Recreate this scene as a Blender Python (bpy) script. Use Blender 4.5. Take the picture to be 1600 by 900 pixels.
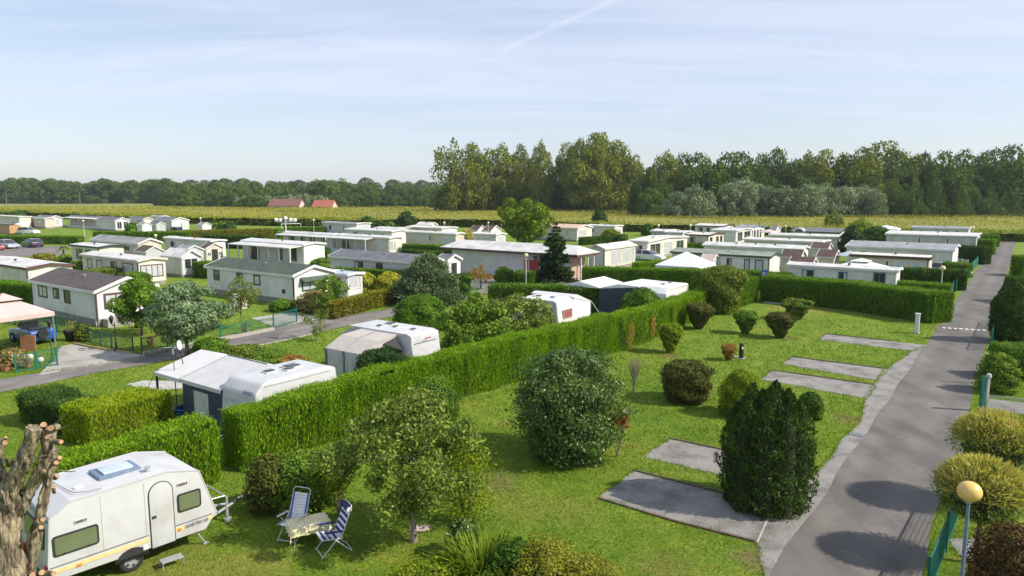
import bpy, bmesh, math, random
import numpy as np
from mathutils import Vector, Matrix
R = math.radians
rnd = random.Random(7)
rng = np.random.default_rng(7)
sc = bpy.context.scene
for o in list(bpy.data.objects): bpy.data.objects.remove(o)
C = sc.collection

# ------------------------------------------------------------------ camera, sky, sun, exposure
F_PX, YH, CAM_H = 1110.0, 300.0, 9.5            # focal length in pixels of a 1600 px wide frame, horizon row, height
PITCH = math.atan((450 - YH) / F_PX)
cd = bpy.data.cameras.new('camera'); cam = bpy.data.objects.new('camera', cd); C.objects.link(cam)
cd.sensor_width = 36; cd.lens = 36 * F_PX / 1600
cam.location = (0, 0, CAM_H); cam.rotation_euler = (R(90) - PITCH, 0, 0)
cd.clip_end = 6000; cd.clip_start = .1
sc.camera = cam
SUN_EL, SUN_DIR = 40, (0.968, -0.25)             # direction towards the sun on the ground plane
ld = bpy.data.lights.new('sun', 'SUN'); sun = bpy.data.objects.new('sun', ld); C.objects.link(sun)
ld.energy = 4.7; ld.angle = R(.55); ld.color = (1, .935, .81)
_s = Vector((SUN_DIR[0], SUN_DIR[1], 0)).normalized() * math.cos(R(SUN_EL)); _s.z = math.sin(R(SUN_EL))
sun.rotation_euler = _s.to_track_quat('Z', 'Y').to_euler()
sun.location = (0, 0, 50)
sc.view_settings.view_transform = 'Standard'; sc.view_settings.look = 'None'
sc.view_settings.exposure = 0.34; sc.view_settings.gamma = 1
sc.view_settings.use_curve_mapping = False
sc.cycles.use_denoising = True
sc.cycles.max_bounces = 6; sc.cycles.diffuse_bounces = 3; sc.cycles.glossy_bounces = 2
sc.cycles.transmission_bounces = 4; sc.cycles.transparent_max_bounces = 4; sc.cycles.volume_bounces = 0
sc.cycles.caustics_reflective = False; sc.cycles.caustics_refractive = False

w = bpy.data.worlds.new('World'); sc.world = w; w.use_nodes = True
nt = w.node_tree; nt.nodes.clear()
def N(nt, t, **k):
    n = nt.nodes.new(t)
    for a, b in k.items():
        if a.startswith('i_'): n.inputs[a[2:].replace('_', ' ')].default_value = b
        else: setattr(n, a, b)
    return n
def LK(nt, a, b): nt.links.new(a, b)
def MATH(nt, op, a, b=None, clamp=False):
    n = nt.nodes.new('ShaderNodeMath'); n.operation = op; n.use_clamp = clamp
    for i, v in enumerate((a, b)):
        if v is None: continue
        if isinstance(v, (int, float)): n.inputs[i].default_value = v
        else: nt.links.new(v, n.inputs[i])
    return n.outputs[0]
def RAMP(nt, fac, stops):
    n = nt.nodes.new('ShaderNodeValToRGB'); e = n.color_ramp.elements
    while len(e) < len(stops): e.new(.5)
    for el, (p, c) in zip(e, stops): el.position = p; el.color = (*c[:3], 1) if not isinstance(c, (int, float)) else (c, c, c, 1)
    nt.links.new(fac, n.inputs[0]); return n.outputs[0]
def MIXC(nt, fac, a, b, mode='MIX'):
    n = nt.nodes.new('ShaderNodeMix'); n.data_type = 'RGBA'; n.blend_type = mode
    for i, v in ((0, fac), (6, a), (7, b)):
        if isinstance(v, (int, float)): n.inputs[i].default_value = v
        elif isinstance(v, (tuple, list)): n.inputs[i].default_value = (*v[:3], 1)
        else: nt.links.new(v, n.inputs[i])
    return n.outputs[2]
SKY_STR = .120
sky = N(nt, 'ShaderNodeTexSky', sky_type='NISHITA', sun_disc=False, sun_elevation=R(SUN_EL),
        sun_rotation=math.atan2(SUN_DIR[0], SUN_DIR[1]), altitude=50, air_density=1.0, dust_density=.9, ozone_density=1.2)
tc = N(nt, 'ShaderNodeTexCoord'); sp = N(nt, 'ShaderNodeSeparateXYZ'); LK(nt, tc.outputs['Generated'], sp.inputs[0])
zz = MATH(nt, 'ADD', MATH(nt, 'MAXIMUM', sp.outputs[2], 0.0), .06)
cx = MATH(nt, 'DIVIDE', sp.outputs[0], zz); cy = MATH(nt, 'DIVIDE', sp.outputs[1], zz)
cb = N(nt, 'ShaderNodeCombineXYZ'); LK(nt, cx, cb.inputs[0]); LK(nt, cy, cb.inputs[1])
def cloud(rot, scl, nscale, det, rough, dist, lo, hi, off=(0, 0, 0)):
    mp = N(nt, 'ShaderNodeMapping'); mp.inputs['Rotation'].default_value = (0, 0, rot); mp.inputs['Scale'].default_value = scl
    mp.inputs['Location'].default_value = off
    LK(nt, cb.outputs[0], mp.inputs[0])
    nz = N(nt, 'ShaderNodeTexNoise', i_Scale=nscale, i_Detail=det, i_Roughness=rough, i_Distortion=dist); LK(nt, mp.outputs[0], nz.inputs[0])
    return RAMP(nt, nz.outputs[0], [(lo, 0.0), (hi, 1.0)])
c1 = cloud(R(-24), (.30, 1.0, 1), 1.1, 10, .68, 1.3, .40, .68)
c2 = cloud(R(14), (.16, .8, 1), .62, 6, .55, 1.3, .40, .72, (3.1, 1.7, 0))
cl = MATH(nt, 'ADD', MATH(nt, 'MULTIPLY', c1, .42), MATH(nt, 'MULTIPLY', c2, .55), True)
fade = RAMP(nt, sp.outputs[2], [(0.0, .35), (.07, .6), (.16, 1.0)])
cl = MATH(nt, 'MULTIPLY', cl, fade)
veil = MATH(nt, 'ADD', MATH(nt, 'MULTIPLY', cl, .72), .36, True)
# contrail: a thin straight streak of ice cloud
DX, DY = 0, 0
contr = None
def dirpx(px, py):
    v = Vector(((px - 800) / F_PX, 0, (450 - py) / F_PX)); c, s = math.cos(PITCH), math.sin(PITCH)
    d = Vector((v.x, c + v.z * s, -s + v.z * c)).normalized(); return d.x / (d.z + .06), d.y / (d.z + .06)
pa, pb = dirpx(770, 86), dirpx(972, -6)
ln = math.hypot(pb[0] - pa[0], pb[1] - pa[1]); tx, ty = (pb[0] - pa[0]) / ln, (pb[1] - pa[1]) / ln
al = MATH(nt, 'ADD', MATH(nt, 'MULTIPLY', MATH(nt, 'SUBTRACT', cx, pa[0]), tx), MATH(nt, 'MULTIPLY', MATH(nt, 'SUBTRACT', cy, pa[1]), ty))
pe = MATH(nt, 'ADD', MATH(nt, 'MULTIPLY', MATH(nt, 'SUBTRACT', cx, pa[0]), -ty), MATH(nt, 'MULTIPLY', MATH(nt, 'SUBTRACT', cy, pa[1]), tx))
nzc = N(nt, 'ShaderNodeTexNoise', i_Scale=9.0, i_Detail=5.0); LK(nt, cb.outputs[0], nzc.inputs[0])
pe = MATH(nt, 'ADD', pe, MATH(nt, 'MULTIPLY', MATH(nt, 'SUBTRACT', nzc.outputs[0], .5), .035))
wd = MATH(nt, 'DIVIDE', MATH(nt, 'ABSOLUTE', pe), .042)
tr = RAMP(nt, wd, [(0, 1.0), (.3, .7), (1, 0.0)])
ends = RAMP(nt, MATH(nt, 'DIVIDE', al, ln), [(0, 0.0), (.12, .8), (1, 1.0)])
tr = MATH(nt, 'MULTIPLY', MATH(nt, 'MULTIPLY', tr, ends), .22)
veil = MATH(nt, 'MAXIMUM', veil, MATH(nt, 'MULTIPLY', MATH(nt, 'ADD', veil, tr, True), 1.0))
CLOUD_C = (5.3, 5.75, 7.0)
skyc = MIXC(nt, veil, sky.outputs[0], CLOUD_C)
bg = N(nt, 'ShaderNodeBackground', i_Strength=SKY_STR); LK(nt, skyc, bg.inputs[0])
wo = N(nt, 'ShaderNodeOutputWorld'); LK(nt, bg.outputs[0], wo.inputs[0])

# ------------------------------------------------------------------ placing: a point of the picture to a point of the site
CP, SP = math.cos(PITCH), math.sin(PITCH)
def G(px, py, Z=0.0):
    vx, vz = (px - 800) / F_PX, (450 - py) / F_PX
    d = (vx, CP + vz * SP, -SP + vz * CP); t = (Z - CAM_H) / d[2]
    return Vector((d[0] * t, d[1] * t, Z))
def PROJ(p):
    z = p[2] - CAM_H; d = p[1] * CP - z * SP; u = p[1] * SP + z * CP
    return 800 + F_PX * p[0] / d, 450 - F_PX * u / d
ROAD_A = math.atan((1610 - 800) * CP / F_PX)     # the road's heading; the whole camp is laid out square to it
U = Vector((math.sin(ROAD_A), math.cos(ROAD_A), 0)); V = Vector((math.cos(ROAD_A), -math.sin(ROAD_A), 0))
def along(p, d, xpx):                            # distance from p along d until picture column xpx
    lo, hi = 0.0, 80.0
    s = 1 if PROJ(p + d * .01)[0] > PROJ(p)[0] else -1
    for _ in range(50):
        m = (lo + hi) / 2
        if (PROJ(p + d * m)[0] - xpx) * s < 0: lo = m
        else: hi = m
    return (lo + hi) / 2
def dist_scale(p): return F_PX / (p[1] * CP + (CAM_H - p[2]) * SP)    # pixels (of 1600) per metre there
def bbox(x0, x1, yt, yb):                        # picture box of something standing on the ground -> place, height, width
    p = G((x0 + x1) / 2, yb); k = dist_scale(p)
    lo, hi = 0, 60.0
    for _ in range(50):
        m = (lo + hi) / 2
        if PROJ((p.x, p.y, m))[1] > yt: lo = m
        else: hi = m
    return p, lo, (x1 - x0) / k

# ------------------------------------------------------------------ materials
MATS = {}
def mat(name, col, rough=.6, col2=None, scale=4, detail=4, bump=0, bscale=None, metal=0, spec=.5, coat=0, stretch=(1, 1, 1), lo=.35, hi=.65, wave=None, bdist=.02, coords='Object'):
    m = bpy.data.materials.new(name); m.use_nodes = True; t = m.node_tree; b = t.nodes['Principled BSDF']
    b.inputs['Roughness'].default_value = rough; b.inputs['Metallic'].default_value = metal
    b.inputs['Specular IOR Level'].default_value = spec; b.inputs['Coat Weight'].default_value = coat
    tcn = N(t, 'ShaderNodeTexCoord'); mp = N(t, 'ShaderNodeMapping'); mp.inputs['Scale'].default_value = stretch
    LK(t, tcn.outputs[coords], mp.inputs[0])
    c2 = col2 or tuple(c * .82 for c in col)
    nz = N(t, 'ShaderNodeTexNoise', i_Scale=scale, i_Detail=detail, i_Roughness=.6); LK(t, mp.outputs[0], nz.inputs[0])
    c = RAMP(t, nz.outputs[0], [(lo, col), (hi, c2)]); LK(t, c, b.inputs['Base Color'])
    h = None
    if bump:
        nb = N(t, 'ShaderNodeTexNoise', i_Scale=bscale or scale * 6, i_Detail=4.0); LK(t, mp.outputs[0], nb.inputs[0]); h = nb.outputs[0]
    if wave:
        wv = N(t, 'ShaderNodeTexWave', wave_type='BANDS', bands_direction=wave[0], wave_profile=wave[2] if len(wave) > 2 else 'SAW', i_Scale=wave[1]); LK(t, tcn.outputs[coords], wv.inputs[0])
        h = wv.outputs[0] if h is None else MATH(t, 'ADD', wv.outputs[0], MATH(t, 'MULTIPLY', h, .2))
    if h is not None:
        bp = N(t, 'ShaderNodeBump', i_Strength=bump or .5, i_Distance=bdist); LK(t, h, bp.inputs['Height']); LK(t, bp.outputs[0], b.inputs['Normal'])
    MATS[name] = m; return m
LEAF_GAIN = 1.75
def leafmat(name, c1, c2, c3=None, scale=.8, trans=.3, rough=.6, mixn=.5, spec=.12, gain=None):
    k = gain or LEAF_GAIN; c1, c2 = (c1[0] * k * .85, c1[1] * k * .82, c1[2] * k * .6), (c2[0] * k * 1.08, c2[1] * k * 1.04, c2[2] * k * .6); c3 = tuple(x * (1 + (k - 1) * .6) for x in c3) if c3 else None
    m = bpy.data.materials.new(name); m.use_nodes = True; t = m.node_tree; b = t.nodes['Principled BSDF']
    b.inputs['Roughness'].default_value = rough; b.inputs['Specular IOR Level'].default_value = spec
    g = N(t, 'ShaderNodeNewGeometry'); nz = N(t, 'ShaderNodeTexNoise', i_Scale=scale, i_Detail=3.0); LK(t, g.outputs['Position'], nz.inputs[0])
    nn = MATH(t, 'MULTIPLY', MATH(t, 'SUBTRACT', nz.outputs[0], .5), 2.6)
    f = MATH(t, 'ADD', MATH(t, 'MULTIPLY', g.outputs['Random Per Island'], 1 - mixn), MATH(t, 'ADD', MATH(t, 'MULTIPLY', nn, mixn), mixn * .5), True)
    st = [(0.08, c1), (.75, c2)] + ([(1.0, c3)] if c3 else [])
    c = RAMP(t, f, st); LK(t, c, b.inputs['Base Color'])
    tr = N(t, 'ShaderNodeBsdfTranslucent'); LK(t, MIXC(t, 1.0, c, (1.0, 1.0, .55), 'MULTIPLY'), tr.inputs[0])
    mx = N(t, 'ShaderNodeMixShader'); mx.inputs[0].default_value = trans; LK(t, b.outputs[0], mx.inputs[1]); LK(t, tr.outputs[0], mx.inputs[2])
    LK(t, mx.outputs[0], t.nodes['Material Output'].inputs[0]); MATS[name] = m; return m

# ------------------------------------------------------------------ mesh helpers
class MB:
    def __init__(s): s.v, s.f, s.m = [], [], []
    def add(s, vs, fs, m=0):
        o = len(s.v); s.v += [tuple(v) for v in vs]; s.f += [tuple(i + o for i in f) for f in fs]; s.m += [m] * len(fs); return s
    def box(s, c, d, rz=0, m=0, rx=0, ry=0):
        x, y, z = d[0] / 2, d[1] / 2, d[2] / 2
        vs = [Vector(p) for p in ((-x, -y, -z), (x, -y, -z), (x, y, -z), (-x, y, -z), (-x, -y, z), (x, -y, z), (x, y, z), (-x, y, z))]
        M = Matrix.Translation(c) @ Matrix.Rotation(rz, 4, 'Z') @ Matrix.Rotation(ry, 4, 'Y') @ Matrix.Rotation(rx, 4, 'X')
        return s.add([M @ p for p in vs], [(0, 3, 2, 1), (4, 5, 6, 7), (0, 1, 5, 4), (1, 2, 6, 5), (2, 3, 7, 6), (3, 0, 4, 7)], m)
    def span(s, a, b, m=0):
        return s.box([(a[i] + b[i]) / 2 for i in range(3)], [abs(b[i] - a[i]) for i in range(3)], 0, m)
    def tube(s, pts, rad, n=8, m=0, cap=True):
        pts = [Vector(p) for p in pts]; rad = [rad] * len(pts) if isinstance(rad, (int, float)) else rad
        vs, fs = [], []
        ref = None
        for i, p in enumerate(pts):
            d = (pts[min(i + 1, len(pts) - 1)] - pts[max(i - 1, 0)]).normalized()
            if ref is None or abs(d.dot(ref)) > .98: ref = Vector((0, 0, 1)) if abs(d.z) < .9 else Vector((1, 0, 0))
            a = d.cross(ref).normalized(); b = d.cross(a); ref = b.cross(d) if False else ref
            for k in range(n):
                t = 2 * math.pi * k / n; vs.append(p + (a * math.cos(t) + b * math.sin(t)) * rad[i])
        for i in range(len(pts) - 1):
            for k in range(n): fs.append((i * n + k, i * n + (k + 1) % n, (i + 1) * n + (k + 1) % n, (i + 1) * n + k))
        if cap: fs.append(tuple(range(n))[::-1]); fs.append(tuple((len(pts) - 1) * n + k for k in range(n)))
        return s.add(vs, fs, m)
    def lathe(s, prof, c=(0, 0, 0), n=16, m=0, sx=1, sy=1):
        vs, fs = [], []
        for r, z in prof:
            for k in range(n):
                t = 2 * math.pi * k / n; vs.append((c[0] + r * math.cos(t) * sx, c[1] + r * math.sin(t) * sy, c[2] + z))
        for i in range(len(prof) - 1):
            for k in range(n): fs.append((i * n + k, i * n + (k + 1) % n, (i + 1) * n + (k + 1) % n, (i + 1) * n + k))
        fs.append(tuple(range(n))[::-1]); fs.append(tuple((len(prof) - 1) * n + k for k in range(n)))
        return s.add(vs, fs, m)
    def sphere(s, c, r, n=16, m=0, sz=1):
        k = n // 2; pr = [(max(1e-4, r * math.sin(math.pi * i / k)), -r * sz * math.cos(math.pi * i / k)) for i in range(k + 1)]
        return s.lathe(pr, c, n, m)
    def prism(s, poly, d0, d1, axis='y', m=0):       # polygon in the other two axes, extruded along axis
        n = len(poly)
        def P(a, b, d): return {'y': (a, d, b), 'x': (d, a, b), 'z': (a, b, d)}[axis]
        vs = [P(a, b, d0) for a, b in poly] + [P(a, b, d1) for a, b in poly]
        fs = [tuple(range(n)), tuple(range(2 * n - 1, n - 1, -1))] + [(i, n + i, n + (i + 1) % n, (i + 1) % n) for i in range(n)]
        return s.add(vs, fs, m)
    def quad(s, *p, m=0): return s.add(p, [tuple(range(len(p)))], m)
    def build(s, name, mats, parent=None, smooth=None, bevel=0, seg=2, fixn=True):
        me = bpy.data.meshes.new(name); me.from_pydata(s.v, [], s.f); me.update()
        mats = mats if isinstance(mats, (list, tuple)) else [mats]
        for m in mats: me.materials.append(MATS[m] if isinstance(m, str) else m)
        me.polygons.foreach_set('material_index', s.m)
        if fixn or bevel:
            bm = bmesh.new(); bm.from_mesh(me)
            if fixn: bmesh.ops.recalc_face_normals(bm, faces=bm.faces)
            if bevel:
                es = [e for e in bm.edges if len(e.link_faces) == 2 and e.calc_face_angle(0) > R(28)]
                bmesh.ops.bevel(bm, geom=es, offset=bevel, segments=seg, profile=.6, affect='EDGES', clamp_overlap=True)
            bm.to_mesh(me); bm.free()
        if smooth is not None:
            me.polygons.foreach_set('use_smooth', [True] * len(me.polygons)); me.set_sharp_from_angle(angle=R(smooth))
        o = bpy.data.objects.new(name, me); C.objects.link(o)
        if parent: o.parent = parent
        return o
def tag(o, label=None, cat=None, group=None, kind=None):
    if label: o['label'] = label
    if cat: o['category'] = cat
    if group: o['group'] = group
    if kind: o['kind'] = kind
    return o
def thing(name, label, cat, loc, rz=0, group=None):
    o = bpy.data.objects.new(name, None); o.empty_display_size = .2; C.objects.link(o); o.location = loc; o.rotation_euler = (0, 0, rz)
    return tag(o, label, cat, group)
def struct(o): o['kind'] = 'structure'; return o
KIDS = {}
def copy_tree(o, parent=None):
    c = o.copy(); C.objects.link(c)
    if parent: c.parent = parent
    for ch in [x for x in bpy.data.objects if x.parent == o]: copy_tree(ch, c)
    return c
def quads_object(name, P, T, S, L, W, mat_, parent=None, core=None, corem='shade_core'):      # many rhombic leaves as one mesh
    n = len(P); L = np.broadcast_to(L, n)[:, None]; W = np.broadcast_to(W, n)[:, None]
    v = np.empty((n, 4, 3)); v[:, 0] = P - T * L / 2; v[:, 1] = P + S * W / 2 + T * L * .08; v[:, 2] = P + T * L / 2; v[:, 3] = P - S * W / 2 + T * L * .08
    v = v.reshape(-1, 3); f = np.arange(4 * n).reshape(-1, 4)
    cv, cf = (np.zeros((0, 3)), np.zeros((0, 4), int)) if core is None else core
    nv = len(v); v = np.vstack([v, cv]); f = np.vstack([f, np.asarray(cf, int) + nv]) if len(cf) else f
    me = bpy.data.meshes.new(name); me.vertices.add(len(v)); me.vertices.foreach_set('co', v.astype(np.float32).ravel())
    me.loops.add(4 * len(f)); me.loops.foreach_set('vertex_index', f.astype(np.int32).ravel())
    me.polygons.add(len(f)); me.polygons.foreach_set('loop_start', np.arange(0, 4 * len(f), 4, dtype=np.int32))
    me.materials.append(MATS[mat_] if isinstance(mat_, str) else mat_)
    if len(cf): me.materials.append(MATS[corem]); me.polygons.foreach_set('material_index', np.r_[np.zeros(n, np.int32), np.ones(len(f) - n, np.int32)])
    me.update(calc_edges=True)
    o = bpy.data.objects.new(name, me); C.objects.link(o)
    if parent: o.parent = parent
    return o
def unit(a): return a / np.maximum(np.linalg.norm(a, axis=1, keepdims=True), 1e-9)
def frames(Nn, up=.0, jit=.5, r=None):
    n = len(Nn); r = r or rng
    Nn = unit(Nn + r.normal(0, jit, (n, 3))); t = r.normal(0, 1, (n, 3)); t[:, 2] += up
    t = unit(t - Nn * np.sum(t * Nn, 1, keepdims=True)); return t, np.cross(Nn, t)
# ------------------------------------------------------------------ materials used
mat('asphalt', (.160, .146, .135), .88, (.100, .092, .086), .35, 8, bump=.35, bscale=60, bdist=.01, lo=.3, hi=.7)
mat('asphalt_old', (.20, .18, .17), .88, (.14, .125, .12), .5, 6, bump=.3, bscale=50, bdist=.01)
mat('gravel', (.31, .295, .28), .9, (.15, .142, .135), 22, 6, bump=.9, bscale=45, bdist=.03, lo=.38, hi=.66)
mat('gravel_pale', (.42, .40, .37), .9, (.28, .265, .245), 6, 6, bump=.7, bscale=40, bdist=.03)
mat('edging', (.16, .10, .075), .9, (.09, .06, .05), 6, bump=.5)
mat('concrete', (.45, .44, .42), .85, (.35, .34, .32), 3, bump=.3)
mat('paint_white', (.80, .80, .78), .5, (.70, .70, .68), 2)
mat('soil', (.16, .105, .07), .95, (.09, .06, .04), 5, bump=.6)
mat('bark', (.20, .165, .12), .9, (.09, .072, .05), 7, 5, bump=1.0, bscale=14, stretch=(1, 1, .3), bdist=.05)
mat('bark_pale', (.32, .28, .22), .9, (.18, .15, .11), 8, 5, bump=.8, bscale=20, stretch=(1, 1, .3), bdist=.03)
mat('bark_pollard', (.38, .31, .20), .92, (.075, .055, .035), 11, 8, bump=1.0, bscale=13, stretch=(1, 1, .20), bdist=.12, lo=.40, hi=.60)
mat('cut_wood', (.52, .30, .16), .85, (.30, .17, .09), 30)
mat('twig_red', (.30, .11, .06), .8)
mat('caravan_white', (.54, .54, .55), .38, (.50, .50, .51), 1.2, coat=.15)
mat('caravan_dirty', (.68, .675, .665), .45, (.58, .57, .55), 1.6, lo=.4, hi=.75)
mat('white', (.70, .695, .70), .55, (.63, .625, .63), 1.5, bump=.3, wave=('Z', 1.0), bdist=.012)
mat('bright', (.68, .675, .67), .55, (.61, .605, .60), 1.5)
mat('cream', (.66, .62, .55), .6, (.59, .55, .48), 1.5, bump=.3, wave=('X', 1.3, 'SIN'), bdist=.012)
mat('beige', (.60, .55, .47), .6, (.52, .47, .40), 1.5, bump=.3, wave=('X', 1.3, 'SIN'), bdist=.012)
mat('lavender', (.56, .55, .57), .6, (.50, .49, .51), 1.2, bump=.3, wave=('Z', 1.0), bdist=.012)
mat('grey_wall', (.50, .50, .50), .6, (.43, .43, .43), 1.5, bump=.3, wave=('Z', 1.0), bdist=.012)
mat('pink_wall', (.66, .53, .47), .7, (.58, .46, .41), 2)
mat('brick_pink', (.55, .36, .28), .85, (.45, .29, .23), 8)
mat('wood_orange', (.52, .31, .15), .7, (.42, .24, .11), 3, stretch=(1, 1, .2), bump=.3, wave=('Z', 1.6))
mat('terracotta', (.50, .21, .11), .8, (.40, .16, .08), 5)
mat('roof_white', (.64, .63, .615), .6, (.50, .49, .475), .8, 6, bump=.2, bscale=3)
mat('roof_cream', (.66, .63, .57), .6, (.54, .51, .46), .8, 6)
mat('roof_grey', (.30, .30, .31), .6, (.22, .22, .23), 1.2, 5, bump=.6, wave=('X', 1.1, 'SIN'), bdist=.02)
mat('roof_ribbed', (.34, .345, .36), .5, (.24, .245, .26), 1, bump=1.0, wave=('X', 1.15, 'SIN'), bdist=.05)
mat('roof_slate', (.17, .17, .19), .6, (.11, .11, .125), 2, bump=.5, wave=('X', 1.4, 'SAW'))
mat('roof_green', (.075, .105, .075), .75, (.05, .072, .052), 1.5, 5, bump=.6, wave=('Y', 1.6, 'SAW'))
mat('roof_palegreen', (.27, .30, .25), .65, (.20, .22, .185), 1, bump=.4, wave=('X', 1.2, 'SIN'))
mat('shingle', (.115, .095, .09), .85, (.055, .045, .044), 9, 6, bump=.7, bscale=18)
mat('roof_brown', (.12, .075, .06), .8, (.075, .048, .04), 3, bump=.5, wave=('Y', 2.0, 'SAW'))
mat('roof_pink', (.60, .42, .33), .8, (.52, .36, .28), 2, bump=.5, wave=('Y', 1.6, 'SAW'))
mat('tile_red', (.40, .13, .08), .8, (.30, .09, .06), 1.5, bump=.5, wave=('Y', 2.0, 'SAW'))
mat('tile_brown', (.24, .105, .085), .8, (.17, .08, .065), 1.5, bump=.5, wave=('Y', 2.0, 'SAW'))
mat('brown', (.10, .05, .038), .6); mat('dark', (.03, .03, .035), .5); mat('black', (.012, .012, .013), .5)
mat('green_trim', (.02, .09, .055), .5); mat('teal', (.005, .16, .115), .5, (.005, .11, .08), 3); mat('blue_trim', (.10, .17, .30), .5)
mat('net_curtain', (.60, .61, .63), .25, (.36, .37, .40), 5, stretch=(3, 3, .3), coat=.6)
mat('glass', (.022, .028, .03), .06, (.055, .06, .06), 1.2, spec=.8)
mat('glass_green', (.12, .15, .075), .10, (.15, .18, .10), 1.0, spec=.7)
mat('glass_pale', (.42, .50, .56), .12, (.50, .58, .64), 2, spec=.8)
mat('skirt', (.32, .30, .28), .85, (.22, .205, .19), 3, bump=.4)
mat('steel', (.55, .56, .57), .4, metal=.85); mat('galv', (.50, .51, .52), .5, (.42, .43, .44), 6, metal=.5)
mat('rubber', (.02, .02, .02), .85); mat('orange_lens', (.9, .22, .03), .3); mat('red_paint', (.45, .02, .03), .45)
mat('red_dull', (.34, .10, .09), .5)
mat('stripe_yellow', (.78, .58, .28), .5); mat('letter_grey', (.20, .20, .21), .5); mat('letter_blue', (.03, .05, .22), .4)
mat('canvas_grey', (.52, .52, .53), .8, (.46, .46, .47), 2); mat('canvas_pale', (.62, .61, .61), .8, (.56, .55, .55), 2, bump=.2)
mat('canvas_navy', (.035, .05, .085), .8); mat('canvas_beige', (.50, .46, .42), .8); mat('canvas_white', (.80, .80, .80), .7)
mat('canvas_pink', (.56, .44, .41), .8, (.50, .39, .36), 1.0, bump=.2); mat('canvas_blue', (.45, .52, .58), .8)
mat('blue_stripe', (.015, .03, .16), .8); mat('blue_cloth', (.05, .16, .42), .8); mat('cloth_white', (.78, .78, .80), .8)
mat('cloth_cream', (.85, .76, .50), .85, (.70, .62, .34), 28, 3, lo=.45, hi=.58)
mat('plastic_blue', (.01, .16, .36), .4); mat('plastic_lime', (.40, .55, .02), .4); mat('car_white', (.76, .77, .78), .25, coat=.6); mat('car_silver', (.48, .52, .58), .3, metal=.5, coat=.6)
mat('car_navy', (.02, .03, .07), .22, coat=.8); mat('car_blue', (.02, .10, .36), .25, coat=.8); mat('car_red', (.38, .05, .03), .3, coat=.6)
mat('pole_blue', (.16, .22, .30), .5, (.12, .17, .24), 4); mat('globe_yellow', (.78, .52, .16), .35, (.60, .38, .10), 3, 5, coat=.3, lo=.4, hi=.7)
mat('globe_cream', (.78, .62, .36), .35, (.70, .52, .28), 3); mat('globe_white', (.82, .80, .74), .35); mat('sign_blue', (.02, .12, .42), .4)
mat('stone', (.42, .39, .35), .9, (.30, .275, .245), 6, bump=.6); mat('hay', (.40, .30, .13), .9)

mat('shade_core', (.030, .034, .012), .95, (.018, .016, .008), 6)  # twiggy insides, with the shade between leaves painted into the dark colour
leafmat('thuja', (.045, .105, .008), (.13, .235, .012), (.28, .34, .03), 1.3, .35, mixn=.22)
leafmat('thuja_far', (.040, .100, .012), (.085, .17, .016), (.15, .23, .025), .5, .3, mixn=.2)
leafmat('thuja_gold', (.07, .14, .010), (.20, .26, .014), (.36, .36, .03), 1.1, .35, mixn=.25)
leafmat('conifer_dark', (.014, .036, .012), (.040, .080, .020), (.10, .14, .035), 1.6, .15)
leafmat('conifer_fir', (.012, .030, .016), (.030, .062, .026), (.06, .10, .04), 1.0, .15)
leafmat('cedar_blue', (.055, .095, .075), (.13, .19, .15), (.24, .30, .24), 1.2, .2)
leafmat('spruce_blue', (.040, .070, .050), (.10, .14, .105), (.20, .24, .18), 1.2, .2)
leafmat('ligustrum', (.022, .050, .014), (.065, .115, .034), (.22, .26, .11), 2.0, .25, .4, mixn=.35, spec=.4)
leafmat('green_dark', (.016, .045, .010), (.045, .095, .016), (.09, .15, .03), 1.5, .25)
leafmat('green_mid', (.035, .085, .012), (.085, .16, .022), (.15, .23, .04), 1.2, .3)
leafmat('green_bright', (.045, .10, .016), (.105, .175, .030), (.24, .29, .06), 1.5, .35)
leafmat('olive_mix', (.040, .075, .018), (.11, .15, .035), (.30, .25, .05), 1.3, .3)
leafmat('apple_leaf', (.024, .048, .012), (.135, .19, .048), (.42, .38, .09), 1.2, .35, .45, mixn=.3, spec=.25)
leafmat('yellow_leaf', (.16, .22, .03), (.42, .42, .06), (.55, .46, .10), 1.6, .35, gain=1.15)
leafmat('yellow_green', (.06, .11, .012), (.155, .20, .020), (.34, .34, .03), 1.0, .4)
leafmat('park_leaf', (.030, .070, .008), (.11, .165, .014), (.34, .32, .03), .9, .3, mixn=.4)
leafmat('beech', (.06, .075, .015), (.17, .17, .03), (.30, .17, .04), 2.5, .3)
leafmat('purple_brown', (.024, .032, .012), (.070, .080, .026), (.18, .15, .05), 2.5, .2)
leafmat('berberis', (.030, .018, .014), (.085, .050, .026), (.22, .15, .05), 3, .2)
leafmat('copper_green', (.022, .035, .010), (.07, .085, .022), (.24, .12, .04), 2.5, .2, mixn=.4)
leafmat('brown_leaf', (.12, .07, .03), (.22, .14, .05), (.32, .22, .08), 2, .25)
leafmat('red_leaf', (.20, .045, .02), (.38, .13, .04), (.22, .20, .04), 3, .3, gain=1.15)
leafmat('bare_twig', (.16, .10, .06), (.28, .20, .13), (.34, .26, .18), 3, .1, gain=1.15)
leafmat('willow_tip', (.30, .30, .10), (.52, .48, .22), (.68, .54, .34), 1.6, .4, gain=1.15)
leafmat('willow_green', (.045, .085, .018), (.13, .18, .05), (.36, .36, .14), 1.5, .3)
leafmat('daylily', (.07, .14, .015), (.20, .28, .035), (.36, .36, .07), 2.5, .4, gain=1.15)
leafmat('flower_mix', (.09, .12, .03), (.32, .24, .16), (.60, .44, .38), 5, .2, gain=1.15)
leafmat('poplar', (.044, .066, .014), (.125, .150, .028), (.22, .21, .055), .16, .28)
leafmat('poplar_dark', (.026, .048, .014), (.062, .105, .024), (.12, .16, .035), .14, .22)
leafmat('wood_green', (.026, .052, .017), (.062, .100, .026), (.12, .16, .04), .05, .22)
leafmat('willow_grey', (.060, .092, .075), (.15, .19, .17), (.25, .29, .25), .15, .22)
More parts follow.
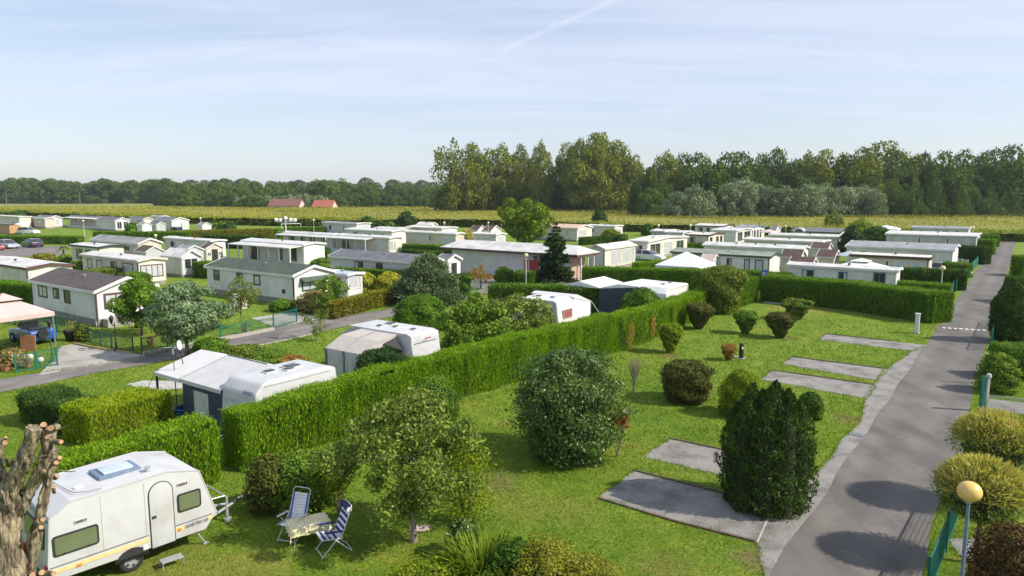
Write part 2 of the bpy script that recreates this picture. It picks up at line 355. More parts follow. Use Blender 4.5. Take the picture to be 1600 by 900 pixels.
leafmat('maize_leaf', (.12, .19, .02), (.23, .28, .035), (.34, .35, .08), .03, .3, mixn=.6, gain=1.15)
leafmat('maize_tassel', (.25, .24, .055), (.33, .30, .08), (.40, .35, .11), .03, .3, mixn=.6, gain=1.15)
leafmat('grass_blade', (.085, .165, .014), (.17, .255, .024), (.40, .38, .08), .9, .4, mixn=.6, gain=1.15)

def wear_road(m):
    t = MATS[m].node_tree; bs = t.nodes['Principled BSDF']; lk = bs.inputs['Base Color'].links[0].from_socket; g = N(t, 'ShaderNodeNewGeometry'); d = N(t, 'ShaderNodeVectorMath', operation='DOT_PRODUCT'); LK(t, g.outputs['Position'], d.inputs[0]); d.inputs[1].default_value = V
    nz = N(t, 'ShaderNodeTexNoise', i_Scale=.5, i_Detail=4.0); LK(t, g.outputs['Position'], nz.inputs[0]); x = MATH(t, 'ADD', d.outputs['Value'], MATH(t, 'MULTIPLY', MATH(t, 'SUBTRACT', nz.outputs[0], .5), 1.1))
    wv = RAMP(t, MATH(t, 'ADD', MATH(t, 'MULTIPLY', MATH(t, 'SINE', MATH(t, 'MULTIPLY', x, 4.1)), .5), .5), [(0, (.90, .90, .90)), (1, (1.10, 1.09, 1.08))]); c = MIXC(t, 1.0, lk, wv, 'MULTIPLY')
    mp = N(t, 'ShaderNodeMapping'); mp.inputs['Rotation'].default_value = (0, 0, ROAD_A); LK(t, g.outputs['Position'], mp.inputs[0]); mp.inputs['Scale'].default_value = (.5, .12, 1)
    nb = N(t, 'ShaderNodeTexNoise', i_Scale=1.6, i_Detail=5.0); LK(t, mp.outputs[0], nb.inputs[0]); c = MIXC(t, 1.0, c, RAMP(t, nb.outputs[0], [(.38, (.80, .79, .78)), (.5, (1, 1, 1)), (.66, (1.16, 1.14, 1.12))]), 'MULTIPLY')
    vo = N(t, 'ShaderNodeTexVoronoi', feature='DISTANCE_TO_EDGE', i_Scale=.33); nd = N(t, 'ShaderNodeTexNoise', i_Scale=2.0, i_Detail=4.0); LK(t, g.outputs['Position'], nd.inputs[0]); ad = N(t, 'ShaderNodeVectorMath', operation='ADD'); LK(t, g.outputs['Position'], ad.inputs[0]); LK(t, nd.outputs['Color'], ad.inputs[1]); LK(t, ad.outputs[0], vo.inputs['Vector'])
    c = MIXC(t, 1.0, c, RAMP(t, vo.outputs['Distance'], [(.004, (.84, .83, .82)), (.012, (1, 1, 1))]), 'MULTIPLY'); LK(t, c, bs.inputs['Base Color'])
wear_road('asphalt'); wear_road('asphalt_old')
def stain(m, lo, hi, s):
    t = MATS[m].node_tree; bs = t.nodes['Principled BSDF']; lk = bs.inputs['Base Color'].links[0].from_socket; g = N(t, 'ShaderNodeNewGeometry'); nz = N(t, 'ShaderNodeTexNoise', i_Scale=s, i_Detail=6.0, i_Roughness=.65); LK(t, g.outputs['Position'], nz.inputs[0])
    LK(t, MIXC(t, 1.0, lk, RAMP(t, nz.outputs[0], [(.36, lo), (.50, (1, 1, 1)), (.66, hi)]), 'MULTIPLY'), bs.inputs['Base Color'])
stain('gravel', (.62, .60, .52), (1.25, 1.22, 1.18), .9); stain('gravel_pale', (.7, .68, .62), (1.15, 1.13, 1.1), .6); stain('caravan_white', (.88, .87, .84), (1.04, 1.04, 1.04), 1.1); stain('caravan_dirty', (.84, .83, .80), (1.04, 1.04, 1.04), .9); stain('concrete', (.75, .74, .72), (1.1, 1.1, 1.08), .8)
for m_ in ('white', 'cream', 'beige', 'lavender', 'grey_wall', 'bright'): stain(m_, (.84, .83, .80), (1.04, 1.04, 1.04), .45)
for m_ in ('roof_white', 'roof_cream', 'roof_grey', 'roof_green', 'roof_slate', 'shingle', 'roof_brown', 'roof_ribbed', 'roof_palegreen'): stain(m_, (.74, .74, .72), (1.10, 1.10, 1.08), .7)
def ground_mat():
    m = bpy.data.materials.new('turf'); m.use_nodes = True; t = m.node_tree; b = t.nodes['Principled BSDF']; b.inputs['Roughness'].default_value = .9
    b.inputs['Specular IOR Level'].default_value = .15
    g = N(t, 'ShaderNodeNewGeometry'); P = g.outputs['Position']
    def nz(s, d=4, r=.6):
        n = N(t, 'ShaderNodeTexNoise', i_Scale=s, i_Detail=d, i_Roughness=r); LK(t, P, n.inputs[0]); return n.outputs[0]
    base = RAMP(t, nz(.22, 6), [(.30, (.105, .190, .020)), (.5, (.150, .235, .024)), (.70, (.205, .245, .036))])
    fine = RAMP(t, nz(9, 6, .7), [(.34, (.42, .47, .40)), (.5, (1, 1, 1)), (.68, (1.4, 1.3, 1.1))])
    c = MIXC(t, .9, base, fine, 'MULTIPLY'); mid = RAMP(t, nz(1.3, 5, .65), [(.36, (.66, .76, .62)), (.5, (1, 1, 1)), (.66, (1.25, 1.10, 1.15))]); c = MIXC(t, .9, c, mid, 'MULTIPLY')
    dry = RAMP(t, nz(.55, 6, .65), [(.56, 0.0), (.70, .65)])
    c = MIXC(t, dry, c, (.30, .26, .06))
    def spot(px, py, rx, f):
        p = G(px, py); s = N(t, 'ShaderNodeVectorMath', operation='DISTANCE'); LK(t, P, s.inputs[0]); s.inputs[1].default_value = p
        d = MATH(t, 'ADD', MATH(t, 'DIVIDE', s.outputs['Value'], rx), MATH(t, 'MULTIPLY', MATH(t, 'SUBTRACT', nz(2.2, 5), .5), 1.6))
        return MATH(t, 'MULTIPLY', RAMP(t, d, [(.25, 1.0), (1.0, 0.0)]), f)
    for px, py, rx, f, col in ((762, 752, 1.3, .8, (.19, .135, .075)), (255, 893, 2.0, .55, (.26, .21, .06)), (400, 885, 1.4, .5, (.25, .21, .06)), (1040, 885, 1.2, .5, (.25, .20, .06)),
                               (1185, 875, .9, .8, (.22, .16, .09)), (1330, 655, 1.0, .7, (.22, .15, .08)), (820, 790, 1.6, .5, (.24, .22, .05)), (1262, 480, 4, .6, (.25, .19, .07)), (900, 800, 1.2, .4, (.25, .23, .06)),
                               (1046, 556, .9, .8, (.17, .12, .06)), (1225, 528, .9, .7, (.18, .12, .07)), (1545, 424, 5, .6, (.25, .19, .09)), (1480, 512, 1.4, .7, (.22, .16, .09))):
        c = MIXC(t, spot(px, py, rx, f), c, col)
    LK(t, c, b.inputs['Base Color'])
    bp = N(t, 'ShaderNodeBump', i_Strength=.9, i_Distance=.06); LK(t, nz(16, 6, .7), bp.inputs['Height']); LK(t, bp.outputs[0], b.inputs['Normal'])
    MATS['turf'] = m
ground_mat()

# ------------------------------------------------------------------ the setting: ground, roads, pitches
o = struct(MB().quad((-2500, -300, 0), (2500, -300, 0), (2500, 4000, 0), (-2500, 4000, 0)).build('ground', 'turf', fixn=False))
PAVED = []                                        # ground polygons without grass
def sheet(name, pts, m, z, kind='structure', px=True, rough_edge=.0, thick=0):
    P = [G(*p) if px else Vector((p[0], p[1], 0)) for p in pts]
    if rough_edge:                                # an uneven edge where gravel meets grass
        Q = []
        for i, a in enumerate(P):
            b = P[(i + 1) % len(P)]; n = max(1, int((b - a).length / .35)); d = (b - a).normalized(); s = Vector((-d.y, d.x, 0))
            for k in range(n):
                q = a.lerp(b, k / n); Q.append(q + s * rnd.uniform(-rough_edge, rough_edge) if k else q)
        P = Q
    PAVED.append(np.array([(p.x, p.y) for p in P]))
    bm = bmesh.new(); f = bm.faces.new([bm.verts.new((p.x, p.y, z)) for p in P]); bmesh.ops.recalc_face_normals(bm, faces=[f])
    if f.normal.z < 0: f.normal_flip()
    bmesh.ops.triangulate(bm, faces=[f])
    me = bpy.data.meshes.new(name); bm.to_mesh(me); bm.free(); me.materials.append(MATS[m])
    o = bpy.data.objects.new(name, me); C.objects.link(o); o['kind'] = kind; return o
def site(u, v): p = U * u + V * v; return (p.x, p.y)
p0, p1 = G(1200, 900), G(1437, 900)
ROAD_L, ROAD_R = p0.dot(V), p1.dot(V); ROAD_END = G(1575, 377).dot(U)
print('road', ROAD_L, ROAD_R, 'end', ROAD_END)
rl, rr = [], []
uu = -14.0
while uu < ROAD_END:
    rl.append(site(uu, ROAD_L + .05 * math.sin(uu * .9) + rnd.uniform(-.03, .03))); rr.append(site(uu, ROAD_R + .04 * math.sin(uu * .7 + 1) + rnd.uniform(-.05, .05))); uu += 1.5
sheet('road', rl + rr[::-1], 'asphalt', .012, px=False)
sheet('road', [(-40, 622), (60, 602), (150, 583), (230, 570), (320, 553), (420, 536), (505, 518), (590, 500), (680, 480), (760, 462), (800, 452), (780, 447), (735, 455), (680, 465), (600, 484), (505, 499), (430, 512), (330, 534), (230, 556), (150, 569), (90, 578), (-40, 599)], 'asphalt_old', .010)
sheet('path', [(800, 452), (925, 455), (990, 452), (1000, 436), (890, 430), (700, 437), (560, 437), (560, 444), (740, 449)], 'asphalt_old', .008)
sheet('path', [(-30, 402), (100, 400), (112, 384), (-30, 385)], 'asphalt_old', .008)
sheet('path', [(1478, 478), (1507, 466), (1520, 450), (1497, 470), (1400, 478), (1200, 462), (1185, 470), (1400, 490)], 'asphalt_old', .008)
sheet('driveway', [(93, 542), (115, 537), (156, 545), (208, 552), (230, 557), (165, 569), (93, 579), (62, 585), (84, 566)], 'gravel_pale', .014, rough_edge=.05)
sheet('driveway', [(430, 512), (505, 498), (462, 487), (390, 497)], 'gravel_pale', .014, rough_edge=.05)
sheet('gravel_pitch', [(935, 778), (991, 736), (1050, 751), (1210, 791), (1262, 752), (1292, 722), (1312, 690), (1345, 657), (1352, 623), (1366, 604), (1372, 595), (1384, 577), (1430, 546), (1455, 540), (1450, 562), (1408, 620), (1348, 714), (1285, 822), (1235, 905), (1194, 905), (1183, 848), (1050, 813)], 'gravel', .006, rough_edge=.05)
sheet('gravel_pitch', [(1004, 713), (1047, 686), (1123, 702), (1215, 726), (1262, 752), (1215, 772), (1123, 742)], 'gravel', .005, rough_edge=.05)
sheet('gravel_pitch', [(1188, 593), (1206, 579), (1368, 602), (1352, 623)], 'gravel', .008, rough_edge=.04)
sheet('gravel_pitch', [(1222, 569), (1237, 558), (1383, 576.5), (1370, 595)], 'gravel', .008, rough_edge=.04)
sheet('gravel_pitch', [(1279, 531), (1290, 522), (1400, 534), (1462, 541), (1430, 549)], 'gravel', .008, rough_edge=.04)
sheet('gravel_pitch', [(195, 601), (225, 594), (300, 596), (300, 607), (235, 611)], 'concrete', .006)
sheet('path', [(1442, 660), (1500, 712), (1600, 735), (1640, 745), (1640, 712), (1560, 700), (1490, 690)], 'gravel', .006, rough_edge=.05)
sheet('path', [(1540, 622), (1640, 634), (1640, 652), (1535, 641)], 'gravel', .006)
sheet('path', [(1480, 842), (1520, 840), (1600, 880), (1640, 905), (1570, 905), (1500, 868)], 'gravel', .006)
def kerb(px, w=.07, h=.05, m='edging'):
    b = MB(); P = [G(*p) for p in px]
    for a, c in zip(P, P[1:]):
        d = c - a; b.box((a + c) / 2 + Vector((0, 0, h / 2 - .01)), (d.length, w, h + .02), math.atan2(d.y, d.x))
    return struct(b.build('kerb', m))
kerb([(991, 735.5), (1050, 750.5), (1210, 790)]); kerb([(1208, 792), (1183, 848)], .05, .02, 'concrete'); kerb([(935, 779), (1050, 814), (1180, 847)]); kerb([(1047, 685.5), (1123, 701.5), (1200, 721)])
kerb([(1206, 578.5), (1366, 601.5)]); kerb([(1237, 557.5), (1380, 576)]); kerb([(1290, 521.5), (1396, 533)]); kerb([(1371, 595), (1352, 622)], .06, .02, 'concrete'); kerb([(1384, 577), (1371, 595)], .06, .02, 'concrete')
b = MB(); a0, a1 = G(1472, 513), G(1553, 518)
for i in range(9):
    if i % 1 == 0:
        q0, q1 = a0.lerp(a1, (i + .0) / 9), a0.lerp(a1, (i + .62) / 9); b.box((q0 + q1) / 2 + Vector((0, 0, .03)), ((q1 - q0).length, .34, .05), math.atan2((a1 - a0).y, (a1 - a0).x))
o = b.build('speed_bump', 'paint_white', bevel=.015); tag(o, 'white dashed speed bump strip laid across the asphalt road', 'speed bump')
bb = MB(); d = a1 - a0; bb.box((a0 + a1) / 2 + Vector((0, 0, .02)), (d.length, .30, .035), math.atan2(d.y, d.x)); bb.build('rubber_strip', 'asphalt_old', o)
# drain grating set in the gravel beside the road
b = MB(); pg_ = G(1338, 679)
for i in range(6): b.box(pg_ + V * (i * .09 - .22) + Vector((0, 0, .015)), (.04, .38, .02), -ROAD_A)
b.box(pg_ + Vector((0, 0, .009)), (.56, .42, .012), -ROAD_A, 1)
tag(b.build('drain_grating', ['galv', 'black']), 'small metal drain grating in the gravel by the road edge', 'drain')

# ------------------------------------------------------------------ foliage
def blobs(prof, nb, br, H, Rr, z0, seed, squash=.8, jit=.12, inner=.25):
    """lumps of foliage filling a crown whose half-width follows prof (z fraction, radius fraction)"""
    r = np.random.default_rng(seed); zs = np.array([p[0] for p in prof]); rs = np.array([p[1] for p in prof])
    zf = r.uniform(0, 1, nb * 6); rf = np.interp(zf, zs, rs); keep = r.uniform(0, 1, len(zf)) < rf / rs.max(); zf = zf[keep][:nb]; rf = np.interp(zf, zs, rs)
    n = len(zf); th = np.arange(n) * 2.39996 + r.uniform(0, .8, n)
    b = br * r.uniform(.65, 1.25, n) * Rr
    rad = np.maximum(rf * Rr * (1 + r.normal(0, jit, n)) - b * .75, 0) * np.where(r.uniform(0, 1, n) < inner, r.uniform(.1, .7, n), 1)
    c = np.stack([rad * np.cos(th), rad * np.sin(th), z0 + zf * H * .96 + r.normal(0, .02 * H, n)], 1)
    return c, np.stack([b, b, b * squash], 1)
def leaves_on(c, r, n, seed, shell=(.70, 1.06), cull=.72, up=.15, floor=.02):
    g = np.random.default_rng(seed); wgt = r[:, 0] * r[:, 2]; i = g.choice(len(c), int(n * 1.7), p=wgt / wgt.sum())
    d = g.normal(0, 1, (len(i), 3)); d[:, 2] += up; d = unit(d); P = c[i] + d * r[i] * g.uniform(*shell, (len(i), 1))
    inside = np.zeros(len(P), bool)
    for k in range(len(c)): inside |= (np.sum(((P - c[k]) / r[k]) ** 2, 1) < cull ** 2) & (i != k)
    ok = ~inside & (P[:, 2] > floor); P, d = P[ok][:n], d[ok][:n]; return P, d
def trunk_mesh(H, r0, lean=(0, 0), limbs=(), top=.55, n=8, bend=.1, seed=0, fork=None):
    r = random.Random(seed); b = MB(); pts, rad = [], []
    k = 6
    for i in range(k + 1):
        t = i / k * top; pts.append((lean[0] * t + r.uniform(-bend, bend) * r0 * 2, lean[1] * t + r.uniform(-bend, bend) * r0 * 2, t * H - (.05 if i == 0 else 0))); rad.append(r0 * (1.35 if i == 0 else 1 - .75 * i / k))
    b.tube(pts, rad, n)
    for (q, f) in limbs:
        j = min(k - 1, max(1, int(f * k))); a = Vector(pts[j]); e = Vector(q); m = a.lerp(e, .5) + Vector((r.uniform(-.1, .1), r.uniform(-.1, .1), -.05 * (e - a).length))
        b.tube([a, m, e], [rad[j] * .62, rad[j] * .4, rad[j] * .12], max(5, n - 2))
    return b
def tree(name, label, cat, box, leaf, n=3000, ls=.10, prof=None, cb=.25, nb=26, br=.38, seed=1, barkm='bark', tr=None, group=None, aspect=.55, squash=.8, up=.3, jit=.5, lean=(0, 0), inner=.25, limbs=7, shell=(.70, 1.06), at=None, rzup=0):
    if at is None: p, H, W = bbox(*box)
    else: p, H, W = at
    root = thing(name, label, cat, (p.x, p.y, 0), group=group)
    prof = prof or [(0, .45), (.2, .85), (.45, 1), (.7, .85), (.9, .5), (1, .15)]
    z0 = H * cb; c, r = blobs(prof, nb, br, H - z0 - br * W * .25, W / 2, z0, seed, squash, inner=inner)
    if lean != (0, 0): c[:, 0] += lean[0] * c[:, 2] / H; c[:, 1] += lean[1] * c[:, 2] / H
    k = sorted(range(len(c)), key=lambda i: -r[i, 0])[:limbs]
    trunk_mesh(H, tr or max(.03, H * .022), lean, [(c[i], rnd.uniform(.4, .9)) for i in k], min(.9, cb + (1 - cb) * .6), seed=seed).build('trunk', barkm, root, smooth=50)
    P, d = leaves_on(c, r, n, seed, shell=shell); t, s = frames(d, up, jit, np.random.default_rng(seed))
    g = np.random.default_rng(seed + 5); L = ls * g.uniform(.7, 1.35, len(P))
    quads_object('crown', P, t, s, L, L * aspect, leaf, root)
    return root
def lumpy(seed, amp, k=7):
    g = np.random.default_rng(seed); A = g.normal(0, 1, k); A = amp * A / np.sqrt((A ** 2).sum() / 2 + 1e-9); kt = g.integers(1, 7, k); kz = g.uniform(1, 9, k); ph = g.uniform(0, 6.28, k)
    return lambda th, z: 1 + sum(A[i] * np.sin(kt[i] * th + kz[i] * z + ph[i]) for i in range(k))
DOME = [(0, .80), (.12, .93), (.35, 1), (.6, .95), (.8, .76), (.93, .46), (1, .0)]
VASE = [(0, .25), (.2, .45), (.5, .78), (.75, 1), (.9, .88), (.97, .55), (1, 0)]
BOX = [(0, .82), (.1, .95), (.5, 1), (.85, .97), (.95, .8), (1, 0)]
CONE = [(0, .9), (.08, 1), (.3, .88), (.6, .55), (.85, .24), (1, 0)]
FLAME = [(0, .62), (.15, .9), (.35, 1), (.6, .88), (.8, .58), (.93, .28), (1, 0)]
def shrub(label, name, cat, box, leaf, n=1500, ls=.06, prof=DOME, seed=1, amp=.07, aspect=.5, up=.4, jit=.55, z0=0.0, stem=True, group=None, core=.86, fuzz=.07, outward=0.0, at=None, sy=1.0, corem=None, barkm='bark', stray=.0):
    if at is None: p, H, W = bbox(*box)
    else: p, H, W = at
    root = thing(name, label, cat, (p.x, p.y, 0), group=group); Rr = W / 2; g = np.random.default_rng(seed); lf = lumpy(seed, amp); ls = max(ls, .0031 * Vector((p.x, p.y)).length); n = int(max(n, 2.6 * (3.1 * W * H + 2.5 * Rr * Rr) / (ls * ls * aspect * .5)) if Vector((p.x, p.y)).length > 30 else n)
    zs = np.array([q[0] for q in prof]); rs = np.array([q[1] for q in prof]); hz = z0 * H
    tt = np.linspace(0, 1, 60); zz_, rr_ = np.interp(tt, np.linspace(0, 1, len(zs)), zs), np.interp(tt, np.linspace(0, 1, len(rs)), rs)
    ds = np.hypot(np.diff(zz_) * (H - hz), np.diff(rr_) * Rr) * (rr_[1:] + rr_[:-1] + .02); cdf = np.cumsum(ds) / ds.sum()
    q = np.interp(g.uniform(0, 1, n), np.concatenate([[0], cdf]), tt); zf, rf = np.interp(q, tt, zz_), np.interp(q, tt, rr_)
    th = g.uniform(0, 2 * np.pi, n); k = lf(th, zf * 3) * (1 + g.normal(0, fuzz, n)) + (np.abs(g.normal(0, 1, n)) * stray * (g.uniform(0, 1, n) < .25))
    P = np.stack([rf * Rr * k * np.cos(th), rf * Rr * k * np.sin(th) * sy, hz + zf * (H - hz) * (.92 + .08 * k) + g.normal(0, fuzz * .4, n) * H * .5], 1); P[:, 2] = np.maximum(P[:, 2], .03)
    dq = .02; sl = (np.interp(q + dq, tt, rr_) - np.interp(q - dq, tt, rr_)) * Rr / np.maximum((np.interp(q + dq, tt, zz_) - np.interp(q - dq, tt, zz_)) * (H - hz), 1e-3)
    d = unit(np.stack([np.cos(th), np.sin(th), -sl], 1)); t, s = frames(d, up, jit, g)
    if outward: t = unit(t * (1 - outward) + d * outward + g.normal(0, .15, d.shape)); s = unit(np.cross(d + g.normal(0, .6, d.shape), t))
    L = ls * g.uniform(.7, 1.4, n); c = None
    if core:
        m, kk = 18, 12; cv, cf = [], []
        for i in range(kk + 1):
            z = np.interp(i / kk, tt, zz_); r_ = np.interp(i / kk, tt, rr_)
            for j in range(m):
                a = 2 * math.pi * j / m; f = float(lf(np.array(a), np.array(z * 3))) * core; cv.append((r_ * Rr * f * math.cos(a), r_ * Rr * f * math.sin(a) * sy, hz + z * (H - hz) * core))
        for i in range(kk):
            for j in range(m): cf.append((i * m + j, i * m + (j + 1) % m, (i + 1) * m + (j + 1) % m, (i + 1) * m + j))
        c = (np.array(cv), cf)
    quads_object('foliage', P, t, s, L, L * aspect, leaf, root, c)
    if stem:
        b = MB(); ns = 1 if z0 > .2 else 4
        for i in range(ns):
            a = rnd.uniform(0, 6.28); e = (math.cos(a) * Rr * .4 * (ns > 1), math.sin(a) * Rr * .4 * (ns > 1), max(hz * 1.25, H * .5)); b.tube([(e[0] * .2, e[1] * .2, -.05), (e[0] * .5, e[1] * .5, e[2] * .5), e], [max(.02, H * .025)] * 2 + [max(.012, H * .012)], 6)
        b.build('stem', barkm, root, smooth=50)
    return root
def hedge(label, pts, w, h, leaf='thuja', n=None, ls=None, off=(0, 1), group=None, up=1.2, outw=.45, aspect=.28, seed=3, zref=None, name='hedge', fuzz=.05, cover=2.4, wob=.05, topfuzz=1.0, ridge=.018):
    """a clipped hedge: a twiggy core box, its inner shade painted dark, under sprays; pts = near top (or, zref=0, near foot) edge in the picture"""
    hs = h if isinstance(h, (list, tuple)) else [h] * len(pts)
    P = [G(p[0], p[1], (hh if zref is None else zref)) for p, hh in zip(pts, hs)]
    for p in P: p.z = 0
    o_ = (U * off[1] + V * off[0]) * (w / 2); P = [p + o_ for p in P]
    org = P[0].copy(); g = np.random.default_rng(seed); LP, LT, LS, LL = [], [], [], []; cv, cf = [], []
    Dm = sum(p.length for p in P) / len(P); ls = ls or max(.13, .0040 * Dm)
    ph = g.uniform(0, 6.28, 6)
    for si in range(len(P) - 1):
        a, b2 = P[si] - org, P[si + 1] - org; ha, hb = hs[si], hs[si + 1]; d = b2 - a; ln_ = d.length; d = d / ln_; sdv = Vector((-d.y, d.x, 0))
        ext = w * .5 * .9 if len(P) > 2 else 0
        e0, e1 = (ext if si > 0 else 0), (ext if si < len(P) - 2 else 0)
        tot = (ln_ + e0 + e1); A = [tot * (ha + hb) / 2, tot * (ha + hb) / 2, tot * w * topfuzz * 1.2, w * ha, w * hb]
        cnt = [int(x * cover / (ls * ls * aspect * .5)) for x in A]
        if n: s_ = n / max(1, sum(cnt)); cnt = [int(x * s_) for x in cnt]
        for f, m in enumerate(cnt):
            if m == 0: continue
            if f < 2: s = g.uniform(-e0, ln_ + e1, m); zf = g.uniform(0, 1, m) ** .85; y = np.full(m, (w / 2) * (1 if f == 0 else -1)); nr = np.tile([0, 1 if f == 0 else -1, .25], (m, 1))
            elif f == 2: s = g.uniform(-e0, ln_ + e1, m); zf = np.ones(m); y = g.uniform(-w / 2, w / 2, m); nr = np.tile([0, 0, 1.], (m, 1))
            else: s = np.full(m, 0.0 if f == 3 else ln_); zf = g.uniform(0, 1, m); y = g.uniform(-w / 2, w / 2, m); nr = np.tile([-1. if f == 3 else 1., 0, .2], (m, 1))
            hh = ha + (hb - ha) * np.clip(s / ln_, 0, 1); rdg = ridge * (np.sin(s * 22 + 2.5 * np.sin(s * 3.1 + ph[3])) + .6 * np.sin(s * 37 + ph[4] + zf * 1.5))
            if f < 2: y = y * (1 + rdg / w * 2)
            wobv = wob * (np.sin(s * 1.7 + ph[0] + zf * 2) + np.sin(s * 3.9 + ph[1] - zf * 3) * .7 + np.sin(s * .6 + ph[2]) * .8)
            z = zf * hh + (wobv * .5 if f == 2 else 0); y = y + (np.sign(y) * wobv if f < 2 else 0)
            nr[:, 1] *= 1; Q = np.stack([s, y, z], 1) + g.normal(0, fuzz, (m, 3)) * np.array([1, 1, .9]) ; Q[:, 2] = np.maximum(Q[:, 2], .03)
            if f == 2: Q[:, 2] += np.abs(g.normal(0, fuzz, m))
            nr = unit(nr); t = (g.normal(0, .34, (m, 3)) + np.array([0, 0, up * 1.35]) + nr * outw) if f != 2 else (g.normal(0, .7, (m, 3)) + np.array([0, 0, up * .35])); t = unit(t)
            ns_ = (nr + g.normal(0, .45, (m, 3))) if f == 2 else (nr * .55 + g.normal(0, .8, (m, 3))); sd = unit(np.cross(ns_, t))
            B = np.array([[d.x, d.y, 0], [sdv.x, sdv.y, 0], [0, 0, 1]])
            LP.append(Q @ B + np.array(a)); LT.append(t @ B); LS.append(sd @ B); LL.append(ls * g.uniform(.55, 1.35, m) * (1 if f != 2 else .8))
        k = max(2, int(tot / max(.5, .02 * Dm))); rows = [(-1, 0), (-1, .5), (-1, .95), (0, 1), (1, .95), (1, .5), (1, 0)]; base = len(cv)
        for i in range(k + 1):
            s = -e0 * .3 + (ln_ + (e0 + e1) * .3) * i / k; s = max(s, .16) if si == 0 else s; s = min(s, ln_ - .16) if si == len(P) - 2 else s
            for (yy, zf) in rows:
                q = a + d * s + sdv * (yy * (w / 2 - .13 - wob * 1.5) + rnd.uniform(-.03, .03)); cv.append((q.x, q.y, zf * ((ha + (hb - ha) * min(1, max(0, s / ln_))) - .13 - wob * 1.2 + rnd.uniform(-.02, .02))))
        nr_ = len(rows)
        for i in range(k):
            for j in range(nr_ - 1): cf.append((base + i * nr_ + j, base + i * nr_ + j + 1, base + (i + 1) * nr_ + j + 1, base + (i + 1) * nr_ + j))
        for i in (0, k):
            q = base + i * nr_; cf.append((q, q + 1, q + 5, q + 6)); cf.append((q + 1, q + 2, q + 4, q + 5)); cf.append((q + 2, q + 3, q + 4, q + 4))
    cf = [f for f in cf if len(set(f)) == 4]
    L = np.concatenate(LL)
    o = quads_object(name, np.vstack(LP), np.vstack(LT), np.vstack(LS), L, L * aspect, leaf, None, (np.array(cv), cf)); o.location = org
    tag(o, label, 'hedge', group); return o
# ------------------------------------------------------------------ mobile homes, chalets, sheds
def window(root, face, a0, a1, z0, z1, off, frame='brown', pane='glass', fwid=.08, mull=1, name='window', out=.04):
    """face 'f': the long wall y=off (looking -y), spans x a0..a1;  face 'e': the end wall x=off (looking +x), spans y a0..a1"""
    def bx(b, u0, u1, v0, v1, d0, d1, m=0):
        if face == 'f': b.span((u0, off - d1, v0), (u1, off - d0, v1), m)
        else: b.span((off + d0, u0, v0), (off + d1, u1, v1), m)
    b = MB(); fw = min(fwid, (a1 - a0) * .25)
    bx(b, a0, a0 + fw, z0, z1, -.03, out); bx(b, a1 - fw, a1, z0, z1, -.03, out); bx(b, a0 + fw, a1 - fw, z0, z0 + fw, -.03, out); bx(b, a0 + fw, a1 - fw, z1 - fw, z1, -.03, out)
    for i in range(1, mull): c = a0 + (a1 - a0) * i / mull; bx(b, c - fw * .35, c + fw * .35, z0 + fw, z1 - fw, -.03, out - .01)
    o = b.build(name, frame, root); p = MB(); bx(p, a0 + fw, a1 - fw, z0 + fw, z1 - fw, -.02, .012); p.build('pane', pane, o)
    if pane == 'glass' and face == 'f' and a1 - a0 > .5 and rnd.random() < .65:
        q = MB(); wq = (a1 - a0) * rnd.uniform(.18, .32); l_ = rnd.random() < .5; bx(q, a0 + fw if l_ else a1 - fw - wq, a0 + fw + wq if l_ else a1 - fw, z0 + fw, z1 - fw, .013, .017); q.build('curtain', 'net_curtain', o)
    return o
def door(root, face, a0, a1, z0, z1, off, m='bright', glass='glass'):
    b = MB()
    def bx(b, u0, u1, v0, v1, d0, d1):
        if face == 'f': b.span((u0, off - d1, v0), (u1, off - d0, v1))
        else: b.span((off + d0, u0, v0), (off + d1, u1, v1))
    bx(b, a0, a1, z0, z1, -.02, .035); o = b.build('door', m, root)
    h = MB(); bx(h, a1 - .14, a1 - .08, (z0 + z1) / 2 - .06, (z0 + z1) / 2 + .06, .035, .08); h.build('handle', 'galv', o)
    if glass: p = MB(); bx(p, a0 + .15, a1 - .15, (z0 + z1) / 2 + .1, z1 - .2, .03, .042); p.build('pane', glass, o)
    return o
HOMES = []
